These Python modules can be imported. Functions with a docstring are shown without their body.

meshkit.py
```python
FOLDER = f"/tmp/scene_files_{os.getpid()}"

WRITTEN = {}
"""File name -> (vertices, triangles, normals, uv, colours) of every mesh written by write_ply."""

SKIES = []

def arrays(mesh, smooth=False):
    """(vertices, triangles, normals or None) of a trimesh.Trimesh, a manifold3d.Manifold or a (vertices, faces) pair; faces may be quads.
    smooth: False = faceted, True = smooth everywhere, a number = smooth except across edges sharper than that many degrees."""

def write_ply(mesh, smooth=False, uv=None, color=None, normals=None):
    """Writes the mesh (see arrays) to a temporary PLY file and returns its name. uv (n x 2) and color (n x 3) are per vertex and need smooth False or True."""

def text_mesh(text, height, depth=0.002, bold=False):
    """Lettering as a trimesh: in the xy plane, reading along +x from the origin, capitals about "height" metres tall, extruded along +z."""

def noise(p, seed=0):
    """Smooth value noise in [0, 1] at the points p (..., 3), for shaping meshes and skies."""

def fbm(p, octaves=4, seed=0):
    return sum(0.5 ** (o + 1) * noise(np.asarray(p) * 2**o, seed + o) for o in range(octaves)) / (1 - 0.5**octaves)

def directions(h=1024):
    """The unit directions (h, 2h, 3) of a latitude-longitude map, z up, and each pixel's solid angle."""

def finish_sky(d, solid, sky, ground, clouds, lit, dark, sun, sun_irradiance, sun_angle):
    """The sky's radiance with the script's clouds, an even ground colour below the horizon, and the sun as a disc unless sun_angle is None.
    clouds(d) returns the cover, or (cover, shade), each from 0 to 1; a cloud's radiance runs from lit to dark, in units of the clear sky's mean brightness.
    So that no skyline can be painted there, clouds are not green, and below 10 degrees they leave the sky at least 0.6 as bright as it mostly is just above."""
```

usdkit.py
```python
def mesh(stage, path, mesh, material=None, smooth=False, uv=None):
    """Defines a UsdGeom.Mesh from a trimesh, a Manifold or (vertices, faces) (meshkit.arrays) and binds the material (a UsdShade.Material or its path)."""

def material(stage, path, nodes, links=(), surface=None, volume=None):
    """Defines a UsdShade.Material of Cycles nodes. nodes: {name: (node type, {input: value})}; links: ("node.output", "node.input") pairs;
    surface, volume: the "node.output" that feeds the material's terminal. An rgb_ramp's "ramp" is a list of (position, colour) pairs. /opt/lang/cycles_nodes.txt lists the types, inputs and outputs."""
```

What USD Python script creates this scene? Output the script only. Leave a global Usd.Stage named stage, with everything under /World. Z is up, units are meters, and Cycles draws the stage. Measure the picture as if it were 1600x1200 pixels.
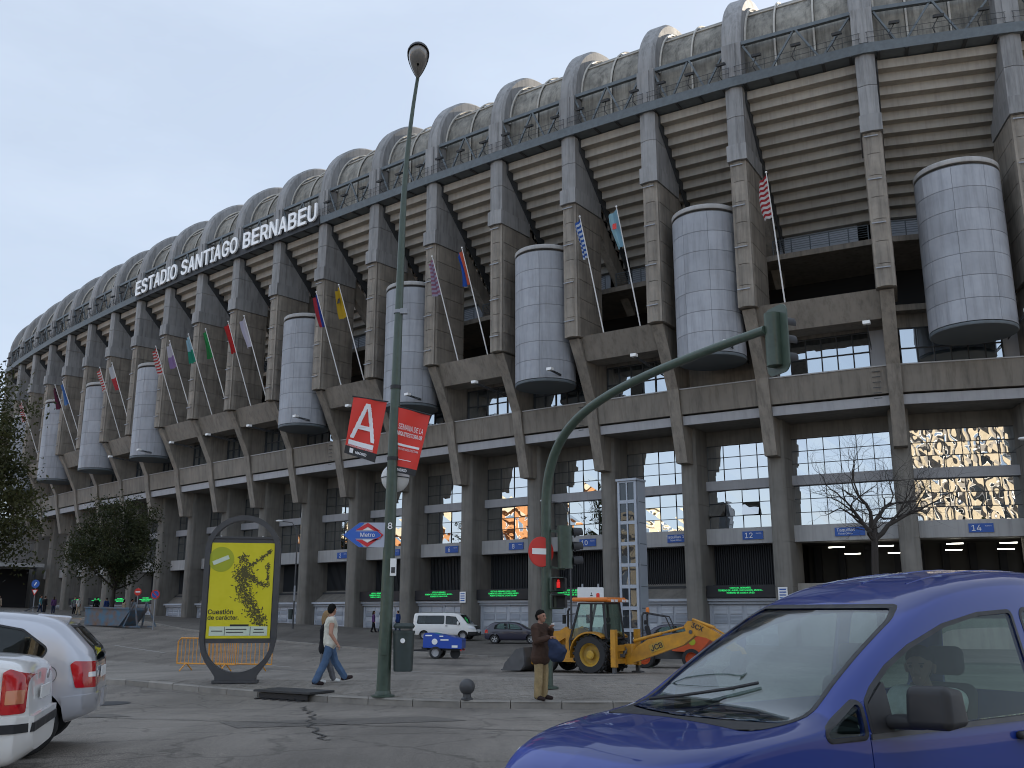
import math, random
import numpy as np
import trimesh, manifold3d, mapbox_earcut
from shapely.geometry import Polygon, LineString, Point, box as sbox
import usdkit, meshkit
from pxr import Usd, UsdGeom, UsdLux, UsdShade, Gf, Sdf, Vt

stage = Usd.Stage.CreateInMemory()
UsdGeom.SetStageUpAxis(stage, 'Z')
UsdGeom.SetStageMetersPerUnit(stage, 1.0)
UsdGeom.Xform.Define(stage, '/World')
UsdGeom.Scope.Define(stage, '/World/Looks')
PI = math.pi
R = random.Random(7)

# ------------------------------------------------------------------ camera, sky, sun
CZ = 1.85
PITCH = math.atan(357 / 1500.0)
cam = UsdGeom.Camera.Define(stage, '/World/camera')
cam.CreateHorizontalApertureAttr(36.0)
cam.CreateVerticalApertureAttr(27.0)
cam.CreateFocalLengthAttr(36.0 * 1500 / 1600)
cam.CreateClippingRangeAttr(Gf.Vec2f(0.05, 5000))
cx = UsdGeom.Xformable(cam)
cx.AddTranslateOp().Set(Gf.Vec3d(0, 0, CZ))
cx.AddRotateXOp().Set(90 + math.degrees(PITCH))
cam.CreateExposureAttr(1.27)

SUN_EL, SUN_AZ = math.radians(27.0), math.radians(42.0)     # behind the stadium, a little to the right
sky = UsdLux.DomeLight.Define(stage, '/World/sky')
skym = usdkit.material(stage, '/World/Looks/sky_air', {
    'tc': ('texture_coordinate', {}),
    'sky': ('sky_texture', {'sky_type': 'single_scattering', 'sun_disc': False, 'sun_elevation': SUN_EL, 'sun_rotation': SUN_AZ,
                            'altitude': 300.0, 'air_density': 1.0, 'aerosol_density': 1.6, 'ozone_density': 1.2}),
    'map': ('mapping', {'scale': (1.6, 1.6, 5.0)}),
    'n': ('noise_texture', {'scale': 2.0, 'detail': 6.0, 'roughness': 0.55}),
    'cr': ('rgb_ramp', {'ramp': [(0.35, (0.72, 0.72, 0.72)), (0.75, (0.92, 0.92, 0.92))]}),
    'mx': ('mix', {'fac': 0.3, 'color2': (5.05, 5.80, 6.95)}),
    'bg': ('background_shader', {'strength': 0.06}),
}, [('tc.generated', 'map.vector'), ('map.vector', 'n.vector'), ('n.fac', 'cr.fac'), ('cr.color', 'mx.fac'), ('sky.color', 'mx.color1'), ('mx.color', 'bg.color')],
    surface='bg.background')
UsdShade.MaterialBindingAPI.Apply(sky.GetPrim()).Bind(skym)
sun = UsdLux.DistantLight.Define(stage, '/World/sun')
sun.CreateIntensityAttr(1.2)
sun.CreateAngleAttr(0.6)
sun.CreateNormalizeAttr(True)
sun.CreateColorAttr(Gf.Vec3f(1.0, 0.88, 0.72))
sdir = Gf.Vec3d(math.sin(SUN_AZ) * math.cos(SUN_EL), math.cos(SUN_AZ) * math.cos(SUN_EL), math.sin(SUN_EL))
UsdGeom.Xformable(sun).AddOrientOp().Set(Gf.Quatf(Gf.Rotation(Gf.Vec3d(0, 0, 1), sdir).GetQuat()))

# ------------------------------------------------------------------ helpers: naming, parts
used = {}


def numbered(parent, name):
    k = (str(parent), name)
    used[k] = used.get(k, -1) + 1
    return name if used[k] == 0 else '%s_%03d' % (name, used[k])


def tag(p, label=None, cat=None, group=None, kind=None):
    for k, v in (('label', label), ('category', cat), ('group', group), ('kind', kind)):
        if v:
            p.SetCustomDataByKey(k, v)
    return p


def thing(name, label=None, cat=None, loc=None, rz=0.0, group=None, kind=None):
    x = UsdGeom.Xform.Define(stage, '/World/' + numbered('/World', name))
    if loc is not None:
        x.AddTranslateOp().Set(Gf.Vec3d(*map(float, loc)))
        x.AddRotateZOp().Set(math.degrees(rz))
    return tag(x.GetPrim(), label, cat, group, kind)


def obj(parent, name, mesh, mat, smooth=False, label=None, kind=None, cat=None, group=None):
    par = '/World' if parent is None else str(parent.GetPath())
    if isinstance(mesh, MB):
        mesh = mesh.mesh()
    path = par + '/' + numbered(par, name)
    m = usdkit.mesh(stage, path, mesh, M[mat] if isinstance(mat, str) else mat, smooth=smooth)
    return tag(m.GetPrim(), label, cat, group, kind)


def copy_of(proto, name, loc, rz, label, cat, group=None, scale=None):
    x = UsdGeom.Xform.Define(stage, '/World/' + numbered('/World', name))
    x.GetPrim().GetReferences().AddInternalReference(proto.GetPath())
    x.GetPrim().SetInstanceable(True)
    x.ClearXformOpOrder()
    x.AddTranslateOp(opSuffix='c').Set(Gf.Vec3d(*map(float, loc)))
    x.AddRotateZOp(opSuffix='c').Set(math.degrees(rz))
    if scale:
        x.AddScaleOp(opSuffix='c').Set(Gf.Vec3f(scale, scale, scale))
    return tag(x.GetPrim(), label, cat, group)


HEX = [(0, 3, 2, 1), (4, 5, 6, 7), (0, 1, 5, 4), (1, 2, 6, 5), (2, 3, 7, 6), (3, 0, 4, 7)]


def earcut(poly):
    p = np.asarray(poly, float)
    return mapbox_earcut.triangulate_float64(p, np.array([len(p)], np.uint32)).reshape(-1, 3).astype(int)


class MB:
    """Collects shapes into one mesh."""

    def __init__(s):
        s.v, s.f, s.n = [], [], 0

    def add(s, v, f):
        v = np.asarray(v, float).reshape(-1, 3)
        f = np.asarray(f, int)
        if f.shape[1] == 4:
            f = np.vstack([f[:, [0, 1, 2]], f[:, [0, 2, 3]]])
        s.v.append(v)
        s.f.append(f + s.n)
        s.n += len(v)
        return s

    def tm(s, m, T=None):
        if hasattr(m, 'to_mesh'):
            m = to_tm(m)
        v = np.array(m.vertices)
        if T is not None:
            v = v @ np.asarray(T)[:3, :3].T + np.asarray(T)[:3, 3]
        return s.add(v, m.faces)

    def hexa(s, p):
        return s.add(p, HEX)

    def box(s, c, size, T=None):
        x, y, z = np.asarray(size, float) / 2
        p = np.array([(-x, -y, -z), (x, -y, -z), (x, y, -z), (-x, y, -z), (-x, -y, z), (x, -y, z), (x, y, z), (-x, y, z)]) + np.asarray(c, float)
        if T is not None:
            p = p @ np.asarray(T)[:3, :3].T + np.asarray(T)[:3, 3]
        return s.add(p, HEX)

    def extr(s, prof, fa, fb):
        """prof: outline in (a, b); fa, fb map (n, 2) arrays to the two ends in space."""
        prof = np.asarray(prof, float)
        k = len(prof)
        A, B = fa(prof), fb(prof)
        i = np.arange(k)
        j = (i + 1) % k
        s.add(np.vstack([A, B]), np.stack([i, j, j + k, i + k], 1))
        t = earcut(prof)
        s.add(A, t[:, ::-1])
        return s.add(B, t)

    def tube(s, pts, r, sides=8, cap=True):
        p = np.asarray(pts, float)
        t = np.gradient(p, axis=0)
        t /= np.linalg.norm(t, axis=1, keepdims=True) + 1e-12
        ref = np.array([0, 0, 1.0]) if np.abs(t[:, 2]).max() < 0.95 else np.array([0.31, 0.95, 0.05])
        if np.abs(t @ ref).max() > 0.97:
            ref = np.array([0.95, -0.31, 0.02])
        a = np.cross(t, ref)
        a /= np.linalg.norm(a, axis=1, keepdims=True) + 1e-12
        b = np.cross(t, a)
        g = np.arange(sides) * 2 * PI / sides
        r = np.broadcast_to(np.asarray(r, float), (len(p),))
        v = p[:, None] + r[:, None, None] * (np.cos(g)[None, :, None] * a[:, None] + np.sin(g)[None, :, None] * b[:, None])
        i, j = np.meshgrid(np.arange(len(p) - 1), np.arange(sides), indexing='ij')
        q = np.stack([i * sides + j, i * sides + (j + 1) % sides, (i + 1) * sides + (j + 1) % sides, (i + 1) * sides + j], -1).reshape(-1, 4)
        s.add(v.reshape(-1, 3), q)
        if cap:
            for e in (0, len(p) - 1):
                c = np.vstack([v[e], p[e][None]])
                s.add(c, [(x, (x + 1) % sides, sides) for x in range(sides)])
        return s

    def bar(s, a, b, w, h=None, up=(0, 0, 1)):
        """Rectangular bar from a to b."""
        a, b = np.asarray(a, float), np.asarray(b, float)
        d = (b - a) / np.linalg.norm(b - a)
        x = np.cross(d, up)
        x /= np.linalg.norm(x) + 1e-12
        y = np.cross(x, d)
        h = w if h is None else h
        q = [a + sx * x * w / 2 + sy * y * h / 2 for sx, sy in ((-1, -1), (1, -1), (1, 1), (-1, 1))]
        return s.hexa(q + [p + (b - a) for p in q])

    def rev(s, prof, c=(0, 0, 0), sides=20, T=None, axis='z'):
        """Lathe of (r, h) pairs about an axis."""
        g = np.arange(sides) * 2 * PI / sides
        v = []
        for r, h in prof:
            v += [(r * math.cos(x), r * math.sin(x), h) for x in g]
        v = np.array(v)
        if axis == 'y':
            v = v[:, [0, 2, 1]] * [1, 1, 1]
        elif axis == 'x':
            v = v[:, [2, 0, 1]]
        v = v + np.asarray(c, float)
        if T is not None:
            v = v @ np.asarray(T)[:3, :3].T + np.asarray(T)[:3, 3]
        f = [(a * sides + i, a * sides + (i + 1) % sides, (a + 1) * sides + (i + 1) % sides, (a + 1) * sides + i) for a in range(len(prof) - 1) for i in range(sides)]
        return s.add(v, f)

    def grid(s, P):
        """P: (m, n, 3) grid of points."""
        m, n = P.shape[:2]
        i, j = np.meshgrid(np.arange(m - 1), np.arange(n - 1), indexing='ij')
        return s.add(P.reshape(-1, 3), np.stack([i * n + j, i * n + j + 1, (i + 1) * n + j + 1, (i + 1) * n + j], -1).reshape(-1, 4))

    def move(s, T):
        T = np.asarray(T)
        s.v = [v @ T[:3, :3].T + T[:3, 3] for v in s.v]
        return s

    def mesh(s):
        return trimesh.Trimesh(np.vstack(s.v), np.vstack(s.f), process=False)


def to_tm(man):
    m = man.to_mesh()
    return trimesh.Trimesh(np.array(m.vert_properties)[:, :3], np.array(m.tri_verts), process=False)


def to_man(m):
    return manifold3d.Manifold(manifold3d.Mesh(np.asarray(m.vertices, np.float32), np.asarray(m.faces, np.uint32)))


def TR(loc=(0, 0, 0), rz=0.0, ry=0.0, rx=0.0):
    T = trimesh.transformations.euler_matrix(rx, ry, rz, 'sxyz')
    T[:3, 3] = loc
    return T


def frame_T(o, x, y, z):
    T = np.eye(4)
    T[:3, 0], T[:3, 1], T[:3, 2], T[:3, 3] = x, y, z, o
    return T


def rbox(sx, sy, sz, r, c=(0, 0, 0), seg=12):
    """Rounded box as a Manifold (hull of eight spheres)."""
    b = manifold3d.Manifold.sphere(r, seg)
    pts = [b.translate((x * (sx / 2 - r) + c[0], y * (sy / 2 - r) + c[1], z * (sz / 2 - r) + c[2])) for x in (-1, 1) for y in (-1, 1) for z in (-1, 1)]
    return manifold3d.Manifold.batch_hull(pts)


def rrect(w, h, r, seg=5):
    """Rounded rectangle outline about the origin."""
    out = []
    for cx_, cy_, a0 in ((w / 2 - r, h / 2 - r, 0), (-w / 2 + r, h / 2 - r, PI / 2), (-w / 2 + r, -h / 2 + r, PI), (w / 2 - r, -h / 2 + r, 1.5 * PI)):
        for k in range(seg + 1):
            a = a0 + k * PI / 2 / seg
            out.append((cx_ + r * math.cos(a), cy_ + r * math.sin(a)))
    return out


# ------------------------------------------------------------------ materials
M = {}


def mat(name, color, rough=0.6, metal=0.0, spec=0.5, noise=0.0, nscale=4.0, bump=0.0, bscale=60.0, rand=0.0, coat=0.0, emit=None, estr=1.0, streak=0.0, color2=None, extra=None):
    """Plain procedural surface: colour broken up by noise, streaks and a per-object tone, with a fine relief."""
    n = {'p': ('principled_bsdf', {'roughness': rough, 'metallic': metal, 'specular_ior_level': spec, 'coat_weight': coat, 'coat_roughness': 0.04})}
    L = []
    c = np.array(color, float)
    src = None
    n['geo'] = ('geometry', {})
    n['tc'] = ('texture_coordinate', {})
    if noise > 0:
        c2 = np.array(color2, float) if color2 is not None else None
        n['n1'] = ('noise_texture', {'scale': nscale, 'detail': 7.0, 'roughness': 0.62})
        L.append(('tc.object', 'n1.vector'))
        lo, hi = (c * (1 - noise), c * (1 + noise)) if c2 is None else (c2, c)
        n['r1'] = ('rgb_ramp', {'ramp': [(0.28, lo), (0.5, (lo + hi) / 2), (0.72, hi)]})
        L.append(('n1.fac', 'r1.fac'))
        src = 'r1.color'
        n['rr'] = ('map_range', {'from_min': 0.3, 'from_max': 0.7, 'to_min': max(0.02, rough - 0.10), 'to_max': min(1.0, rough + 0.10)})
        L += [('n1.fac', 'rr.value'), ('rr.result', 'p.roughness')]
    if streak > 0:
        n['mp'] = ('mapping', {'scale': (1.3, 1.3, 0.10)})
        n['n2'] = ('noise_texture', {'scale': 2.2, 'detail': 6.0, 'roughness': 0.7})
        n['r2'] = ('rgb_ramp', {'ramp': [(0.30, (1 - streak,) * 3), (0.52, (1.0,) * 3), (0.75, (1 + 0.25 * streak,) * 3)]})
        n['m2'] = ('mix', {'mix_type': 'multiply', 'fac': 1.0, 'color1': tuple(c)})
        L += [('tc.object', 'mp.vector'), ('mp.vector', 'n2.vector'), ('n2.fac', 'r2.fac'), ('r2.color', 'm2.color2')]
        if src:
            L.append((src, 'm2.color1'))
        src = 'm2.color'
    if rand > 0:
        n['oi'] = ('object_info', {})
        n['mr'] = ('map_range', {'from_min': 0.0, 'from_max': 1.0, 'to_min': 1 - rand, 'to_max': 1 + rand})
        n['m3'] = ('mix', {'mix_type': 'multiply', 'fac': 1.0, 'color1': tuple(c)})
        n['cc'] = ('combine_color', {})
        L += [('oi.random', 'mr.value'), ('mr.result', 'cc.r'), ('mr.result', 'cc.g'), ('mr.result', 'cc.b'), ('cc.color', 'm3.color2')]
        if src:
            L.append((src, 'm3.color1'))
        src = 'm3.color'
    if src:
        L.append((src, 'p.base_color'))
    else:
        n['p'][1]['base_color'] = tuple(c)
    if bump > 0:
        n['nb'] = ('noise_texture', {'scale': bscale, 'detail': 4.0})
        n['b'] = ('bump', {'strength': bump, 'distance': 0.02})
        L += [('tc.object', 'nb.vector'), ('nb.fac', 'b.height'), ('b.normal', 'p.normal')]
    if emit is not None:
        n['p'][1]['emission_color'] = tuple(emit)
        n['p'][1]['emission_strength'] = estr
    M[name] = usdkit.material(stage, '/World/Looks/' + name, n, L, surface='p.BSDF')


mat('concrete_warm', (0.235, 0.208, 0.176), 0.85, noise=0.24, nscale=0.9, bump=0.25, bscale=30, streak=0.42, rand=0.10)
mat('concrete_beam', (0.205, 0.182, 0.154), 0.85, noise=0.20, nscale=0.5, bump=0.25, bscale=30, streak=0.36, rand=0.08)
mat('concrete_cool', (0.245, 0.244, 0.245), 0.8, noise=0.14, nscale=0.9, bump=0.2, bscale=30, streak=0.45, rand=0.10)
mat('concrete_roof', (0.215, 0.205, 0.180), 0.85, noise=0.45, nscale=1.1, bump=0.3, bscale=25, streak=0.6, rand=0.14)
mat('concrete_step', (0.365, 0.338, 0.300), 0.85, noise=0.15, nscale=0.5, bump=0.2, bscale=30, streak=0.2, rand=0.04)
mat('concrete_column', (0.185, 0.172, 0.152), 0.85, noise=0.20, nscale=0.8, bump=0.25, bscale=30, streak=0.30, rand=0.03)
mat('concrete_pale', (0.37, 0.365, 0.36), 0.75, noise=0.08, nscale=1.0, bump=0.15, bscale=30, streak=0.2, rand=0.04)
mat('panel_silver', (0.305, 0.317, 0.345), 0.62, metal=0.15, noise=0.14, nscale=0.8, streak=0.25, rand=0.10)
mat('panel_joint', (0.12, 0.125, 0.135), 0.7)
mat('fascia_grey', (0.37, 0.37, 0.385), 0.65, noise=0.06, nscale=1.5, streak=0.15, rand=0.04)
mat('steel_blue', (0.105, 0.125, 0.140), 0.6, noise=0.25, nscale=3, rand=0.05)
mat('steel_dark', (0.035, 0.038, 0.042), 0.6, noise=0.2, nscale=3)
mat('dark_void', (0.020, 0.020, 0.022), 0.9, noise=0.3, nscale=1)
mat('rib_pale', (0.42, 0.40, 0.36), 0.6, noise=0.15, nscale=3)
mat('gate_grey', (0.44, 0.47, 0.52), 0.5, noise=0.06, nscale=3, rand=0.04)
mat('gate_panel_light', (0.50, 0.53, 0.58), 0.5, noise=0.05, nscale=5, rand=0.05)
mat('gate_panel_dark', (0.33, 0.36, 0.41), 0.5, noise=0.05, nscale=5, rand=0.05)
mat('white_paint', (0.78, 0.78, 0.77), 0.45, noise=0.04, nscale=3)
mat('letter_white', (0.86, 0.87, 0.88), 0.5)
mat('black_paint', (0.012, 0.012, 0.014), 0.5, noise=0.2, nscale=4)
mat('sign_blue', (0.02, 0.09, 0.36), 0.4)
mat('sign_red', (0.55, 0.025, 0.015), 0.4)
mat('led_green', (0.0, 0.02, 0.005), 0.5, emit=(0.03, 0.9, 0.2), estr=0.55)
mat('lamp_tube', (0.9, 0.9, 0.8), 0.5, emit=(1.0, 0.97, 0.85), estr=2.2)
mat('interior_wall', (0.055, 0.052, 0.048), 0.9, noise=0.2, nscale=1)


def mirror_glass(name, fac, tint, dark, wave=0.02, wscale=0.5):
    M[name] = usdkit.material(stage, '/World/Looks/' + name, {
        'tc': ('texture_coordinate', {}), 'n': ('noise_texture', {'scale': wscale, 'detail': 1.0}),
        'b': ('bump', {'strength': 1.0, 'distance': wave}),
        'd': ('diffuse_bsdf', {'color': dark}), 'g': ('glossy_bsdf', {'color': tint, 'roughness': 0.0}), 'm': ('mix_closure', {'fac': fac})},
        [('tc.object', 'n.vector'), ('n.fac', 'b.height'), ('b.normal', 'g.normal'), ('d.BSDF', 'm.closure1'), ('g.BSDF', 'm.closure2')], surface='m.closure')


mirror_glass('glass_mirror', 0.82, (0.92, 0.95, 0.97), (0.012, 0.014, 0.013), 0.014, 0.7)
mirror_glass('glass_strip', 0.70, (0.85, 0.92, 0.98), (0.015, 0.017, 0.018), 0.012, 0.6)

# ------------------------------------------------------------------ terrain
def sm(x, a, b):
    t = np.clip((np.asarray(x, float) - a) / (b - a), 0, 1)
    return t * t * (3 - 2 * t)


BY = [-400, -40, 4, 7, 9, 11, 12.5, 20, 25, 30, 38, 48, 60, 70, 77, 81, 600]
BZ = [0.6, 0.4, 0.20, 0.25, 0.34, 0.42, 0.36, 0.0, 0.08, -0.05, -0.40, -0.50, -0.46, -0.36, -0.18, 0.10, 0.10]


def ground(x, y):
    x, y = np.asarray(x, float), np.asarray(y, float)
    return np.interp(y, BY, BZ) + 0.036 * np.clip(-x - 4, 0, 140) * sm(y, 38, 80)


def gz(x, y):
    return float(ground(x, y))


def ground_mat(name, base, dark, light, grit=70.0, crack=0.0):
    n = {'g': ('geometry', {}), 'p': ('principled_bsdf', {'roughness': 0.85, 'specular_ior_level': 0.35}),
         'n1': ('noise_texture', {'scale': 0.22, 'detail': 6.0, 'roughness': 0.6}), 'r1': ('rgb_ramp', {'ramp': [(0.3, dark), (0.5, base), (0.72, light)]}),
         'n2': ('noise_texture', {'scale': grit, 'detail': 3.0}), 'r2': ('rgb_ramp', {'ramp': [(0.32, (0.45,) * 3), (0.68, (1.5,) * 3)]}),
         'm': ('mix', {'mix_type': 'multiply', 'fac': 1.0}),
         'mp': ('mapping', {'scale': (0.9, 0.10, 1.0), 'rotation': (0, 0, 1.25)}), 'n3': ('noise_texture', {'scale': 0.8, 'detail': 5.0, 'roughness': 0.65}),
         'r3': ('rgb_ramp', {'ramp': [(0.32, (0.70,) * 3), (0.55, (1.0,) * 3), (0.75, (1.12,) * 3)]}), 'm3': ('mix', {'mix_type': 'multiply', 'fac': 1.0}),
         'v': ('voronoi_texture', {'feature': 'distance_to_edge', 'scale': 0.55}), 'nv': ('noise_texture', {'scale': 3.0, 'detail': 4.0}),
         'mv': ('mix', {'mix_type': 'linear_light', 'fac': 0.22}), 'rv': ('rgb_ramp', {'ramp': [(0.0, (1 - crack,) * 3), (0.010, (1 - crack * 0.6,) * 3), (0.022, (1.0,) * 3)]}),
         'm4': ('mix', {'mix_type': 'multiply', 'fac': 1.0}), 'b': ('bump', {'strength': 0.5, 'distance': 0.01})}
    L = [('g.position', 'n1.vector'), ('n1.fac', 'r1.fac'), ('g.position', 'n2.vector'), ('n2.fac', 'r2.fac'), ('r1.color', 'm.color1'), ('r2.color', 'm.color2'),
         ('g.position', 'mp.vector'), ('mp.vector', 'n3.vector'), ('n3.fac', 'r3.fac'), ('m.color', 'm3.color1'), ('r3.color', 'm3.color2'),
         ('g.position', 'nv.vector'), ('g.position', 'mv.color1'), ('nv.color', 'mv.color2'), ('mv.color', 'v.vector'), ('v.distance', 'rv.fac'),
         ('m3.color', 'm4.color1'), ('rv.color', 'm4.color2'), ('m4.color', 'p.base_color'), ('n2.fac', 'b.height'), ('b.normal', 'p.normal')]
    M[name] = usdkit.material(stage, '/World/Looks/' + name, n, L, surface='p.BSDF')


ground_mat('asphalt', (0.235, 0.210, 0.182), (0.170, 0.152, 0.133), (0.300, 0.270, 0.235), crack=0.38)
ground_mat('forecourt_paving', (0.150, 0.136, 0.120), (0.115, 0.104, 0.092), (0.185, 0.168, 0.150), crack=0.0)
ground_mat('pavement_tile', (0.265, 0.240, 0.210), (0.21, 0.19, 0.168), (0.310, 0.283, 0.250), grit=90)
mat('kerb_stone', (0.225, 0.208, 0.185), 0.85, noise=0.22, nscale=2.5, bump=0.3, bscale=40, rand=0.16)
mat('drain_iron', (0.03, 0.03, 0.032), 0.6, noise=0.3, nscale=6)
mat('line_paint', (0.42, 0.41, 0.39), 0.7, noise=0.35, nscale=5)

xs = np.unique(np.concatenate([np.linspace(-420, -90, 20), np.arange(-90, 60, 1.5), np.linspace(60, 420, 20)]))
ys = np.unique(np.concatenate([np.linspace(-400, -20, 16), np.arange(-20, 110, 1.0), np.linspace(110, 600, 24)]))
X, Y = np.meshgrid(xs, ys, indexing='ij')
obj(None, 'road', MB().grid(np.stack([X, Y, ground(X, Y)], -1)), 'asphalt', smooth=True, kind='structure', label='grey worn asphalt road and ground')


def drape(poly, dz, cell=1.5):
    v, f = trimesh.creation.triangulate_polygon(Polygon(poly), engine='earcut')
    v, f = trimesh.remesh.subdivide_to_size(np.column_stack([v, np.zeros(len(v))]), f, cell, max_iter=14)
    v[:, 2] = ground(v[:, 0], v[:, 1]) + dz
    return trimesh.Trimesh(v, f, process=True)


def resample(pts, step):
    ls = LineString(pts)
    k = max(2, int(ls.length / step) + 1)
    return np.array([ls.interpolate(t, normalized=True).coords[0] for t in np.linspace(0, 1, k)])


def smooth_line(pts, it=2):
    p = np.asarray(pts, float)
    for _ in range(it):
        q = np.empty((2 * len(p) - 2, 2))
        q[0::2] = 0.75 * p[:-1] + 0.25 * p[1:]
        q[1::2] = 0.25 * p[:-1] + 0.75 * p[1:]
        p = np.vstack([p[:1], q, p[-1:]])
    return p


KH = 0.15
NEAR = smooth_line([(-75, 76), (-45, 52.5), (-20, 33.2), (-10.24, 25.5), (-6.82, 22.9), (-3.99, 21.05), (-1.76, 20.15), (0.49, 19.75), (2.3, 19.75), (3.9, 20.4)])
BACK = smooth_line([(3.9, 20.4), (4.3, 21.9), (3.3, 23.9), (1.62, 25.4), (-1.78, 27.9), (-4.36, 30.6), (-8.6, 36), (-13.2, 41.2), (-19.1, 46.6), (-45, 69), (-75, 94)])
island = Polygon(np.vstack([NEAR, BACK[1:]]))
pav = obj(None, 'pavement', drape(list(island.exterior.coords)[:-1], KH - 0.03), 'pavement_tile', smooth=True, kind='structure', label='paved traffic island with lamp post and poster panel')


def kerb(line, parent, name, step=1.0, h=KH, w=0.17, lim=60, far=None):
    """Single kerb stones laid along a line; the road is on the left of its direction when w > 0."""
    p = resample(line, step)
    rest = MB()
    for k in range(len(p) - 1):
        a, b = p[k], p[k + 1]
        d = (b - a) / np.linalg.norm(b - a)
        nn = np.array([-d[1], d[0]])
        a2, b2 = a + d * 0.008, b - d * 0.008
        za, zb = gz(*a), gz(*b)
        j = R.uniform(-0.008, 0.008)
        prof = [(0, -0.2), (0, h - 0.03 + j), (0.03, h + j), (abs(w), h + j), (abs(w), -0.2)]
        sg = 1 if w > 0 else -1
        m = MB().extr(prof, lambda q: np.column_stack([a2[0] + nn[0] * q[:, 0] * sg, a2[1] + nn[1] * q[:, 0] * sg, za + q[:, 1]]),
                      lambda q: np.column_stack([b2[0] + nn[0] * q[:, 0] * sg, b2[1] + nn[1] * q[:, 0] * sg, zb + q[:, 1]]))
        if a[1] < lim and abs(a[0]) < 26:
            obj(parent, name, m, 'kerb_stone')
        else:
            for v, f in zip(m.v, m.f):
                rest.add(v, f - f.min())
    if rest.v:
        obj(parent, 'far_kerb', rest, 'kerb_stone', kind='stuff')


kerb(NEAR, pav, 'kerb_stone')
kerb(BACK, pav, 'kerb_stone', step=1.2, h=KH - 0.01)
# paving tiles: real geometry where the camera can tell them apart
tiles = MB()
ca, sa = math.cos(-0.42), math.sin(-0.42)
inner = island.buffer(-0.19)
T0 = 0.25
for i in range(-60, 60):
    for k in range(-40, 60):
        lx, ly = i * T0 + (k % 2) * T0 / 2, k * T0
        x, y = ca * lx - sa * ly - 3, sa * lx + ca * ly + 24
        if -9.5 < x < 4.5 and y < 28.5 and inner.contains(Point(x, y)):
            z = gz(x, y) + KH - 0.03 + R.uniform(0.016, 0.021)
            h = T0 / 2 - 0.005
            c = [(x + ca * a - sa * b, y + sa * a + ca * b) for a, b in ((-h, -h), (h, -h), (h, h), (-h, h))]
            tiles.hexa([(px, py, z - 0.03) for px, py in c] + [(px, py, z + R.uniform(-0.002, 0.002)) for px, py in c])
obj(pav, 'paving_tile', tiles, 'pavement_tile', kind='stuff')

# the stadium forecourt beyond the second carriageway
FK = smooth_line([(-110, 158), (-70, 118), (-47, 95), (-33, 84), (-18.7, 69.5), (-6.0, 57.5), (-0.4, 51.8), (6, 47.5), (16, 43.0), (40, 36.5), (80, 30)])
fore = Polygon(np.vstack([FK, [(80, 75), (20, 110), (-60, 190), (-110, 240)]]))
fc = obj(None, 'forecourt', drape(list(fore.exterior.coords)[:-1], 0.10, 2.0), 'forecourt_paving', smooth=True, kind='structure', label='dark paved forecourt in front of the stadium')
kerb(FK, fc, 'kerb_stone', step=1.6, h=0.115, w=0.2, lim=75)
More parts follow.
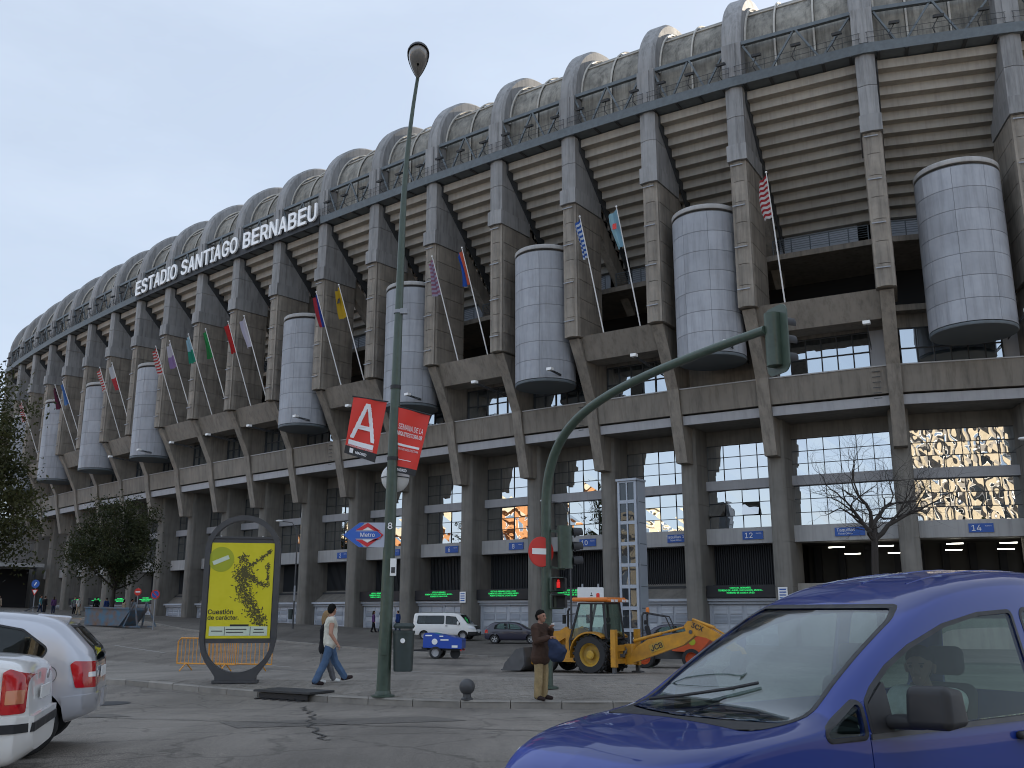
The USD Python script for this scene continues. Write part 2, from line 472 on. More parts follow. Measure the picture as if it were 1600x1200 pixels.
# storm drain mouth in the near kerb
dr = thing('storm_drain', 'dark iron storm drain mouth in the kerb near the lamp post', 'drain', kind=None)
a, b = np.array([-5.6, 22.02]), np.array([-4.2, 21.16])
d = (b - a) / np.linalg.norm(b - a)
nn = np.array([-d[1], d[0]])
T = frame_T(np.array([*a, gz(*a)]), [*d, 0], [*nn, 0], [0, 0, 1])
obj(dr, 'cover', MB().box((0.82, 0.30, KH + 0.012), (1.64, 0.78, 0.04), T), 'drain_iron')
obj(dr, 'mouth', MB().box((0.82, -0.015, KH / 2 - 0.01), (1.44, 0.03, 0.105), T), 'black_paint')
for k in range(6):
    obj(dr, 'grate_bar', MB().box((0.22 + k * 0.24, -0.12, 0.012), (0.05, 0.26, 0.02), T), 'drain_iron')
obj(None, 'manhole_cover', MB().rev([(0, 0.012), (0.40, 0.012), (0.43, 0.0)], c=(-8.35, 20.9, gz(-8.35, 20.9)), sides=28), 'drain_iron', label='round dark manhole cover in the near road', cat='manhole cover')
for k, (x0, y0, x1, y1) in enumerate([(-13.5, 47.5, -9.5, 43.0), (-6.0, 41.0, -2.0, 37.6), (-0.8, 33.5, 2.2, 31.5), (-24, 60, -19, 54.5)]):
    p = resample([(x0, y0), (x1, y1)], 0.8)
    dd = (p[-1] - p[0]) / np.linalg.norm(p[-1] - p[0])
    q = np.array([-dd[1], dd[0]]) * 0.06
    L0 = np.column_stack([p + q, ground(*(p + q).T) + 0.006])
    L1 = np.column_stack([p - q, ground(*(p - q).T) + 0.006])
    obj(None, 'lane_line', MB().grid(np.stack([L0, L1], 0)), 'line_paint', kind='structure')

# repairs in the near road: darker patches and sealed joints, each a thin sheet on the asphalt
ground_mat('asphalt_dark', (0.165, 0.150, 0.133), (0.13, 0.118, 0.105), (0.20, 0.183, 0.162), crack=0.3)
mat('tar', (0.045, 0.042, 0.038), 0.6, noise=0.3, nscale=8)
for k, (x, y, w, l, a) in enumerate([(-2.6, 15.6, 1.5, 3.6, 0.5), (-7.6, 16.8, 1.1, 2.2, 0.62), (1.6, 34.2, 1.6, 4.4, -0.5), (-9.5, 40.5, 1.4, 3.2, -0.75), (-3.2, 46.0, 1.2, 5.0, -0.6)]):
    cA, sA = math.cos(a), math.sin(a)
    pp = [(x + cA * u - sA * v, y + sA * u + cA * v) for u, v in ((-l / 2, -w / 2), (l / 2, -w / 2 + .06), (l / 2 - .05, w / 2), (-l / 2 + .08, w / 2 - .04))]
    obj(None, 'asphalt_patch', drape(pp, 0.005, 0.5), 'asphalt_dark', smooth=True, kind='structure')
for k, pts_ in enumerate([[(-9.5, 17.8), (-5, 15.9), (-1, 14.2), (2.5, 12.4)], [(-4.2, 20.2), (-3.4, 17.4), (-3.0, 14.9), (-2.2, 12.0)], [(-14, 38), (-8, 33.4), (-3, 29.6)], [(-20, 52), (-10, 45), (0, 38.6), (4, 36)]]):
    c_ = smooth_line(pts_, 3)
    c_ = c_ + np.array([[0.07 * math.sin(i * 1.7 + k), 0.07 * math.cos(i * 2.3)] for i in range(len(c_))])
    dd_ = np.gradient(c_, axis=0)
    dd_ /= np.linalg.norm(dd_, axis=1, keepdims=True)
    n_ = np.column_stack([-dd_[:, 1], dd_[:, 0]]) * 0.022
    obj(None, 'tar_seam', MB().grid(np.stack([np.column_stack([q, ground(*q.T) + 0.010]) for q in (c_ + n_, c_ - n_)], 0)), 'tar', kind='structure')

# ------------------------------------------------------------------ stadium: plan
S_ = {0: (31.56, 54.13), 1: (23.18, 56.42), 2: (15.5, 60.52), 3: (9.94, 63.94), 4: (4.35, 67.7), 5: (-1.24, 71.71), 6: (-6.81, 75.92), 7: (-12.33, 80.28),
      8: (-17.79, 84.73), 9: (-23.17, 89.24), 10: (-28.47, 93.8), 11: (-33.67, 98.38), 12: (-38.78, 102.98), 13: (-43.79, 107.6), 14: (-48.72, 112.26),
      15: (-53.57, 116.98), 16: (-58.36, 121.79), 17: (-63.1, 126.74), 18: (-67.82, 131.88), 19: (-72.55, 137.27), 20: (-77.31, 142.99)}
S_[-1] = (40.15, 52.75)
S_[-2] = (48.9, 52.3)
S_[-3] = (57.6, 52.7)
S_[-4] = (66.2, 54.0)
S_[-5] = (74.5, 56.5)
p = np.array(S_[20])
for k, a in ((21, 62), (22, 78), (23, 94), (24, 108)):
    p = p + 6.8 * np.array([-math.cos(math.radians(a)), math.sin(math.radians(a))])
    S_[k] = tuple(p)
KMIN, KMAX = -5, 24
S = {k: np.array(v) for k, v in S_.items()}
BL = {k: float(np.linalg.norm(S[k + 1] - S[k])) for k in range(KMIN, KMAX)}
BT = {k: (S[k + 1] - S[k]) / BL[k] for k in range(KMIN, KMAX)}           # along the wall, towards the far end
BN = {k: np.array([-BT[k][1], BT[k][0]]) for k in BT}
for k in BN:
    if BN[k] @ np.array([-0.4, -0.9]) < 0:
        BN[k] = -BN[k]
for k in (21, 22, 23):
    BN[k] = np.array([-BT[k][1], BT[k][0]])
PT = {k: (lambda v: v / np.linalg.norm(v))(BT[max(k - 1, KMIN)] + BT[min(k, KMAX - 1)]) for k in S}
PN = {k: (lambda v: v / np.linalg.norm(v))(BN[max(k - 1, KMIN)] + BN[min(k, KMAX - 1)]) for k in S}


def pier(k, t):
    """Plane square to the wall at pier k, shifted by t along the wall: (n, z) -> space."""
    o, n, tt = S[k], PN[k], PT[k]
    return lambda q: np.column_stack([o[0] + tt[0] * t + n[0] * np.asarray(q)[:, 0], o[1] + tt[1] * t + n[1] * np.asarray(q)[:, 0], np.asarray(q)[:, 1]])


def bay(b, u):
    """Plane across bay b at fraction u: (n, z) -> space."""
    o = S[b] * (1 - u) + S[b + 1] * u
    n = PN[b] * (1 - u) + PN[b + 1] * u
    return lambda q: np.column_stack([o[0] + n[0] * np.asarray(q)[:, 0], o[1] + n[1] * np.asarray(q)[:, 0], np.asarray(q)[:, 1]])


def bp(b, u, n, z):
    return bay(b, u)(np.array([(n, z)]))[0]


def bbox(mb, b, u0, u1, n0, n1, z0, z1):
    return mb.extr([(n0, z0), (n1, z0), (n1, z1), (n0, z1)], bay(b, u0), bay(b, u1))


CYL = {0, 2, 4, 6, 8, 12, 14, 16, 18}
st = thing('stadium', 'huge concrete football stadium with fins and arched roof', 'stadium')
ZR = [21.5 + 1.486 * k for k in range(8)]
ARC = [(-6 + 6 * math.cos(a), 41 + 6 * math.sin(a)) for a in np.linspace(0, PI * 0.62, 15)]


def arc(r, z0=37.9, a1=PI / 2, k=12):
    """Outline points of the roof barrel at radius r: straight up, then round."""
    return [(-6 + r, z0)] + [(-6 + r * math.cos(a), 41 + r * math.sin(a)) for a in np.linspace(0, a1, k)]


def u_of(b, t):
    return t / BL[b]


for k in range(KMIN + 1, KMAX):
    near = -1 <= k <= 20
    # lower column: round-nosed plan, cast in lifts
    zb = gz(*(S[k] + PN[k] * -6)) - 0.5
    col = MB()
    lifts = [zb, 3.55, 6.45, 9.3, 12.1, 15.6]
    for a, z0, z1 in zip(range(9), lifts[:-1], lifts[1:]):
        w = 0.62
        pl = [(-8.2, -w), (-5.15, -w)] + [(-5.15 + 0.45 * math.cos(g), w * math.sin(g)) for g in np.linspace(-PI / 2, PI / 2, 9)][1:-1] + [(-5.15, w), (-8.2, w)]
        z1 = z1 - 0.035
        f3 = lambda zz: (lambda q: np.column_stack([S[k][0] + PT[k][0] * q[:, 1] + PN[k][0] * q[:, 0], S[k][1] + PT[k][1] * q[:, 1] + PN[k][1] * q[:, 0], np.full(len(q), zz)]))
        col.extr(pl, f3(z0), f3(z1))
        col.extr([(n * 0.995 - 0.03, t * 0.95) for n, t in pl], f3(z1 - 0.01), f3(z1 + 0.04))
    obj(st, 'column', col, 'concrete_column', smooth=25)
    # leaning strut
    sp = [(-3.75, 12.1), (-2.9, 15.5), (-2.62, 17.2), (-1.25, 19.9), (-0.35, 21.42), (-5.4, 21.42), (-5.4, 14.0), (-4.95, 12.1)]
    s1 = MB().extr(sp, pier(k, -0.42), pier(k, 0.42))
    sm_ = obj(st, 'strut', s1, 'concrete_warm')
    # upper fin in cast lifts, with a wider cool-grey cap
    core = MB().extr([(0.02, 21.5), (0.02, 37.5), (-0.3, 37.5), (-3.55, 33.1), (-3.55, 21.5)], pier(k, -0.56), pier(k, 0.56))
    fin = obj(st, 'fin', core, 'concrete_warm')
    tq = lambda z: (lambda q: np.column_stack([S[k][0] + PT[k][0] * q[:, 1] + PN[k][0] * q[:, 0], S[k][1] + PT[k][1] * q[:, 1] + PN[k][1] * q[:, 0], np.full(len(q), z)]))
    nose = [(-0.35 + 0.5 * math.cos(g), 0.62 * math.sin(g)) for g in np.linspace(-PI / 2, PI / 2, 9)]
    plan = [(-3.6, -0.62)] + nose + [(-3.6, 0.62)]
    for a in range(7):
        jz = 0.02
        obj(fin, 'fin_panel', MB().extr(plan, tq(ZR[a] + jz), tq(ZR[a + 1] - jz)), 'concrete_warm', smooth=30)
    # cap: collar, then a shallow V-front above, its inner edge sloping out under the seating
    def cap(w, fr, z0, z1, wedge):
        def inner(z):
            return -3.6 if z <= 33.1 else -3.6 + (z - 33.1) * 3.35 / 4.4
        pa = [(inner(z0), -w), (0.05 + fr, -w * 0.95), (0.05 + fr + wedge, -w * 0.2), (0.05 + fr + wedge, w * 0.2), (0.05 + fr, w * 0.95), (inner(z0), w)]
        pb = [(inner(z1), -w), (0.05 + fr, -w * 0.95), (0.05 + fr + wedge, -w * 0.2), (0.05 + fr + wedge, w * 0.2), (0.05 + fr, w * 0.95), (inner(z1), w)]
        A, B = tq(z0)(np.array(pa)), tq(z1)(np.array(pb))
        i = np.arange(6)
        j = (i + 1) % 6
        m = MB().add(np.vstack([A, B]), np.stack([i, j, j + 6, i + 6], 1))
        return m.add(A, [(0, 2, 1), (0, 3, 2), (0, 5, 3), (5, 4, 3)]).add(B, [(0, 1, 2), (0, 2, 3), (0, 3, 5), (5, 3, 4)])
    obj(fin, 'cap_panel', cap(0.72, 0.22, ZR[7] + 0.02, 33.1, 0.10), 'concrete_cool')
    obj(fin, 'cap_panel', cap(0.63, 0.0, 33.12, 35.2, 0.16), 'concrete_cool')
    obj(fin, 'cap_panel', cap(0.63, 0.0, 35.24, 37.5, 0.16), 'concrete_cool')
    if near:
        cl = MB()
        for a in (1, 3, 5, 7):
            z = ZR[a] - 0.28
            q = tq(z)(np.array([(0.19, 0.5), (0.19, -0.35)]))
            cl.bar(q[0], q[1], 0.07, 0.07)
        obj(fin, 'cable_clamp', cl, 'panel_silver', kind='stuff')
    # raking steel beam under the seats
    obj(st, 'raking_beam', MB().extr([(-0.5, 37.6), (-9.6, 28.2), (-9.6, 26.9), (-0.5, 36.4)], pier(k, -0.74), pier(k, -0.64)), 'steel_dark')
    obj(st, 'raking_wall', MB().extr([(-3.55, 33.2), (-9.6, 27.1), (-9.6, 25.6), (-3.55, 31.4)], pier(k, -0.35), pier(k, 0.35)), 'concrete_warm')
    # roof arch over the fin and the flat box below it
    A1, A0 = arc(6.12, 40.85, PI * 0.62, 16), arc(5.0, 40.85, PI * 0.62, 16)
    ring = A1 + A0[::-1]
    wid = [0.52, 0.78]
    def ringf(t, push):
        f = pier(k, t)
        return lambda q: f(np.asarray(q))
    out = A1
    mid = arc(5.95, 40.85, PI * 0.62, 16)
    am = MB()
    rows = [(A1, -0.50), (A1, 0.50), (mid, 0.70), (A0, 0.76), (A0, -0.76), (mid, -0.70), (A1, -0.50)]
    am.grid(np.stack([pier(k, t)(np.array(o)) for o, t in rows], 0))
    arch = obj(st, 'roof_arch', am, 'concrete_cool', smooth=35)
    obj(arch, 'edge_rib', MB().tube(pier(k, -0.80)(np.array(arc(5.25, 40.9, PI * 0.6, 14))), 0.09, 5), 'rib_pale')
    bx = MB().extr([(0.22, 38.2), (0.22, 40.85), (-0.9, 40.85), (-0.9, 38.2)], pier(k, -0.68), pier(k, 0.68))
    bx.extr([(0.30, 38.25), (0.30, 40.8), (0.225, 40.8), (0.225, 38.25)], pier(k, -0.3), pier(k, 0.3))
    obj(arch, 'arch_foot', bx, 'concrete_cool')

text_cache = {}


def put_text(s, height, depth, o, x, y, z, bold=False, center=True):
    """Lettering with its baseline centre at o, reading along x, upright along y."""
    key = (s, height, depth, bold)
    if key not in text_cache:
        m = meshkit.text_mesh(s, height, depth, bold)
        m.apply_translation((-(m.bounds[0][0] + m.bounds[1][0]) / 2 if center else -m.bounds[0][0], 0, 0))
        text_cache[key] = m
    return MB().tm(text_cache[key], frame_T(o, x, y, z))


def v3(a, z=0.0):
    return np.array([a[0], a[1], z])


cyl_panels = 0
pane_n = 0
for b in range(KMIN + 1, KMAX - 1):
    L = BL[b]
    wide = L > 8
    u0, u1 = 0.66 / L, 1 - 0.66 / L
    vis = -1 <= b <= 19
    # gutter box and walkway
    g = MB().extr([(0.42, 37.45), (0.50, 38.1), (0.40, 38.16), (-0.25, 38.16), (-0.25, 37.9), (-0.75, 37.55), (-0.75, 37.45)], bay(b, 0), bay(b, 1))
    gut = obj(st, 'gutter', g, 'steel_blue')
    fm = MB()
    for u in np.linspace(0.1, 0.9, 5 if wide else 4):
        fm.extr([(0.46, 37.38), (-0.7, 37.38), (-0.7, 37.45), (0.46, 37.45)], bay(b, u - 0.012), bay(b, u + 0.012))
    obj(gut, 'gutter_bracket', fm, 'steel_dark', kind='stuff')
    # truss
    tr = MB().extr([(0.0, 40.72), (0.0, 40.98), (-0.3, 40.98), (-0.3, 40.72)], bay(b, u0), bay(b, u1))
    chord = obj(st, 'truss_chord', tr, 'steel_blue')
    for ua, za, ub, zb_ in ((0.09, 40.6, 0.30, 38.2), (0.32, 38.2, 0.49, 40.75), (0.51, 40.75, 0.70, 38.2), (0.76, 38.2, 0.91, 40.6)):
        obj(chord, 'truss_diagonal', MB().bar(bp(b, ua, -0.12, za), bp(b, ub, -0.05, zb_), 0.13, 0.13), 'steel_blue')
    if vis:
        rl = MB()
        for zz in (38.55, 38.95):
            rl.tube([bp(b, u, 0.38, zz) for u in (0.02, 0.5, 0.98)], 0.018, 4)
        for u in np.linspace(0.03, 0.97, 9):
            rl.tube([bp(b, u, 0.38, 38.1), bp(b, u, 0.38, 38.97)], 0.016, 4)
        obj(gut, 'guard_rail', rl, 'steel_dark')
        if not 8 <= b <= 12:
            for u in ((0.10, 0.45, 0.78) if not wide else (0.2, 0.5, 0.8)):
                lm = MB().tube([bp(b, u, 0.4, 38.1), bp(b, u + 0.02, 0.75, 38.35), bp(b, u - 0.02, 1.0, 38.9)], 0.035, 5)
                q = bp(b, u - 0.02, 1.05, 38.95)
                lm.box((0, 0, 0), (0.62, 0.42, 0.16), frame_T(q, [*BT[b], 0], [*BN[b], 0], [0, 0, 1]) @ TR(rx=-0.35))
                obj(gut, 'floodlight', lm, 'steel_dark')
    # roof panels: two rows by two or three, with pale ribs between
    us = [0.07, 0.5, 0.93] if not wide else [0.06, 0.36, 0.67, 0.94]
    bands = [[(-0.95, 37.9), (-0.95, 41.0)], [(-6 + 5.05 * math.cos(a), 41 + 5.05 * math.sin(a)) for a in np.linspace(0, 0.66, 6)], [(-6 + 5.05 * math.cos(a), 41 + 5.05 * math.sin(a)) for a in np.linspace(0.66, PI * 0.6, 8)]]
    for ua, ub in zip(us[:-1], us[1:]):
        for bi, pr in enumerate(bands):
            pr = np.array(pr)
            th = pr + np.array([-0.18, -0.05])
            e = 0.012
            obj(st, 'roof_panel', MB().grid(np.stack([bay(b, uu)(q) for q, uu in ((th, ua + e), (pr, ua + e), (pr, (ua + ub) / 2), (pr, ub - e), (th, ub - e))], 0)), 'concrete_roof', smooth=35)
    skin_ = [(-0.79, 36.80), (-0.79, 37.46)] + [(-6 + r_, 37.9) for r_ in (4.72,)] + [(-6 + 4.72 * math.cos(a), 41 + 4.72 * math.sin(a)) for a in np.linspace(0, PI * 0.6, 12)] + [(-13.0, 46.2)]
    obj(st, 'roof_backing', MB().grid(np.stack([bay(b, 0.0)(np.array(skin_)), bay(b, 1.0)(np.array(skin_))], 0)), 'dark_void')  # added sheet behind the panels, keeps sky and sun from leaking through
    rib = MB()
    for u in us[1:-1]:
        rib.tube(bay(b, u)(np.array(arc(5.16, 37.95, PI * 0.6, 14))), 0.085, 5)
    for a in (0.66,):
        rib.tube(bay(b, 0.08)(np.array([(-6 + 5.12 * math.cos(a), 41 + 5.12 * math.sin(a))])).tolist() + bay(b, 0.92)(np.array([(-6 + 5.12 * math.cos(a), 41 + 5.12 * math.sin(a))])).tolist(), 0.07, 5)
    obj(st, 'roof_rib', rib, 'rib_pale', smooth=40)
    # seating rows seen from below
    for r in range(13):
        z, n = 37.35 - 0.625 * r, -0.62 - 0.63 * r
        pr = [(n, z), (n, z - 0.62), (n - 0.80, z - 0.62), (n - 0.80, z - 0.50), (n - 0.14, z - 0.50), (n - 0.14, z)]
        obj(st, 'seating_row', MB().extr(pr, bay(b, 0.02), bay(b, 0.98)), 'concrete_step')
    # upper concourse: slab, back panel, railing, dark depth below
    cs = MB().extr([(-6.4, 26.75), (-6.4, 27.15), (-13, 27.15), (-13, 26.75)], bay(b, 0), bay(b, 1))
    con = obj(st, 'concourse_slab', cs, 'concrete_warm')
    obj(con, 'back_wall', MB().extr([(-12.8, -2), (-12.8, 46.3), (-13.1, 46.3), (-13.1, -2)], bay(b, 0), bay(b, 1)), 'dark_void')  # carried past the concourse, down and up to the roof, to block leaking sun
    if vis:
        obj(con, 'concourse_panel', MB().extr([(-8.6, 27.15), (-8.6, 29.2), (-8.7, 29.2), (-8.7, 27.15)], bay(b, 0.2), bay(b, 0.95)), 'gate_panel_dark')
        rl = MB()
        for zz in np.linspace(27.4, 28.25, 6):
            rl.tube([bp(b, 0.1, -6.5, zz), bp(b, 0.95, -6.5, zz)], 0.02 if zz < 28.2 else 0.04, 4)
        for u in np.linspace(0.1, 0.95, 6):
            rl.tube([bp(b, u, -6.5, 27.15), bp(b, u, -6.5, 28.25)], 0.04, 4)
        obj(con, 'railing', rl, 'steel_blue')
        if b not in CYL:
            obj(con, 'lower_rail', MB().tube([bp(b, 0.1, -5.5, 22.9), bp(b, 0.95, -5.5, 22.9)], 0.05, 4), 'steel_blue')
    obj(con, 'lower_floor', MB().extr([(-3.5, 20.9), (-3.5, 21.3), (-13, 21.3), (-13, 20.9)], bay(b, 0), bay(b, 1)), 'concrete_warm')
    us0, us1 = 0.44 / L, 1 - 0.44 / L
    # upper ring beam or stair drum
    if b not in CYL:
        bm = MB().extr([(-0.62, 21.62), (-1.42, 19.9), (-3.2, 19.9), (-3.2, 20.8), (-2.4, 21.62)], bay(b, us0), bay(b, us1))
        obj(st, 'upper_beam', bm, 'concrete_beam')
    else:
        rr = 2.5 if wide else 2.32
        cen = bp(b, 0.46 if not wide else 0.44, -1.35, 0)
        ang = math.atan2(BN[b][1], BN[b][0]) + (0.0 if not wide else 0.1)
        drum = MB().rev([(0.0, 18.52), (rr - 0.25, 18.52), (rr - 0.25, 18.6), (rr - 0.035, 18.62), (rr - 0.035, 28.55), (0, 28.55)], c=cen, sides=40)
        dm = obj(st, 'stair_drum', drum, 'panel_joint', smooth=40)
        obj(dm, 'drum_base', MB().rev([(0, 18.38), (rr - 0.04, 18.38), (rr, 18.44), (rr, 18.56), (rr - 0.3, 18.56)], c=cen, sides=40), 'steel_blue', smooth=40)
        obj(dm, 'drum_rim', MB().rev([(rr - 0.7, 28.72), (rr - 0.02, 28.72), (rr + 0.02, 28.78), (rr + 0.02, 28.98), (rr - 0.05, 29.05), (rr - 0.7, 29.05)], c=cen, sides=40), 'concrete_pale', smooth=40)
        hts = np.linspace(18.6, 28.5, 8)
        for row in range(7):
            for cidx in range(-2, 3):
                if not vis:
                    continue
                a0 = ang + (cidx - 0.5) * PI / 4 + 0.004
                a1 = ang + (cidx + 0.5) * PI / 4 - 0.004
                gs = np.linspace(a0, a1, 7)
                P = []
                for rad, zz in ((rr - 0.08, hts[row] + 0.014), (rr, hts[row] + 0.014), (rr, hts[row + 1] - 0.014), (rr - 0.08, hts[row + 1] - 0.014)):
                    P.append([(cen[0] + rad * math.cos(x), cen[1] + rad * math.sin(x), zz) for x in gs])
                P = np.array(P)
                m = MB().grid(P)
                for e in (0, -1):
                    m.add(P[:, e], [(0, 1, 2, 3)])
                obj(dm, 'drum_panel', m, 'panel_silver', smooth=40)
                cyl_panels += 1
        back = MB()
        gs = np.linspace(ang + 2.5 * PI / 4, ang + 5.5 * PI / 4, 13)
        back.grid(np.array([[(cen[0] + (rr - 0.02) * math.cos(x), cen[1] + (rr - 0.02) * math.sin(x), zz) for x in gs] for zz in (18.6, 28.5)]))
        obj(dm, 'drum_back', back, 'panel_silver', smooth=40)
    # lower ring beam with its grey fascia
    lb = MB().extr([(-2.86, 17.14), (-3.06, 15.42), (-4.2, 15.42), (-4.2, 17.14)], bay(b, us0), bay(b, us1))
    bmr = obj(st, 'lower_beam', lb, 'concrete_beam')
    obj(bmr, 'coping', MB().extr([(-2.80, 17.142), (-2.80, 17.22), (-4.5, 17.22), (-4.5, 17.142)], bay(b, us0), bay(b, us1)), 'concrete_pale')
    obj(bmr, 'fascia', MB().extr([(-3.22, 15.30), (-3.30, 14.68), (-3.42, 14.68), (-3.42, 15.30)], bay(b, us0), bay(b, us1)), 'fascia_grey')
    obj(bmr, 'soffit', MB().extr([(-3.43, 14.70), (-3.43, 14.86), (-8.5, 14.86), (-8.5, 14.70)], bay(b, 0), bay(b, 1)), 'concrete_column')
    if vis:
        lad = MB()
        for r in range(7):
            z = 15.1 + r * 0.35
            lad.bar(bp(b, us0 + 0.05, -2.85 - 0.0 + 0.02, z), bp(b, us0 + 0.11, -2.85 + 0.02, z), 0.04)
        if b in (1, 4, 8):
            obj(bmr, 'rung_ladder', lad, 'steel_dark')
    # strip windows between the beams
    if vis:
        solid = b == 2
        wl = MB().extr([(-4.75, 17.2), (-4.75, 21.0), (-5.0, 21.0), (-5.0, 17.2)], bay(b, us0), bay(b, us1))
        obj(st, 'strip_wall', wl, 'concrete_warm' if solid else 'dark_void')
        if not solid:
            nc = 6 if wide else 5
            ua, ub = 0.17, 0.93
            fr = MB()
            zs = [17.35, 18.6, 19.95]
            ee = np.linspace(ua, ub, nc + 1)
            for e in ee:
                fr.extr([(-4.40, zs[0]), (-4.40, zs[2]), (-4.58, zs[2]), (-4.58, zs[0])], bay(b, e - 0.035 / L), bay(b, e + 0.035 / L))
            for z in zs:
                fr.extr([(-4.405, z - 0.035), (-4.405, z + 0.035), (-4.575, z + 0.035), (-4.575, z - 0.035)], bay(b, ua), bay(b, ub))
            win = obj(st, 'strip_window', fr, 'steel_dark')
            obj(win, 'end_panel', MB().extr([(-4.42, 17.22), (-4.42, 20.0), (-4.7, 20.0), (-4.7, 17.22)], bay(b, us0), bay(b, ua - 0.04 / L)), 'fascia_grey')
            obj(win, 'head_panel', MB().extr([(-4.45, 20.0), (-4.45, 21.3), (-4.7, 21.3), (-4.7, 20.0)], bay(b, us0), bay(b, us1)), 'concrete_warm')
            for ci in range(nc):
                for ri in range(2):
                    j = [R.gauss(0, 0.006) for _ in range(4)]
                    opened = R.random() < 0.07 and ri == 0
                    tip = 0.28 if opened else 0.0
                    P = [bp(b, ee[ci] + 0.03 / L, -4.5 + j[0] + tip, zs[ri] + 0.03), bp(b, ee[ci + 1] - 0.03 / L, -4.5 + j[1] + tip, zs[ri] + 0.03),
                         bp(b, ee[ci + 1] - 0.03 / L, -4.5 + j[2], zs[ri + 1] - 0.03), bp(b, ee[ci] + 0.03 / L, -4.5 + j[3], zs[ri + 1] - 0.03)]
                    if b <= 14:
                        obj(win, 'pane', MB().add(P, [(0, 1, 2, 3)]), 'glass_strip')
                    else:
                        obj(win, 'pane', MB().add(P, [(0, 1, 2, 3)]), 'glass_strip') if ri == 0 else obj(win, 'pane', MB().add(P, [(0, 1, 2, 3)]), 'glass_strip')
    # projecting lamp arm beside every strut
    if vis and b < 14:
        am = MB()
        for dz in (0, 0.28):
            am.bar(bp(b, us0 + 0.1, -3.6, 18.55 + dz * 0.6), bp(b, us0 + 0.1, 1.1, 18.9 + dz * 0.3), 0.06)
        for q in np.linspace(0, 1, 7):
            am.bar(bp(b, us0 + 0.1, -3.6 + 4.6 * q, 18.55 + 0.34 * q), bp(b, us0 + 0.1, -3.6 + 4.6 * min(1, q + 0.08), 18.72 + 0.27 * q), 0.04)
        la = obj(st, 'lamp_arm', am, 'steel_dark')
        obj(la, 'lamp_head', MB().box((0, 0, 0), (0.42, 0.36, 0.2), frame_T(bp(b, us0 + 0.1, 1.2, 19.0), [*BT[b], 0], [*BN[b], 0], [0, 0, 1])), 'white_paint')
    # entrance storeys
    if not vis:
        obj(st, 'entrance_wall', MB().extr([(-7, -1), (-7, 14.7), (-7.3, 14.7), (-7.3, -1)], bay(b, 0), bay(b, 1)), 'concrete_column')
        continue
    obj(st, 'head_wall', MB().extr([(-7.02, 13.62), (-7.02, 14.7), (-7.5, 14.7), (-7.5, 13.62)], bay(b, u0), bay(b, u1)), 'concrete_column')
    obj(st, 'middle_band', MB().extr([(-6.55, 10.36), (-6.55, 11.02), (-7.6, 11.02), (-7.6, 10.36)], bay(b, u0), bay(b, u1)), 'fascia_grey')
    lintel = obj(st, 'lintel', MB().extr([(-6.20, 6.50), (-6.20, 7.60), (-7.9, 7.60), (-7.9, 6.50)], bay(b, u0), bay(b, u1)), 'concrete_pale')
    for z0, z1, rows in ((11.02, 13.62, 3), (7.60, 10.36, 3)):
        nc = 6 if wide else 4
        e = np.linspace(u0, u1, nc + 1)
        zz = np.linspace(z0, z1, rows + 1)
        fr = MB()
        for q in e:
            fr.extr([(-6.97, z0), (-6.97, z1), (-7.08, z1), (-7.08, z0)], bay(b, q - 0.022 / L), bay(b, q + 0.022 / L))
        for z in zz:
            fr.extr([(-6.975, z - 0.022), (-6.975, z + 0.022), (-7.075, z + 0.022), (-7.075, z - 0.022)], bay(b, u0), bay(b, u1))
        cw = obj(st, 'curtain_wall', fr, 'steel_dark')
        obj(cw, 'wall_behind', MB().extr([(-7.4, z0), (-7.4, z1), (-7.5, z1), (-7.5, z0)], bay(b, u0), bay(b, u1)), 'dark_void')
        rest = MB()
        for ci in range(nc):
            for ri in range(rows):
                j = [R.gauss(0, 0.007) for _ in range(4)]
                tip = 0.42 if (b, z0 < 9, ri, ci) in ((2, True, 1, 1), (2, True, 1, 3)) else 0
                P = [bp(b, e[ci] + 0.02 / L, -7.02 + j[0] + tip, zz[ri] + 0.02), bp(b, e[ci + 1] - 0.02 / L, -7.02 + j[1] + tip, zz[ri] + 0.02),
                     bp(b, e[ci + 1] - 0.02 / L, -7.02 + j[2], zz[ri + 1] - 0.02), bp(b, e[ci] + 0.02 / L, -7.02 + j[3], zz[ri + 1] - 0.02)]
                if pane_n < 290:
                    obj(cw, 'pane', MB().add(P, [(0, 1, 2, 3)]), 'glass_mirror')
                    pane_n += 1
                else:
                    rest.add(P, [(0, 1, 2, 3)])
        if rest.v:
            obj(cw, 'pane', rest, 'glass_mirror', kind='stuff')
    zg = gz(*bp(b, 0.5, -6.2, 0)[:2]) + 0.06
    if b <= 1:
        # open lobby with strip lights
        lob = obj(st, 'lobby_wall', MB().extr([(-12.5, -1), (-12.5, 6.72), (-12.7, 6.72), (-12.7, -1)], bay(b, 0), bay(b, 1)), 'interior_wall')
        obj(lob, 'lobby_ceiling', MB().extr([(-7.9, 6.6), (-7.9, 6.75), (-12.5, 6.75), (-12.5, 6.6)], bay(b, 0), bay(b, 1)), 'interior_wall')
        for dx in (0.08, 0.36, 0.62, 0.86):
            obj(lob, 'lobby_pillar', MB().extr([(-12.1, -1), (-12.1, 6.5), (-12.5, 6.5), (-12.5, -1)], bay(b, dx), bay(b, dx + 0.07)), 'dark_void')
        for u, n, z in ((0.62, -8.3, 6.15), (0.50, -9.4, 5.75), (0.20, -8.3, 6.15), (0.12, -9.6, 5.75)) if b == 1 else ((0.62, -8.3, 6.2), (0.62, -9.2, 5.85), (0.18, -8.3, 6.2), (0.18, -9.2, 5.85)):
            obj(lob, 'strip_light', MB().extr([(n, z), (n, z + 0.07), (n - 0.16, z + 0.07), (n - 0.16, z)], bay(b, u - 0.07), bay(b, u + 0.07)), 'lamp_tube')
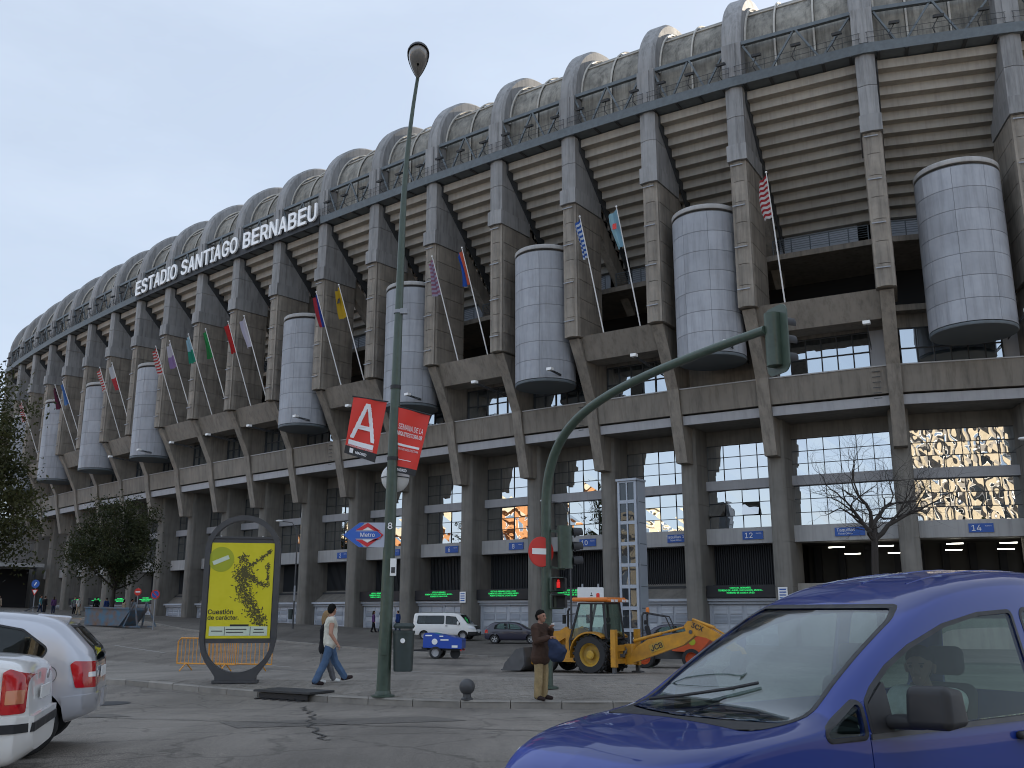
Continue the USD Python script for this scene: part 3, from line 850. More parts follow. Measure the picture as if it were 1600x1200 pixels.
        obj(st, 'parapet_wall', MB().extr([(-6.2, -1), (-6.2, 3.75), (-6.5, 3.75), (-6.5, -1)], bay(b, u0), bay(b, u1)), 'concrete_step')
    else:
        gl = MB()
        for u in np.arange(u0 + 0.02, u1, 0.17 / L):
            gl.extr([(-7.42, 3.7), (-7.42, 6.5), (-7.52, 6.5), (-7.52, 3.7)], bay(b, u), bay(b, u + 0.06 / L))
        gr = obj(st, 'window_grille', gl, 'steel_dark')
        obj(gr, 'grille_back', MB().extr([(-7.8, 3.3), (-7.8, 6.5), (-7.9, 6.5), (-7.9, 3.3)], bay(b, u0), bay(b, u1)), 'dark_void')
        obj(gr, 'grille_sill', MB().extr([(-7.0, 3.55), (-7.0, 3.72), (-7.8, 3.72), (-7.8, 3.55)], bay(b, u0), bay(b, u1)), 'steel_dark')
        if b not in (2, 4, 5, 6, 7, 13, 14, 15, 16):
            obj(st, 'awning_slope', MB().extr([(-6.1, 2.82), (-7.5, 3.9), (-7.6, 3.8), (-6.2, 2.75)], bay(b, u0), bay(b, u1)), 'concrete_column')
        else:
            obj(st, 'awning_slope', MB().extr([(-6.35, 2.82), (-7.5, 3.6), (-7.6, 3.5), (-6.4, 2.75)], bay(b, u0), bay(b, u1)), 'steel_dark')
        # gate: lintel channel, two leaves, louvred panels
        obj(st, 'gate_lintel', MB().extr([(-5.75, 2.62), (-5.75, 2.80), (-7.3, 2.80), (-7.3, 2.62)], bay(b, u0 - 0.02), bay(b, u1 + 0.02)).extr([(-5.95, 2.42), (-5.95, 2.615), (-7.3, 2.615), (-7.3, 2.42)], bay(b, u0), bay(b, u1)), 'gate_grey')
        zt = 2.42
        gf = MB().extr([(-6.18, zg), (-6.18, zt), (-6.3, zt), (-6.3, zg)], bay(b, u0), bay(b, u1))
        for u in (u0, (u0 + u1) / 2 - 0.03, u1 - 0.03):
            gf.extr([(-6.11, zg), (-6.11, zt - 0.01), (-6.178, zt - 0.01), (-6.178, zg)], bay(b, u), bay(b, u + 0.03))
        gate = obj(st, 'gate', gf, 'gate_grey')
        if b <= 13:
            eu = np.linspace(u0 + 0.035, u1 - 0.035, 5)
            ez = np.linspace(zg + 0.12, zt - 0.08, 5)
            for ci in range(4):
                for ri in range(4):
                    ua, ub = eu[ci] + 0.012 + 0.012 * (ci == 2), eu[ci + 1] - 0.012
                    m = MB().extr([(-6.13, ez[ri] + 0.05), (-6.13, ez[ri + 1] - 0.05), (-6.178, ez[ri + 1] - 0.05), (-6.178, ez[ri] + 0.05)], bay(b, ua), bay(b, ub))
                    for z in np.arange(ez[ri] + 0.1, ez[ri + 1] - 0.08, 0.09):
                        m.extr([(-6.11, z), (-6.13, z + 0.05), (-6.13, z)], bay(b, ua + 0.01), bay(b, ub - 0.01))
                    obj(gate, 'gate_panel', m, 'gate_panel_light' if (ri % 2) else 'gate_panel_dark')

# ------------------------------------------------------------------ writing on the building
sg = thing('stadium_name_sign', 'long white capital letters on a dark strip along the gutter', 'sign')
txt = 'ESTADIO SANTIAGO BERNABEU'
line = np.array([S[k] + PN[k] * 0.62 for k in range(14, 6, -1)])
ls = LineString(line)
p0 = ls.project(Point(*(S[13] + PN[13] * 0.62 + BT[12] * 0.0)))
p1 = ls.project(Point(*(S[8] + PN[8] * 0.62)))
adv = {' ': 0.55, 'I': 0.42}
wt = [adv.get(c, 1.0) for c in txt]
scale = (p1 - p0 - 0.3) / sum(wt)
pos = p0 + 0.2
back = MB()
for k in range(8, 13):
    back.extr([(0.52, 37.38), (0.52, 38.3), (0.44, 38.3), (0.44, 37.38)], bay(k, 0), bay(k, 1))
obj(sg, 'backing_strip', back, 'black_paint')
for c, w in zip(txt, wt):
    if c != ' ':
        mid = np.array(ls.interpolate(pos + w * scale / 2).coords[0])
        q = np.array(ls.interpolate(pos + w * scale / 2 + 0.3).coords[0]) - np.array(ls.interpolate(pos + w * scale / 2 - 0.3).coords[0])
        q /= np.linalg.norm(q)
        m = meshkit.text_mesh(c, 1.62, 0.18, True)
        m.apply_translation((-(m.bounds[0][0] + m.bounds[1][0]) / 2, 0, 0))
        wd = m.bounds[1][0] - m.bounds[0][0]
        m.apply_scale((min(1.12, w * scale * 0.86 / wd), 1, 1))
        obj(sg, 'letter_' + c.lower(), MB().tm(m, frame_T(v3(mid, 37.86), v3(q), np.array([0, 0, 1.0]), np.cross(v3(q), [0, 0, 1.0]))), 'letter_white')
    pos += w * scale

LED = {2: ('VISITA EL BERNABEU', 'TERRENO DE JUEGO, VESTUARIOS, MUSEO...', 'HORARIO DE 10:00 A 19:00')}
for b in (2, 4, 5, 6, 7, 13, 14, 15, 16):
    L = BL[b]
    led = thing('led_display', 'green text display above the gate %s' % {
        2: 'right of the silver lift tower', 4: 'behind the traffic light pole', 5: 'above the dark car, left of the no entry sign', 6: 'above the white van', 7: 'behind the tall lamp post',
        13: 'beside the round tree at its right', 14: 'behind the crown of the round tree', 15: 'just left of the round tree', 16: 'far left, above the crowd'}[b], 'display board')
    ua, ub = 0.75 / L, 1 - 0.70 / L
    obj(led, 'case', MB().extr([(-5.55, 2.84), (-5.55, 3.66), (-6.1, 3.66), (-6.1, 2.84)], bay(b, ua), bay(b, ub)), 'black_paint')
    if b % 2 == 0 or b > 10:
        rows = ('VISITA EL BERNABEU', 'TERRENO DE JUEGO, VESTUARIOS, MUSEO...', 'HORARIO DE 10:00 A 19:00')
    else:
        rows = ('VISITA EL BERNABEU 10:00 A 19:00', 'TERRENO DE JUEGO, VESTUARIOS, MUSEO', 'PUERTA 7, PASEO DE LA CASTELLANA')
    xdir = v3(-BT[b])
    for i, r in enumerate(rows):
        o = bp(b, (ua + ub) / 2, -5.548, 3.44 - 0.165 * i)
        m = put_text(r, 0.105, 0.006, o, xdir, np.array([0, 0, 1.0]), np.cross(xdir, [0, 0, 1.0]))
        wid = np.ptp(np.vstack(m.v) @ xdir)
        mx = (ub - ua) * L * 0.93
        if wid > mx:
            c = o @ xdir
            m.v = [v - np.outer((v @ xdir - c) * (1 - mx / wid), xdir) for v in m.v]
        obj(led, 'text_line', m, 'led_green')

GS = {0: ('14', 0), 1: ('Taquillas', 1), 2: ('12', 0), 3: ('Taquillas 10', 1), 4: ('10', 0), 5: ('8', 0), 6: ('6', 0), 7: ('4', 0), 8: ('2', 0)}
for b, (t, kind) in GS.items():
    L = BL[b]
    gs = thing('gate_sign', ('blue sign with white number %s on a concrete lintel, %s' % (t, {0: 'rightmost of the signs', 2: 'left of the bare tree', 4: 'right of the no entry sign', 5: 'left of the no entry sign', 6: 'above the white minibus', 7: 'half behind the lamp post', 8: 'left of the lamp post'}[b])) if not kind else ('blue ticket office sign behind the bare tree' if b == 1 else 'blue ticket office sign with icon right of the lift tower'), 'sign')
    w = 1.45 if not kind else 1.9
    uc = 0.36 if b in (2, 3) else (0.46 if b else 0.44)
    if b == 3:
        uc = 0.22
    if b >= 4:
        uc = 0.38
    xdir = v3(-BT[b])
    nrm3 = np.cross(xdir, [0, 0, 1.0])
    o = bp(b, uc, -6.19, 7.05)
    Tm = frame_T(o, xdir, nrm3, [0, 0, 1.0])
    obj(gs, 'plate', MB().box((0, 0.03, 0), (w, 0.05, 0.56), Tm), 'sign_blue')
    f = lambda x, z: o + xdir * x + np.array([0, 0, z]) + nrm3 * 0.056
    if not kind:
        obj(gs, 'number', put_text(t, 0.36, 0.004, f(-0.28, -0.18), xdir, np.array([0, 0, 1.0]), nrm3), 'white_paint')
        obj(gs, 'small_text', put_text('PUERTA', 0.07, 0.004, f(0.42, 0.08), xdir, np.array([0, 0, 1.0]), nrm3), 'white_paint')
    else:
        obj(gs, 'text_line', put_text(t, 0.2, 0.004, f(-0.25, 0.02), xdir, np.array([0, 0, 1.0]), nrm3), 'white_paint')
        obj(gs, 'text_line', put_text('Ticket Office', 0.11, 0.004, f(-0.3, -0.18), xdir, np.array([0, 0, 1.0]), nrm3), 'white_paint')
        if b == 3:
            obj(gs, 'icon', MB().box((0.62, 0.06, 0.02), (0.14, 0.012, 0.30), Tm).box((0.78, 0.06, 0.02), (0.12, 0.012, 0.30), Tm), 'white_paint')
# notice plates on two columns
for k, lab in ((6, 'small white notice on the column right of the white van'), (2, 'small white notice on the column above the blue car roof')):
    nt = thing('notice_plate', lab, 'notice')
    P = lambda t, n, z: np.array([*(S[k] + PT[k] * t + PN[k] * n), z])
    Tm = frame_T(P(0.0, -4.62, 3.05), v3(-PT[k]), np.cross(v3(-PT[k]), [0, 0, 1.0]), [0, 0, 1.0])
    obj(nt, 'plate', MB().box((0, 0, 0), (0.62, 0.05, 0.86), Tm), 'white_paint')
    for i in range(4):
        obj(nt, 'printed_bar', MB().box((0, 0.029, 0.28 - 0.18 * i), (0.44, 0.006, 0.08), Tm), 'sign_blue')

# glazed lift tower standing before the wall
lt = thing('lift_tower', 'narrow silver glazed lift tower standing before the columns', 'tower')
mirror_glass('glass_lift', 0.07, (0.9, 0.95, 1), (0.02, 0.022, 0.025), 0.008, 0.8)
mat('lift_metal', (0.36, 0.39, 0.44), 0.5, metal=0.2, noise=0.06, nscale=2, rand=0.03)
o = bp(3, 0.80, -3.0, 0)
o = np.array([7.85, 63.3, 0.0])
xd, yd = v3(-BT[3]), v3(-BN[3])
Tm = frame_T(o, xd, yd, [0, 0, 1.0])
W, D, z0, z1 = 1.36, 1.3, -0.6, 10.25
fr = MB()
for sx in (-1, 0, 1):
    fr.box((sx * (W / 2 - 0.08), -D / 2 + 0.08, (z0 + z1) / 2), (0.16 if sx else 0.09, 0.14, z1 - z0), Tm)
ez = np.linspace(z0, z1, 9)
for z in ez:
    fr.box((0, -D / 2 + 0.08, z), (W, 0.12, 0.22), Tm)
body = MB().box((0, 0.16, (z0 + z1) / 2), (W, D - 0.16, z1 - z0), Tm)
obj(lt, 'shaft', body, 'lift_metal')
ff = obj(lt, 'front_frame', fr, 'lift_metal')
for i in range(8):
    for sx in (-1, 1):
        c = sx * (W / 4 - 0.02)
        obj(ff, 'pane', MB().box((c, -D / 2 + 0.09, (ez[i] + ez[i + 1]) / 2), (W / 2 - 0.20, 0.03, ez[i + 1] - ez[i] - 0.24), Tm), 'glass_lift')
obj(lt, 'roof_cap', MB().box((0, 0, z1 + 0.08), (W + 0.14, D + 0.14, 0.14), Tm), 'lift_metal')
for z in ez[1:-1]:
    obj(lt, 'side_joint', MB().box((W / 2 + 0.004, 0.2, z), (0.012, D - 0.4, 0.05), Tm), 'steel_blue')

# ------------------------------------------------------------------ more materials
from scipy.interpolate import PchipInterpolator
mat('pole_green', (0.040, 0.062, 0.045), 0.45, noise=0.3, nscale=6, bump=0.1, bscale=60, coat=0.2)
mat('frame_iron', (0.050, 0.050, 0.053), 0.45, noise=0.15, nscale=5)
mat('poster_yellow', (0.60, 0.53, 0.018), 0.35, noise=0.05, nscale=2)
mat('poster_green', (0.33, 0.36, 0.02), 0.4)
mat('poster_leaf', (0.085, 0.075, 0.018), 0.5, rand=0.3)
mat('poster_pale', (0.55, 0.62, 0.50), 0.4)
mat('banner_red', (0.62, 0.030, 0.018), 0.55, noise=0.05, nscale=3)
mat('banner_white', (0.75, 0.74, 0.76), 0.55)
mat('globe_white', (0.60, 0.60, 0.59), 0.3, noise=0.06, nscale=4)
mat('bin_green', (0.030, 0.042, 0.040), 0.45, noise=0.2, nscale=8)
mat('barrier_orange', (0.62, 0.27, 0.035), 0.5, noise=0.2, nscale=8)
mat('rubber', (0.018, 0.018, 0.019), 0.8, noise=0.25, nscale=10)
mat('trim_black', (0.016, 0.016, 0.018), 0.55, noise=0.1, nscale=10)
mat('wheel_alloy', (0.50, 0.51, 0.52), 0.35, metal=0.7)
mat('paint_blue', (0.005, 0.022, 0.165), 0.55, spec=0.2, coat=0.8)
mat('paint_silver', (0.48, 0.49, 0.53), 0.32, metal=0.55, coat=1.0)
mat('paint_white', (0.74, 0.73, 0.71), 0.35, coat=1.0)
mat('paint_night', (0.016, 0.015, 0.028), 0.3, coat=1.0)
mat('tail_red', (0.42, 0.006, 0.010), 0.15, coat=1.0)
mat('tail_amber', (0.55, 0.20, 0.10), 0.15, coat=1.0)
mat('lamp_clear', (0.75, 0.77, 0.80), 0.12, coat=1.0)
mat('seat_grey', (0.020, 0.020, 0.023), 0.9, noise=0.15, nscale=20)
mat('plate_white', (0.75, 0.75, 0.73), 0.4)
mat('digger_yellow', (0.62, 0.29, 0.014), 0.5, noise=0.3, nscale=2.2, coat=0.15, color2=(0.33, 0.155, 0.022), bump=0.15)
mat('digger_orange', (0.62, 0.17, 0.02), 0.4, noise=0.1, nscale=3)
mat('bucket_steel', (0.075, 0.075, 0.078), 0.6, noise=0.3, nscale=3)
mat('rim_yellow', (0.56, 0.33, 0.02), 0.6, noise=0.3, nscale=4, color2=(0.26, 0.17, 0.05))
mat('dumper_orange', (0.48, 0.075, 0.018), 0.5, noise=0.15, nscale=4)
mat('compressor_blue', (0.010, 0.055, 0.33), 0.4, coat=0.4)
mat('skip_blue', (0.045, 0.16, 0.26), 0.6, noise=0.35, nscale=2, color2=(0.16, 0.085, 0.04))
mat('skin', (0.42, 0.22, 0.15), 0.55, noise=0.06, nscale=20)
mat('skin_brown', (0.17, 0.085, 0.055), 0.6, noise=0.06, nscale=20)  # driver only: skin darkened, the shade of the cab put into its colour
mat('skin_dark', (0.30, 0.15, 0.10), 0.55, noise=0.06, nscale=20)
mat('hair_black', (0.008, 0.007, 0.006), 0.95, spec=0.15, noise=0.3, nscale=60)
mat('hair_blond', (0.26, 0.17, 0.085), 0.8, spec=0.2, noise=0.3, nscale=60)
mat('hair_brown', (0.04, 0.025, 0.015), 0.9, spec=0.15, noise=0.3, nscale=60)
for nm, c in dict(jacket_brown=(0.058, 0.034, 0.025), khaki=(0.30, 0.225, 0.120), denim=(0.075, 0.125, 0.215), denim_dark=(0.025, 0.035, 0.07), vest_cream=(0.62, 0.60, 0.52),
                  cloth_black=(0.012, 0.012, 0.014), cloth_white=(0.62, 0.62, 0.60), cloth_red=(0.42, 0.03, 0.02), cloth_teal=(0.10, 0.28, 0.32), cloth_purple=(0.09, 0.04, 0.12),
                  cloth_orange=(0.5, 0.16, 0.03), cloth_beige=(0.40, 0.33, 0.24), cloth_blue=(0.03, 0.06, 0.20), cloth_grey=(0.13, 0.13, 0.14), cloth_pink=(0.45, 0.22, 0.24), shoe_dark=(0.03, 0.02, 0.02)).items():
    mat(nm, c, 0.92, spec=0.2, noise=0.22, nscale=7, bump=0.5, bscale=25)
mat('bark', (0.030, 0.024, 0.020), 0.9, noise=0.3, nscale=8, bump=0.5, bscale=12)


def pane_mat(name, tint, base=.05, grow_=.85, power=3.2, ior=None, floor=None):
    """Thin glazing: clear seen square on, mirror-like at a glance, the same from either side."""
    n = {'t': ('transparent_bsdf', {'color': tint}), 'g': ('glossy_bsdf', {'color': (1, 1, 1), 'roughness': 0.0}), 'f': ('layer_weight', {'blend': 0.5}), 'p': ('math', {'math_type': 'power', 'value2': power}),
         'x': ('math', {'math_type': 'multiply_add', 'value2': grow_, 'value3': base, 'use_clamp': True}), 'm': ('mix_closure', {})}
    L = [('f.facing', 'p.value1'), ('p.value', 'x.value1'), ('x.value', 'm.fac'), ('t.BSDF', 'm.closure1'), ('g.BSDF', 'm.closure2')]
    M[name] = usdkit.material(stage, '/World/Looks/' + name, n, L, surface='m.closure')


pane_mat('car_glass', (0.70, 0.78, 0.75), .012, .7, 4.0)
pane_mat('windscreen', (0.70, 0.78, 0.78), .04, .55, 2.8)
pane_mat('car_glass_dark', (0.42, 0.47, 0.47), .04, .8)


def leaf_mat(name, c, c2):
    M[name] = usdkit.material(stage, '/World/Looks/' + name, {
        'g': ('geometry', {}), 'n': ('noise_texture', {'scale': 0.55, 'detail': 3.0}), 'r': ('rgb_ramp', {'ramp': [(0.3, c), (0.7, c2)]}),
        'w': ('map_range', {'from_min': 0.0, 'from_max': 1.0, 'to_min': 0.6, 'to_max': 1.4}), 'cc': ('combine_color', {}), 'mm': ('mix', {'mix_type': 'multiply', 'fac': 1.0}),
        'd': ('principled_bsdf', {'roughness': 0.6, 'specular_ior_level': 0.25}), 't': ('translucent_bsdf', {}), 'm': ('mix_closure', {'fac': 0.3})},
        [('g.position', 'n.vector'), ('n.fac', 'r.fac'), ('g.random_per_island', 'w.value'), ('w.result', 'cc.r'), ('w.result', 'cc.g'), ('w.result', 'cc.b'), ('r.color', 'mm.color1'), ('cc.color', 'mm.color2'),
         ('mm.color', 'd.base_color'), ('mm.color', 't.color'), ('d.BSDF', 'm.closure1'), ('t.BSDF', 'm.closure2')], surface='m.closure')


leaf_mat('leaf_olive', (0.058, 0.072, 0.026), (0.150, 0.150, 0.055))
leaf_mat('leaf_dark', (0.040, 0.056, 0.022), (0.115, 0.125, 0.050))

# ------------------------------------------------------------------ flags on the upper beams
FL = [(1, .73, [(.35, .02, .03), (.60, .58, .60)], 'h', 'red and white striped flag beside the second fin from the right'), (3, .22, [(.22, .42, .55), (.30, .52, .62)], 'v', 'pale blue flag with a small red mark'),
      (3, .66, [(.03, .11, .42), (.55, .62, .72)], 'h', 'blue and white striped flag left of the pale blue one'), (5, .20, [(.55, .10, .05), (.02, .09, .42)], 'v', 'half orange half blue flag'),
      (5, .64, [(.30, .13, .20), (.36, .33, .46)], 'h', 'faded purple flag left of the orange and blue one'), (7, .20, [(.55, .36, .02), (.50, .32, .02)], 'v', 'yellow flag with a dark mark'),
      (7, .63, [(.02, .05, .28), (.40, .03, .05)], 'v', 'dark blue flag with red half next to the yellow one'), (9, .18, [(.55, .53, .62), (.48, .46, .58)], 'v', 'white flag right of the plain red one'),
      (9, .57, [(.50, .02, .02), (.42, .02, .02)], 'v', 'large plain red flag'), (10, .13, [(.02, .26, .07), (.03, .20, .06)], 'v', 'plain green flag'), (10, .56, [(.30, .48, .58), (.02, .27, .18)], 'd', 'light blue and green flag'),
      (11, .10, [(.55, .53, .60), (.30, .20, .42)], 'd', 'white flag with a purple band'), (11, .54, [(.50, .04, .04), (.60, .56, .56)], 'h', 'red and white flag left of the purple banded one'),
      (13, .04, [(.55, .56, .60), (.46, .04, .05)], 'd', 'white flag with red foot'), (13, .49, [(.50, .05, .05), (.62, .58, .56)], 'h', 'red and white striped flag before a far stair drum'),
      (15, .02, [(.05, .13, .36), (.10, .22, .48)], 'v', 'plain blue flag on the far curve'), (15, .38, [(.05, .015, .03), (.12, .02, .05)], 'v', 'dark maroon flag on the far curve'), (17, .25, [(.48, .06, .06), (.60, .55, .55)], 'h', 'red and white striped flag beside the tree at the far left')]
for i, (b, u, cols, how, lab) in enumerate(FL):
    t = thing('flagpole', lab + ' on a leaning pole', 'flag')
    rnd = random.Random(100 + i)
    base, tip = bp(b, u, -0.75, 21.62), bp(b, u, 2.5 + rnd.uniform(-.1, .1), 29.5)
    d = (tip - base) / np.linalg.norm(tip - base)
    obj(t, 'pole', MB().tube([base, (base + tip) / 2, tip], [0.05, 0.045, 0.03], 8), 'white_paint', smooth=40)
    obj(t, 'finial', MB().tm(trimesh.creation.icosphere(1, 0.075), TR(tip + d * 0.06)), 'white_paint', smooth=True)
    Lf = rnd.uniform(2.5, 3.0)
    hang = rnd.uniform(0.75, 1.15)
    nm = 'flag_cloth_%d' % i
    n = {'tc': ('uvmap', {'attribute': 'st'}), 's': ('separate_xyz', {}), 'p': ('principled_bsdf', {'roughness': 0.8}), 'x': ('math', {'math_type': 'multiply', 'value2': 8.0 if how == 'h' else 1.0}),
         'f': ('math', {'math_type': 'fraction'}), 'r': ('rgb_ramp', {'ramp': [(0.0, cols[0]), (0.49, cols[0]), (0.51, cols[1]), (1.0, cols[1])]}), 'tr': ('translucent_bsdf', {}), 'm': ('mix_closure', {'fac': 0.25})}
    Lk = [('tc.UV', 's.vector'), (('s.y' if how in 'hd' else 's.x'), 'x.value1'), ('x.value', 'f.value1'), ('f.value', 'r.fac'), ('r.color', 'p.base_color'), ('r.color', 'tr.color'), ('p.BSDF', 'm.closure1'), ('tr.BSDF', 'm.closure2')]
    M[nm] = usdkit.material(stage, '/World/Looks/' + nm, n, Lk, surface='m.closure')
    nu, nv = 12, 20
    P = np.zeros((nu, nv, 3))
    uv = []
    along = v3(BT[b])
    out = v3(BN[b])
    for a in range(nu):
        fa = a / (nu - 1)
        for c in range(nv):
            fc = c / (nv - 1)
            q = tip - d * (0.12 + fa * 0.0) - d * Lf * fc * (1 - 0.25 * fa)
            # the fly end droops and gathers in folds beside the pole
            fold = 0.16 * math.sin(fa * 9 + i + fc * 2) * fa
            q = q + along * (hang * fa * (0.55 + 0.25 * math.sin(fc * 3 + i))) * 0.75 + np.array([0, 0, -1.0]) * (0.9 * fa * (0.5 + 0.5 * fc)) + out * (fold + 0.10 * fa)
            P[a, c] = q
            uv.append((fa, fc))
    m = MB().grid(P).mesh()
    pr = usdkit.mesh(stage, str(t.GetPath()) + '/cloth', m, M[nm], smooth=True, uv=uv)
    if 'mark' in lab:
        q = P[5, 8]
        obj(t, 'emblem', MB().box((0, 0, 0), (0.30, 0.02, 0.42), frame_T(q + out * 0.22, along, out, [0, 0, 1.0])), 'sign_red' if 'red' in lab else 'trim_black')

# ------------------------------------------------------------------ people
def hull_chain(bones, J, grow=0.0, seg=10):
    parts = []
    for a, b in bones:
        (pa, ra), (pb, rb) = J[a], J[b]
        parts.append(manifold3d.Manifold.batch_hull([manifold3d.Manifold.sphere(ra + grow, seg).translate(tuple(map(float, pa))), manifold3d.Manifold.sphere(rb + grow, seg).translate(tuple(map(float, pb)))]))
    return manifold3d.Manifold.batch_boolean(parts, manifold3d.OpType.Add)


def soft(man, ref, it=8):
    if ref:
        man = man.refine_to_length(ref)
    m = to_tm(man)
    m.merge_vertices()
    if ref:
        trimesh.smoothing.filter_taubin(m, iterations=it)
    return m


def person(label, loc, rz, pose, wear, h=1.74, near=False, group=None, hair='short', skin='skin', hairm='hair_black', extra=None, female=False):
    """Builds a clothed figure facing local +x. pose: dict of joint overrides in units of the height."""
    sw = 0.095 if female else 0.112
    J = {'hip': (0, 0, .53), 'waist': (0, 0, .60), 'chest': (0, 0, .735), 'neck': (0, 0, .825), 'skull': (.01, 0, .93),
         'shl': (0, sw, .80), 'shr': (0, -sw, .80), 'ell': (-.02, sw + .03, .63), 'elr': (-.02, -sw - .03, .63), 'wrl': (.03, sw + .035, .49), 'wrr': (.03, -sw - .035, .49),
         'hpl': (0, .05, .52), 'hpr': (0, -.05, .52), 'knl': (.01, .055, .285), 'knr': (.01, -.055, .285), 'anl': (-.01, .055, .045), 'anr': (-.01, -.055, .045),
         'tol': (.09, .065, .018), 'tor': (.09, -.065, .018)}
    J.update(pose)
    rad = {'hip': .075, 'waist': .064 if female else .070, 'chest': .074, 'neck': .032, 'skull': .060, 'shl': .036, 'shr': .036, 'ell': .026, 'elr': .026, 'wrl': .018, 'wrr': .018,
           'hpl': .056, 'hpr': .056, 'knl': .035, 'knr': .035, 'anl': .024, 'anr': .024, 'tol': .016, 'tor': .016}
    G = {k: (np.array(v) * h, rad[k] * h) for k, v in J.items() if k in rad}
    seg = 12 if near else 8
    ref = 0.03 if near else 0
    bones = [('hip', 'waist'), ('waist', 'chest'), ('chest', 'neck'), ('chest', 'shl'), ('chest', 'shr'), ('neck', 'shl'), ('neck', 'shr'), ('shl', 'ell'), ('ell', 'wrl'), ('shr', 'elr'), ('elr', 'wrr'), ('hip', 'hpl'), ('hip', 'hpr'),
             ('hpl', 'knl'), ('knl', 'anl'), ('hpr', 'knr'), ('knr', 'anr'), ('anl', 'tol'), ('anr', 'tor')]
    body = hull_chain(bones, G, 0, seg)
    hd = pose.get('_turn', 0.0)
    ch, shn = math.cos(hd), math.sin(hd)
    sk = G['skull'][0]
    def hp(x, y, z):
        return tuple(sk + np.array([ch * x - shn * y, shn * x + ch * y, z]) * h)
    sp = lambda r, x, y, z: manifold3d.Manifold.sphere(r * h, seg).translate(hp(x, y, z))
    head = manifold3d.Manifold.batch_hull([sp(.050, .0, 0, .018), sp(.043, -.022, 0, .012), sp(.022, .035, 0, -.045), sp(.030, .02, 0, -.02), sp(.028, .034, 0, .018)])
    neck = manifold3d.Manifold.batch_hull([sp(.028, -.008, 0, -.04), manifold3d.Manifold.sphere(.032 * h, seg).translate(tuple(G['neck'][0]))])
    nose = manifold3d.Manifold.batch_hull([sp(.008, .056, 0, .005), sp(.010, .066, 0, -.016), sp(.006, .056, .008, -.018), sp(.006, .056, -.008, -.018)])
    ears = [manifold3d.Manifold.batch_hull([sp(.009, -.002, s * .05, .006), sp(.007, .0, s * .049, -.014)]) for s in (1, -1)]
    hands = []
    for s in 'lr':
        w, e = G['wr' + s][0], G['el' + s][0]
        d = (w - e) / (np.linalg.norm(w - e) + 1e-9)
        side = np.cross(d, [0, 0, 1.0]) if abs(d[2]) < 0.9 else np.array([1.0, 0, 0])
        side = side / np.linalg.norm(side)
        nn = np.cross(d, side)
        q = lambda r, a, b_, c: manifold3d.Manifold.sphere(r * h, 8 if near else 6).translate(tuple(w + (d * a + side * b_ + nn * c) * h))
        hands.append(manifold3d.Manifold.batch_hull([q(.014, .0, 0, 0), q(.011, .045, .016, 0), q(.011, .045, -.016, 0)]))
        if near:
            for fi, (off, ln) in enumerate(((-.020, .030), (-.007, .036), (.007, .034), (.019, .026))):
                hands.append(manifold3d.Manifold.batch_hull([q(.0055, .045, off, 0), q(.0052, .045 + ln * .6, off * 1.1, .006)]))
                hands.append(manifold3d.Manifold.batch_hull([q(.0052, .045 + ln * .6, off * 1.1, .006), q(.0045, .045 + ln * .9, off * 1.1, .022)]))
            hands.append(manifold3d.Manifold.batch_hull([q(.007, .012, .016, .004), q(.006, .036, .034, .012)]))
    whole = manifold3d.Manifold.batch_boolean([body, head, neck, nose] + ears + hands, manifold3d.OpType.Add)
    t = thing('person', label, 'person', loc, rz, group=group)
    obj(t, 'body', soft(whole, 0.016 if near else 0, 4), skin, smooth=True)
    # hair and eyes
    hm = [sp(.055, -.010, 0, .030), sp(.047, -.030, 0, .012)]
    if hair == 'short':
        hm += [sp(.036, -.036, 0, -.012), sp(.032, .018, 0, .046)]
    else:
        hm += [sp(.040, -.050, 0, -.05), sp(.032, .018, 0, .046), sp(.03, -.045, 0.02, -.12), sp(.03, -.045, -0.02, -.12)]
    hh = manifold3d.Manifold.batch_hull(hm)
    hh = hh - manifold3d.Manifold.batch_hull([sp(.045, .062, 0, -.012), sp(.045, .062, 0, -.1), sp(.03, .04, 0.03, -.10), sp(.03, .04, -.03, -.10), sp(.04, .045, 0, -.02)])
    obj(t, 'hair', soft(hh, 0.02 if near else 0, 3), hairm, smooth=True)
    if near:
        ey = MB()
        for s in (1, -1):
            obj(t, 'eye', MB().tm(trimesh.creation.icosphere(1, .0055 * h), TR(hp(.054, s * .020, .006))), 'hair_black', smooth=True)
            obj(t, 'eyebrow', MB().bar(hp(.059, s * .012, .017), hp(.055, s * .030, .016), .003 * h), hairm)
        obj(t, 'mouth', MB().bar(hp(.053, -.014, -.036), hp(.053, .014, -.036), .005 * h), 'skin_dark')
    up = {'sleeves': ('ell', 'elr'), 'long': ('wrl', 'wrr')}
    torso_b = [('hip', 'waist'), ('waist', 'chest'), ('chest', 'shl'), ('chest', 'shr'), ('shl', 'shr')]
    kind, cm, grow = wear['top']
    arms = [] if kind == 'vest' else [('shl', 'ell'), ('shr', 'elr')] + ([('ell', 'wrl'), ('elr', 'wrr')] if kind in ('long', 'jacket') else [])
    Gt = dict(G)
    if kind in ('jacket',):
        Gt['hip'] = (G['hip'][0] - np.array([0, 0, .045 * h]), G['hip'][1] * 1.02)
    for k in ('wrl', 'wrr'):
        e = G['el' + k[2]][0]
        Gt[k] = (G[k][0] * .93 + e * .07, G[k][1] * 1.05)
    drop = .050 if kind == 'jacket' else .012
    for k in ('hpl', 'hpr'):
        Gt[k] = (G[k][0] * np.array([.6, 1.0, 1]) + np.array([0, 0, -drop * h]), G['hip'][1] * (.98 if kind == 'jacket' else .84))
    top = hull_chain(torso_b + [('waist', 'hpl'), ('waist', 'hpr'), ('hpl', 'hpr')], Gt, grow * h, seg)
    if arms:
        top = top + hull_chain(arms, Gt, grow * .8 * h, seg)
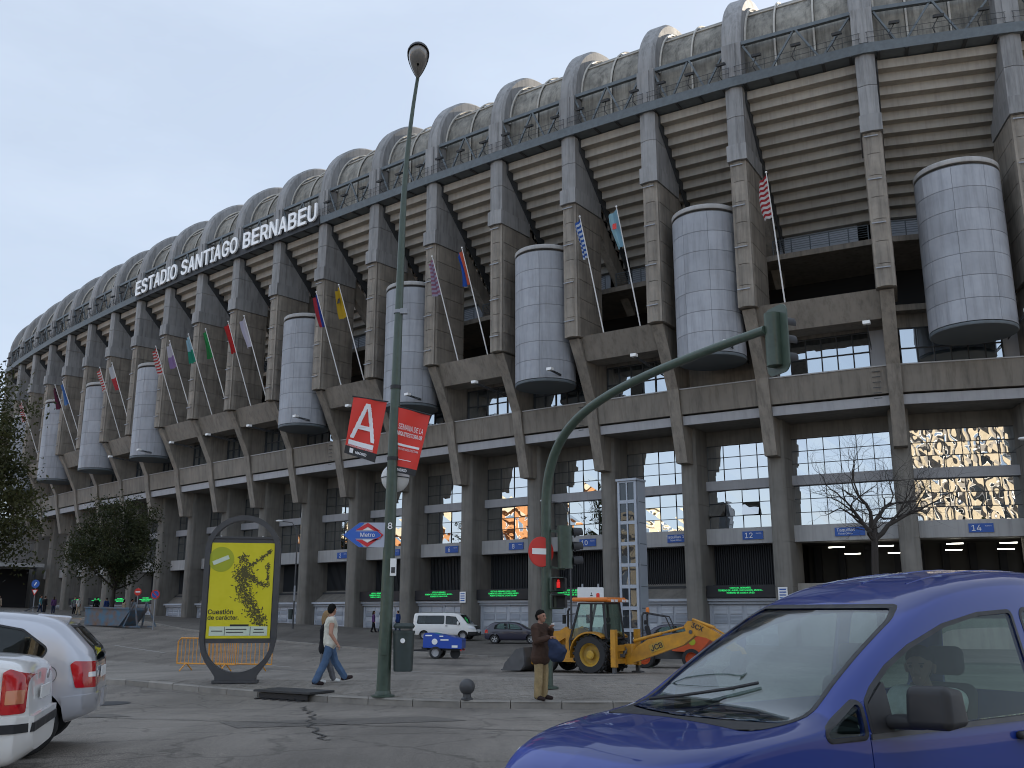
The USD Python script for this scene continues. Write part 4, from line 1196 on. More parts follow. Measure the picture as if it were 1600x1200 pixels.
    if kind in ('jacket', 'long'):
        top = top + manifold3d.Manifold.batch_hull([manifold3d.Manifold.sphere(.042 * h, seg).translate(tuple(G['neck'][0] + np.array([0, 0, -.012 * h]))), manifold3d.Manifold.sphere(.05 * h, seg).translate(tuple(G['chest'][0] + np.array([0, 0, .03 * h])))])
    tm_ = soft(top, ref, 6)
    if near:
        nz = meshkit.fbm(tm_.vertices * np.array([9, 9, 14]), 3, 5) - .5
        tm_.vertices += tm_.vertex_normals * nz[:, None] * 0.030
    obj(t, 'jacket' if kind == 'jacket' else 'shirt', tm_, cm, smooth=True)
    lm = wear['legs']
    legs = hull_chain([('hip', 'hpl'), ('hip', 'hpr'), ('hpl', 'knl'), ('hpr', 'knr')] + ([('knl', 'anl'), ('knr', 'anr')] if not wear.get('short') else []),
                      {**G, 'knl': (G['knl'][0], G['knl'][1] * 1.2), 'knr': (G['knr'][0], G['knr'][1] * 1.2), 'anl': (G['anl'][0] + np.array([0, 0, .012 * h]), G['anl'][1] * 1.45), 'anr': (G['anr'][0] + np.array([0, 0, .012 * h]), G['anr'][1] * 1.45)}, .008 * h, seg)
    lg = soft(legs, ref, 6)
    if near:
        nz = meshkit.fbm(lg.vertices * np.array([8, 8, 12]), 3, 8) - .5
        lg.vertices += lg.vertex_normals * nz[:, None] * 0.022
    obj(t, 'trousers', lg, lm, smooth=True)
    for s in 'lr':
        a, b = G['an' + s][0], G['to' + s][0]
        f = b - a
        f = f / (np.linalg.norm(f) + 1e-9)
        pts = [manifold3d.Manifold.sphere(.024 * h, seg).translate(tuple(a - f * .02 * h + [0, 0, -.012 * h])), manifold3d.Manifold.sphere(.022 * h, seg).translate(tuple(b + [0, 0, .006 * h])), manifold3d.Manifold.sphere(.027 * h, seg).translate(tuple(a * .5 + b * .5))]
        sh = manifold3d.Manifold.batch_hull(pts)
        obj(t, 'shoe', soft(sh, 0), wear.get('shoes', 'shoe_dark'), smooth=True)
    if extra:
        extra(t, G, h)
    return t


def bag_held(t, G, h):
    w = G['wrr'][0]
    m = manifold3d.Manifold.batch_hull([manifold3d.Manifold.sphere(r, 12).translate(tuple(w + np.array(o))) for o, r in (((.03, .0, -.03), .045), ((.16, .03, -.16), .11), ((.22, .02, -.34), .12), ((.10, .02, -.36), .10), ((.30, .0, -.26), .09))])
    b = soft(m, .03, 5)
    b.vertices += b.vertex_normals * (meshkit.fbm(b.vertices * 9, 3, 3) - .5)[:, None] * .06
    cn = thing('folded_coat', 'dark blue folded coat held by the man in the brown jacket', 'coat', MAN, MAN_RZ)
    obj(cn, 'cloth', b, 'denim_dark', smooth=True)
    cu = thing('paper_cup', 'small white cup at the mouth of the man in the brown jacket', 'cup', MAN, MAN_RZ)
    c = G['wrl'][0] + np.array([.045, -.01, .065])
    obj(cu, 'cup', MB().rev([(.024, -.04), (.032, .045), (.029, .045), (.022, -.035), (0, -.035)], c=c, sides=14), 'cloth_white', smooth=30)


MAN, MAN_RZ = (0.57, 20.0, gz(0.57, 20.0) + KH), -0.55
person('man in brown jacket and khaki trousers standing at the kerb', MAN, MAN_RZ,
       {'ell': (.03, .155, .665), 'wrl': (.115, .055, .795), 'elr': (.03, -.155, .655), 'wrr': (.17, -.10, .695), '_turn': -0.1, 'knl': (.012, .065, .285), 'anl': (.0, .075, .045), 'tol': (.085, .10, .018), 'tor': (.085, -.08, .018)},
       {'top': ('jacket', 'jacket_brown', .020), 'legs': 'khaki', 'shoes': 'shoe_dark'}, h=1.74, near=True, skin='skin_dark', extra=bag_held)


def strap_bag(t, G, h):
    obj(t, 'bag_strap', MB().tube([G['shr'][0] + [-.05, .03, .065], G['chest'][0] + [-.145, .05, 0], G['waist'][0] + [-.14, .11, -.02], G['hip'][0] + [-.08, .15, 0]], .013, 6), 'cloth_black', smooth=True)


CP = (-4.28, 23.4)
CPZ = gz(*CP) + KH
person('man in cream sleeveless top and blue jeans walking with one bag strap', (*CP, CPZ), 0.32,
       {'knl': (.075, .05, .29), 'anl': (.205, .045, .085), 'tol': (.295, .05, .085), 'knr': (-.06, -.05, .285), 'anr': (-.175, -.05, .045), 'tor': (-.085, -.05, .018),
        'ell': (-.015, .145, .635), 'wrl': (.075, .13, .53), 'elr': (-.02, -.15, .635), 'wrr': (.07, -.14, .51), 'hip': (0, 0, .525), '_turn': 0.75},
       {'top': ('vest', 'vest_cream', .016), 'legs': 'denim', 'shoes': 'shoe_dark'}, h=1.83, near=True, hairm='hair_black', extra=strap_bag)
person('fair haired woman in a black coat walking behind the man in jeans', (CP[0] - 0.22, CP[1] + 0.62, CPZ), 0.32,
       {'knl': (.06, .045, .285), 'anl': (.13, .045, .05), 'tol': (.215, .05, .022), 'knr': (-.03, -.045, .285), 'anr': (-.09, -.045, .045), 'tor': (0, -.05, .018)},
       {'top': ('jacket', 'cloth_black', .022), 'legs': 'cloth_grey', 'shoes': 'cloth_white'}, h=1.68, near=True, hair='long', hairm='hair_blond', female=True)

WALK = {'knl': (.05, .045, .285), 'anl': (.11, .045, .05), 'tol': (.195, .05, .022), 'knr': (-.03, -.045, .285), 'anr': (-.10, -.045, .05), 'tor': (-.01, -.05, .02)}
DIST = [(-11.05, 78.9, 0.3, WALK, 'long', 'cloth_purple', 'cloth_black', 'long', 1.66, 'dark haired woman in purple walking left of the lamp post, nearer of a pair'),
        (-10.55, 79.5, 0.4, WALK, 'long', 'cloth_white', 'denim_dark', 'long', 1.64, 'woman in a pale top walking beside the woman in purple'),
        (-9.25, 80.2, 2.6, WALK, 'long', 'cloth_blue', 'denim_dark', 'short', 1.66, 'person in blue walking just right of the lamp post'),
        (8.75, 38.0, 2.4, {}, 'jacket', 'cloth_blue', 'denim_dark', 'short', 1.78, 'man in blue standing behind the blue car beyond the digger arm'),
        (-47.2, 99.5, 1.2, {}, 'long', 'cloth_black', 'cloth_black', 'short', 1.72, 'person all in black near the far gates'), (-48.6, 101.5, 0.2, WALK, 'sleeves', 'cloth_teal', 'denim_dark', 'short', 1.75, 'person in a teal shirt in the far crowd'),
        (-47.0, 101.0, 2.0, {}, 'long', 'cloth_purple', 'denim_dark', 'long', 1.68, 'woman in dark purple beside the teal shirt'), (-44.4, 100.0, -1.0, {}, 'jacket', 'cloth_grey', 'cloth_black', 'short', 1.74, 'person in a grey jacket by the no parking pole of the far crowd'),
        (-43.4, 98.6, -0.4, WALK, 'sleeves', 'cloth_white', 'cloth_beige', 'short', 1.70, 'person in white top and beige trousers in the far crowd'), (-41.2, 97.6, 2.2, {}, 'jacket', 'cloth_black', 'denim_dark', 'short', 1.78, 'tall person in a black jacket in the far crowd'),
        (-40.6, 98.6, 2.6, {}, 'long', 'cloth_blue', 'cloth_black', 'short', 1.76, 'person in dark blue next to the tall one in black'), (-38.2, 97.0, 1.0, WALK, 'long', 'cloth_beige', 'cloth_grey', 'long', 1.66, 'woman in beige near the round tree'),
        (-37.2, 96.4, 0.6, {}, 'sleeves', 'cloth_grey', 'denim', 'short', 1.72, 'person in grey top and light jeans near the round tree'), (-50.6, 97.0, 0.9, {}, 'sleeves', 'cloth_red', 'denim_dark', 'short', 1.72, 'person in a red shirt at the far left'),
        (-52.0, 98.0, 0.4, WALK, 'sleeves', 'cloth_orange', 'cloth_purple', 'long', 1.66, 'woman in an orange top at the far left'), (-53.0, 99.5, 0.2, {}, 'sleeves', 'cloth_pink', 'cloth_beige', 'long', 1.64, 'woman in pink at the far left'),
        (-49.0, 94.0, -0.6, {}, 'long', 'cloth_beige', 'cloth_beige', 'short', 1.70, 'person in pale clothes in front of the red shirt'), (-51.4, 92.5, 0.5, WALK, 'long', 'cloth_white', 'cloth_grey', 'short', 1.74, 'person in white nearest the left edge')]
for x, y, rz, pose, kind, c1, c2, hair, h, lab in DIST:
    zz = gz(x, y) + (0.10 if fore.contains(Point(x, y)) else 0.0)
    person(lab, (x, y, zz), rz, pose, {'top': (kind, c1, .012), 'legs': c2}, h=h, hair=hair, hairm=R.choice(['hair_black', 'hair_brown']), female=hair == 'long', group='people by the far gates' if x < -30 else None)

# ------------------------------------------------------------------ vehicles
class CarShape:
    """A closed car body lofted from its outline; solid(d) is the same body drawn in by d."""

    def __init__(s, top, bot, width, shoulder, tumble=0.26, crown=0.03, n=60):
        f = lambda q: PchipInterpolator(*np.array(q, float).T)
        s.top, s.bot, s.w, s.sh = f(top), f(bot), f(width), f(shoulder)
        s.x0, s.x1 = top[0][0], top[-1][0]
        s.tumble, s.crown = tumble, crown
        t = (1 - np.cos(np.linspace(0, PI, n))) / 2
        s.t = 0.5 * t + 0.5 * np.linspace(0, 1, n)

    def section(s, x, d):
        zt, zb, w = float(s.top(x)) - d, float(s.bot(x)) + d, float(s.w(x)) - d
        zs = min(float(s.sh(x)), zt - 0.05)
        gh = max(0.0, zt - zs - 0.06)
        wt = w - s.tumble * gh - 0.02
        r = min(0.10, 0.35 * (zt - zs))
        p = np.array([(0, zb), (0.84 * w, zb), (w - 0.02, zb + 0.10), (w, 0.45 * zb + 0.55 * zs), (w - 0.012, zs), (0.35 * w + 0.65 * wt, zs + 0.55 * (zt - zs)), (wt, zt - r), (wt - 0.09, zt), (0.5 * wt, zt + 0.7 * s.crown), (0, zt + s.crown)])
        for _ in range(2):
            q = np.empty((2 * len(p) - 2, 2))
            q[0::2] = 0.75 * p[:-1] + 0.25 * p[1:]
            q[1::2] = 0.25 * p[:-1] + 0.75 * p[1:]
            p = np.vstack([p[:1], q[:-1] if False else q, p[-1:]])
        return p

    def solid(s, d=0.0):
        xs_ = s.x0 + d + (s.x1 - s.x0 - 2 * d) * s.t
        P = []
        for x in xs_:
            h = s.section(x, d)
            full = np.vstack([h, (h * [-1, 1])[::-1][1:-1]])
            P.append(np.column_stack([np.full(len(full), x), full]))
        P = np.array(P)
        m, k = P.shape[:2]
        i, j = np.meshgrid(np.arange(m - 1), np.arange(k), indexing='ij')
        a, b, c, e = i * k + j, i * k + (j + 1) % k, (i + 1) * k + (j + 1) % k, (i + 1) * k + j
        f = np.vstack([np.stack([a, b, c], -1).reshape(-1, 3), np.stack([a, c, e], -1).reshape(-1, 3)])

        nv, r = m * k, np.arange(k)
        V = np.vstack([P.reshape(-1, 3), P[0].mean(0), P[-1].mean(0)])
        f = np.vstack([f, np.stack([np.full(k, nv), (r + 1) % k, r], 1), np.stack([np.full(k, nv + 1), (m - 1) * k + r, (m - 1) * k + (r + 1) % k], 1)])
        tm = trimesh.Trimesh(V, f, process=False)
        return to_man(tm)


def prism_side(poly, y0, y1):
    """Outline in (x, z) carried from y0 to y1."""
    cs = manifold3d.CrossSection([np.asarray(poly, float)], manifold3d.FillRule.NonZero)
    return cs.extrude(y1 - y0).transform(np.array([[1, 0, 0, 0], [0, 0, -1, y1], [0, 1, 0, 0]], float))


def prism_front(poly, x0, x1):
    """Outline in (y, z) carried from x0 to x1."""
    cs = manifold3d.CrossSection([np.asarray(poly, float)], manifold3d.FillRule.NonZero)
    return cs.extrude(x1 - x0).transform(np.array([[0, 0, 1, x0], [1, 0, 0, 0], [0, 1, 0, 0]], float))


def rounded(poly, r):
    p = Polygon(poly).buffer(-r, join_style=1).buffer(r, join_style=1, quad_segs=4)
    return np.array(p.exterior.coords)[:-1]


def grown(poly, r):
    return np.array(Polygon(poly).buffer(r, join_style=1, quad_segs=4).exterior.coords)[:-1]


def make_wheel(parent, c, r, w, side, spokes=5, rimmat='wheel_alloy', name='wheel'):
    """side: +1 outward along +y."""
    ty = MB().rev([(r * .62, -w / 2), (r * .93, -w / 2), (r, -w * .33), (r, w * .33), (r * .93, w / 2), (r * .62, w / 2), (r * .60, w * .3)], c=c, sides=28, axis='y')
    wh = obj(parent, name, ty, 'rubber', smooth=40)
    y = side * w / 2
    rim = MB().rev([(r * .63, y * .98), (r * .60, y * .80), (r * .55, y * .62), (r * .50, y * .15), (0, y * .12)], c=c, sides=28, axis='y')
    obj(wh, 'rim', rim, 'trim_black' if spokes else rimmat, smooth=30)
    if spokes:
        sp = MB().rev([(r * .13, y * .75), (r * .12, y * .9), (0, y * .92)], c=c, sides=14, axis='y')
        sp.rev([(r * .63, y * .99), (r * .57, y * .96), (r * .56, y * .7)], c=c, sides=28, axis='y')
        for k in range(spokes):
            a = 2 * PI * k / spokes + .3
            p0 = np.array(c) + [math.cos(a) * r * .08, y * .82, math.sin(a) * r * .08]
            p1 = np.array(c) + [math.cos(a) * r * .58, y * .80, math.sin(a) * r * .58]
            sp.bar(p0, p1, r * .15, .03, up=(0, 1, 0))
        obj(wh, 'spokes', sp, rimmat, smooth=30)
    return wh


def build_car(t, shape, paint, side_wins, front=None, rear=None, arches=(), wheel_r=.31, glass=('windscreen', 'car_glass', 'car_glass'), thick=.035, cuts=None, spokes=5, seams=(), rimmat='wheel_alloy', wheel_w=.2, trim=.028):
    O, I = shape.solid(0), shape.solid(thick)
    shell = O - I
    O2, I2, O3 = shape.solid(.005), shape.solid(.014), shape.solid(-.003)
    body = shell
    wins = []
    for nm, poly in side_wins:
        for s in (1, -1):
            a, b = (.25, 1.4) if s > 0 else (-1.4, -.25)
            wins.append((nm, prism_side(poly, a, b), prism_side(grown(poly, trim), a, b), glass[1]))
    if front:
        wins.append(('windscreen', prism_front(front[0], front[1], front[2]), prism_front(grown(front[0], trim), front[1], front[2]), glass[0]))
    if rear:
        wins.append(('rear_window', prism_front(rear[0], rear[1], rear[2]), prism_front(grown(rear[0], trim), rear[1], rear[2]), glass[2]))
    for nm, p, pg, g in wins:
        body = body - p
    for ax in arches:
        cyl = manifold3d.Manifold.cylinder(2.4, wheel_r + .055, wheel_r + .055, 36, True).rotate((90, 0, 0)).translate((ax, 0, wheel_r))
        body = body - cyl
        for s in (1, -1):
            make_wheel(t, (ax, s * (float(shape.w(ax)) - wheel_w / 2 - .02), wheel_r), wheel_r, wheel_w, s, spokes, rimmat)
    for p in (cuts or []):
        body = body - p
    for sx in seams:       # door shut lines and the like: thin grooves
        body = body - sx
    bd = obj(t, 'body', to_tm(body), paint, smooth=32)
    for nm, p, pg, g in wins:
        gl = obj(t, nm, to_tm((O2 ^ p) - I2), g, smooth=32)
        obj(gl, 'window_trim', to_tm(((O3 ^ pg) - p) - O2), 'trim_black', smooth=32)
    # what shows through the glass
    fl = shape.solid(.06)
    bb = fl.bounding_box()
    low = fl ^ manifold3d.Manifold.cube((bb[3] - bb[0] - .3, 3, .5)).translate((bb[0] + .15, -1.5, bb[2]))
    for ax in arches:
        low = low - manifold3d.Manifold.cylinder(2.4, wheel_r + .09, wheel_r + .09, 24, True).rotate((90, 0, 0)).translate((ax, 0, wheel_r))
    obj(t, 'cabin_floor', to_tm(low), 'seat_grey')
    return bd, O, O3


def groove(shape, poly_line, y0, y1, w=.008, depth=.012):
    """A shut line cut along a side-view polyline."""
    ls = LineString(poly_line).buffer(w / 2, cap_style=2, join_style=1)
    return prism_side(np.array(ls.exterior.coords)[:-1], y0, y1) - shape.solid(depth)


def seat(t, x, y, z, mat_='seat_grey'):
    s = obj(t, 'seat', to_tm(rbox(.52, .50, .16, .06, (x, y, z)) + rbox(.14, .48, .62, .06).rotate((0, -14, 0)).translate((x - .30, y, z + .34))), mat_, smooth=40)
    obj(s, 'headrest', to_tm(rbox(.10, .26, .19, .045, (x - .42, y, z + .78))), mat_, smooth=40)
    return s


def patch(shape, poly, s, mat_, t, name, front=False, x0=0, x1=0, lift=.006):
    """A flush skin piece (lamp, strip) lying on the body inside a side-view outline on side s."""
    if front:
        p = prism_front(poly, x0, x1)
    else:
        a, b = (.2, 1.4) if s > 0 else (-1.4, -.2)
        p = prism_side(poly, a, b)
    return obj(t, name, to_tm((shape.solid(-lift) ^ p) - shape.solid(.012)), mat_, smooth=32)


# blue van in the foreground (local x forwards, origin under the front axle)
VAN = (1.258, 6.161, 0.203)
VRZ = 3.709
bv = thing('van', 'dark blue small van in the right foreground with driver', 'van', VAN, VRZ)
vs = CarShape([(-3.15, .95), (-3.12, 1.62), (-3.0, 1.90), (-2.4, 1.925), (-1.9, 1.89), (-1.5, 1.825), (-1.15, 1.715), (-.6, 1.445), (-.3, 1.27), (.0, 1.085), (.14, 1.05), (.5, 1.0), (.85, .94), (1.12, .83), (1.27, .68), (1.30, .52)],
              [(-3.15, .40), (-2.9, .30), (-2, .25), (0, .25), (.9, .27), (1.30, .34)],
              [(-3.15, .74), (-2.9, .83), (-2, .865), (-.8, .865), (-.1, .855), (.5, .82), (1.0, .72), (1.30, .50)],
              [(-3.15, .98), (-2, 1.0), (-1.0, .985), (0, .965), (.6, .90), (1.30, .60)], tumble=.20, crown=.035, n=64)
dwin = rounded([(-.36, .995), (-2.03, 1.02), (-2.03, 1.645), (-1.66, 1.625), (-1.26, 1.555), (-.87, 1.435), (-.62, 1.325), (-.44, 1.215), (-.36, 1.15)], .025)
qwin = rounded([(.07, .985), (-.29, .985), (-.29, 1.160), (-.24, 1.135)], .02)
rwin = rounded([(-2.16, 1.03), (-2.95, 1.05), (-2.93, 1.62), (-2.16, 1.66)], .05)
fw = rounded([(-.67, 1.055), (.67, 1.055), (.585, 1.60), (.53, 1.675), (-.53, 1.675), (-.585, 1.60)], .05)
rw = rounded([(-.58, 1.05), (.58, 1.05), (.53, 1.60), (-.53, 1.60)], .06)
door = [(-.325, .97), (-.325, .72), (-.42, .36), (-1.95, .36), (-2.09, .6), (-2.09, 1.02)]
gr = [groove(vs, door, s * .4 if s > 0 else -1.4, 1.4 if s > 0 else -.4) for s in (1, -1)]
bd, vO, vO3 = build_car(bv, vs, 'paint_blue', [('door_window', dwin), ('quarter_window', qwin), ('side_window', rwin)], front=(fw, -1.6, .4), rear=(rw, -3.4, -2.7), arches=(.25, -2.55), wheel_r=.31, seams=gr, trim=.026)
# plastic mirror sails, mirrors, wipers, dash, seats, wheel
for s in (1, -1):
    sail = rounded([(-.355, .99), (-.54, .99), (-.54, 1.265), (-.45, 1.205), (-.355, 1.14)], .01)
    patch(vs, sail, s, 'trim_black', bv, 'mirror_sail', lift=.004)
    mm = manifold3d.Manifold.batch_hull([manifold3d.Manifold.sphere(r, 16).translate(q) for q, r in (((-.74, .99, 1.02), .045), ((-.90, .98, 1.00), .035), ((-.74, 1.18, 1.03), .050), ((-.86, 1.19, 1.03), .035), ((-.75, 1.00, 1.155), .05), ((-.76, 1.165, 1.16), .050), ((-.87, 1.01, 1.16), .030), ((-.87, 1.17, 1.16), .030))])
    arm = manifold3d.Manifold.batch_hull([manifold3d.Manifold.sphere(.04, 12).translate(q) for q in ((-.72, .85, 1.0), (-.80, .84, 1.0), (-.76, 1.02, 1.01), (-.82, 1.02, 1.01))])
    mr = to_tm((mm + arm).translate((.21 if s > 0 else -.05, 0, .045)))
    mr.vertices[:, 1] *= s
    if s < 0:
        mr.invert()
    mo = obj(bv, 'wing_mirror', mr, 'trim_black', smooth=50)
    obj(mo, 'mirror_glass', MB().box((-.702, s * 1.09, 1.135), (.006, .15, .12)), 'wheel_alloy')
    obj(bv, 'belt_strip', to_tm((vs.solid(-.010) ^ prism_side(np.array(LineString([(-.33, .975), (-1.3, .992), (-2.08, 1.000)]).buffer(.014, cap_style=2).exterior.coords)[:-1], .3 * s if s > 0 else -1.4, 1.4 if s > 0 else -.3)) - vs.solid(.0)), 'frame_iron', smooth=32)
    obj(bv, 'door_handle', to_tm(rbox(.20, .05, .05, .02, (-1.80, s * .875, .90))), 'trim_black', smooth=40)
    patch(vs, rounded([(.86, .62), (1.22, .56), (1.2, .72), (.98, .85), (.84, .83)], .03), s, 'lamp_clear', bv, 'headlight')
obj(bv, 'dashboard', to_tm(manifold3d.Manifold.batch_hull([manifold3d.Manifold.cube((.05, 1.3, .3)).translate((-.05, -.65, .70)), manifold3d.Manifold.cube((.3, 1.35, .32)).translate((-.58, -.675, .66))])), 'seat_grey')
for y in (.37, -.37):
    seat(bv, -1.35, y, .55)
SWT = TR((-.80, .37, .86), ry=-1.1)
sw = MB().rev([(.175 + .019 * math.cos(a), .019 * math.sin(a)) for a in np.linspace(0, 2 * PI, 9)], sides=24, T=SWT).box((0, 0, -.03), (.12, .10, .05), SWT).box((0, .09, -.02), (.05, .16, .02), SWT).box((0, -.09, -.02), (.05, .16, .02), SWT)
obj(bv, 'steering_wheel', sw, 'trim_black', smooth=50)
wi = MB()
wtop = lambda x: float(vs.top(x)) + .045
wi.tube([(.10, -.52, wtop(.10)), (.02, -.30, wtop(.02) + .01), (-.10, .02, wtop(-.10) + .012), (-.17, .18, wtop(-.17) + .004)], .011, 6).tube([(.13, .20, wtop(.13)), (.07, .40, wtop(.07) - .02)], .010, 6)
obj(bv, 'wiper', wi, 'trim_black')
gro = MB()
for y in (-.35, .0, .35):
    gro.tube([(x, y, float(vs.top(x)) + .030 - .11 * y * y) for x in np.linspace(-1.45, -2.9, 9)], .010, 6)
obj(bv, 'roof_bead', gro, 'paint_blue')
obj(bv, 'number_plate', MB().box((1.305, 0, .5), (.012, .52, .11)), 'plate_white')
obj(bv, 'bumper_strip', to_tm((vs.solid(-.015) ^ manifold3d.Manifold.cube((.5, 2, .09)).translate((.92, -1, .46))) - vs.solid(.01)), 'trim_black', smooth=30)
# driver
def to_world(loc, rz, q):
    c, s = math.cos(rz), math.sin(rz)
    return (loc[0] + c * q[0] - s * q[1], loc[1] + s * q[0] + c * q[1], loc[2] + q[2])


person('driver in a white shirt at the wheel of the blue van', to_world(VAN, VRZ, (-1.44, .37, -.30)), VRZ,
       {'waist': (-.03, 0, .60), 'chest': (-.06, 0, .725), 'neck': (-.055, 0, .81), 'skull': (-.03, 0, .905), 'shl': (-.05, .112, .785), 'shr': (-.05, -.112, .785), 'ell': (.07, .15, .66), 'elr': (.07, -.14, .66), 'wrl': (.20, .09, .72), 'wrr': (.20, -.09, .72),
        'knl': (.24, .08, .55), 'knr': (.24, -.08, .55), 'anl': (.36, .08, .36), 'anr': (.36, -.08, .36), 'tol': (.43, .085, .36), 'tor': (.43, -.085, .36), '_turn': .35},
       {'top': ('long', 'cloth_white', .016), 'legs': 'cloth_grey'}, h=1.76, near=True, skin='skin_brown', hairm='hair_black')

# silver hatchback (origin under the rear axle, x forwards)
SIL = (-5.34, 11.1)
sv = thing('car', 'silver three door hatchback behind the white saloon at left', 'car', (*SIL, gz(*SIL)), PI + 0.31)
ss = CarShape([(-.74, .62), (-.72, .98), (-.62, 1.10), (-.28, 1.36), (-.05, 1.405), (.6, 1.44), (1.2, 1.43), (1.7, 1.35), (2.4, .98), (3.0, .86), (3.25, .74), (3.36, .55)],
              [(-.74, .42), (-.6, .36), (-.4, .30), (0, .2), (2.6, .2), (3.1, .22), (3.36, .32)], [(-.74, .60), (-.62, .75), (-.3, .83), (.5, .85), (2.2, .845), (2.9, .78), (3.36, .5)],
              [(-.74, .80), (-.3, .93), (.6, .93), (2, .88), (3.0, .74), (3.36, .5)], tumble=.24, n=64)
sw1 = rounded([(-.20, .985), (.95, .945), (.95, 1.335), (.40, 1.325), (.02, 1.25), (-.24, 1.06)], .05)
sw2 = rounded([(1.02, .94), (2.15, .90), (1.62, 1.28), (1.02, 1.335)], .04)
srw = rounded([(-.56, .93), (.56, .93), (.50, 1.28), (-.50, 1.28)], .06)
sdoor = [(.98, .95), (.94, .35), (2.1, .3), (2.2, .88)]
build_car(sv, ss, 'paint_silver', [('rear_side_window', sw1), ('door_window', sw2)], front=(rounded([(-.6, .98), (.6, .98), (.53, 1.36), (-.53, 1.36)], .06), 1.4, 2.6), rear=(srw, -.9, -.14), arches=(-.10, 2.52), wheel_r=.315, glass=('windscreen', 'car_glass_dark', 'car_glass_dark'),
          seams=[groove(ss, sdoor, .4 * s if s > 0 else -1.4, 1.4 if s > 0 else -.4) for s in (1, -1)], trim=.02)
for s in (1, -1):
    tl = patch(ss, rounded([(-.76, .66), (-.55, .665), (-.48, .90), (-.52, .935), (-.76, .925)], .02), s, 'tail_red', sv, 'tail_light')
    patch(ss, rounded([(-.76, .77), (-.66, .77), (-.66, .82), (-.76, .82)], .01), s, 'lamp_clear', tl, 'reversing_lamp', lift=.009)
    patch(ss, rounded([(-.76, .30), (-.47, .30), (-.42, .575), (-.765, .60)], .01), s, 'paint_silver', sv, 'rear_bumper', lift=.02)
    patch(ss, rounded([(3.0, .56), (3.3, .53), (3.2, .70), (2.85, .76)], .03), s, 'lamp_clear', sv, 'headlight')
    obj(sv, 'wing_mirror', to_tm(rbox(.12, .18, .13, .05, (1.95, s * .93, .98))), 'paint_silver', smooth=40)
obj(sv, 'fuel_flap', to_tm((ss.solid(-.003) ^ manifold3d.Manifold.cylinder(1, .095, .095, 28).rotate((-90, 0, 0)).translate((-.27, .3, .80))) - ss.solid(.01) - manifold3d.Manifold.cylinder(1, .088, .088, 28).rotate((-90, 0, 0)).translate((-.27, .3, .80))), 'frame_iron')
obj(sv, 'spoiler', to_tm(manifold3d.Manifold.batch_hull([manifold3d.Manifold.sphere(.022, 10).translate(q) for q in ((-.10, .52, 1.40), (-.10, -.52, 1.40), (-.40, .50, 1.375), (-.40, -.50, 1.375), (-.38, .5, 1.33), (-.38, -.5, 1.33))])), 'paint_silver', smooth=40)
obj(sv, 'rear_wiper', MB().tube([(-.56, 0, 1.08), (-.48, .22, 1.18), (-.40, .40, 1.24)], .012, 6).box((-.60, 0, 1.07), (.08, .10, .05)), 'trim_black')
obj(sv, 'number_plate', MB().box((-.748, 0, .80), (.012, .5, .11)), 'plate_white')
obj(sv, 'roof_aerial', MB().tube([(.15, 0, 1.44), (.02, 0, 1.50)], .008, 6), 'trim_black')
for y in (.36, -.36):
    seat(sv, 1.35, y, .5)
seat(sv, .35, 0.36, .5)
seat(sv, .35, -.36, .5)

# white saloon, nearest at the left edge
WHI = (-5.36, 9.12)
wv = thing('car', 'white saloon at the left edge, only its tail in view', 'car', (*WHI, gz(*WHI)), PI + 0.30)
ws = CarShape([(-1.02, .55), (-1.0, .92), (-.90, 1.06), (-.75, 1.095), (-.35, 1.13), (.25, 1.40), (.7, 1.44), (1.4, 1.43), (1.9, 1.33), (2.55, 1.0), (3.2, .86), (3.42, .7), (3.5, .5)],
              [(-1.02, .34), (-.85, .24), (0, .2), (2.7, .2), (3.2, .22), (3.5, .32)], [(-1.02, .66), (-.92, .77), (-.5, .845), (.5, .865), (2.2, .86), (3.0, .80), (3.5, .5)],
              [(-1.02, .86), (-.6, 1.0), (.4, .96), (2, .90), (3.0, .76), (3.5, .5)], tumble=.26, n=64)
build_car(wv, ws, 'paint_white', [('rear_side_window', rounded([(.02, 1.0), (.98, .98), (.98, 1.35), (.55, 1.34), (.2, 1.2)], .04)), ('door_window', rounded([(1.05, .97), (2.25, .93), (1.75, 1.27), (1.05, 1.345)], .04))],
          front=(rounded([(-.6, 1.0), (.6, 1.0), (.54, 1.37), (-.54, 1.37)], .06), 1.6, 2.8), rear=(rounded([(-.56, 1.15), (.56, 1.15), (.5, 1.36), (-.5, 1.36)], .04), -.5, .3), arches=(0, 2.6), wheel_r=.30,
          glass=('windscreen', 'car_glass_dark', 'car_glass_dark'), trim=.02, seams=[groove(ws, [(-.70, 1.05), (-.78, .72), (-1.0, .70)], .4 * s if s > 0 else -1.4, 1.4 if s > 0 else -.4) for s in (1, -1)])
for s in (1, -1):
    tl = patch(ws, rounded([(-.985, .66), (-.80, .65), (-.79, 1.0), (-.84, 1.03), (-.985, .98)], .02), s, 'tail_red', wv, 'tail_light', lift=.010)
    patch(ws, rounded([(-.97, .74), (-.83, .735), (-.83, .85), (-.97, .855)], .01), s, 'tail_amber', tl, 'indicator_lamp', lift=.014)
    patch(ws, rounded([(3.05, .58), (3.4, .54), (3.3, .72), (2.95, .78)], .03), s, 'lamp_clear', wv, 'headlight')
    obj(wv, 'wing_mirror', to_tm(rbox(.12, .18, .13, .05, (2.0, s * .95, 1.0))), 'paint_white', smooth=40)
bmp = (ws.solid(-.035) ^ manifold3d.Manifold.cube((.75, 2.2, .41)).translate((-1.2, -1.1, .22))) - ws.solid(.01) - manifold3d.Manifold.cylinder(2.4, .36, .36, 30, True).rotate((90, 0, 0)).translate((0, 0, .3))
bp_ = obj(wv, 'rear_bumper', to_tm(bmp), 'paint_white', smooth=32)
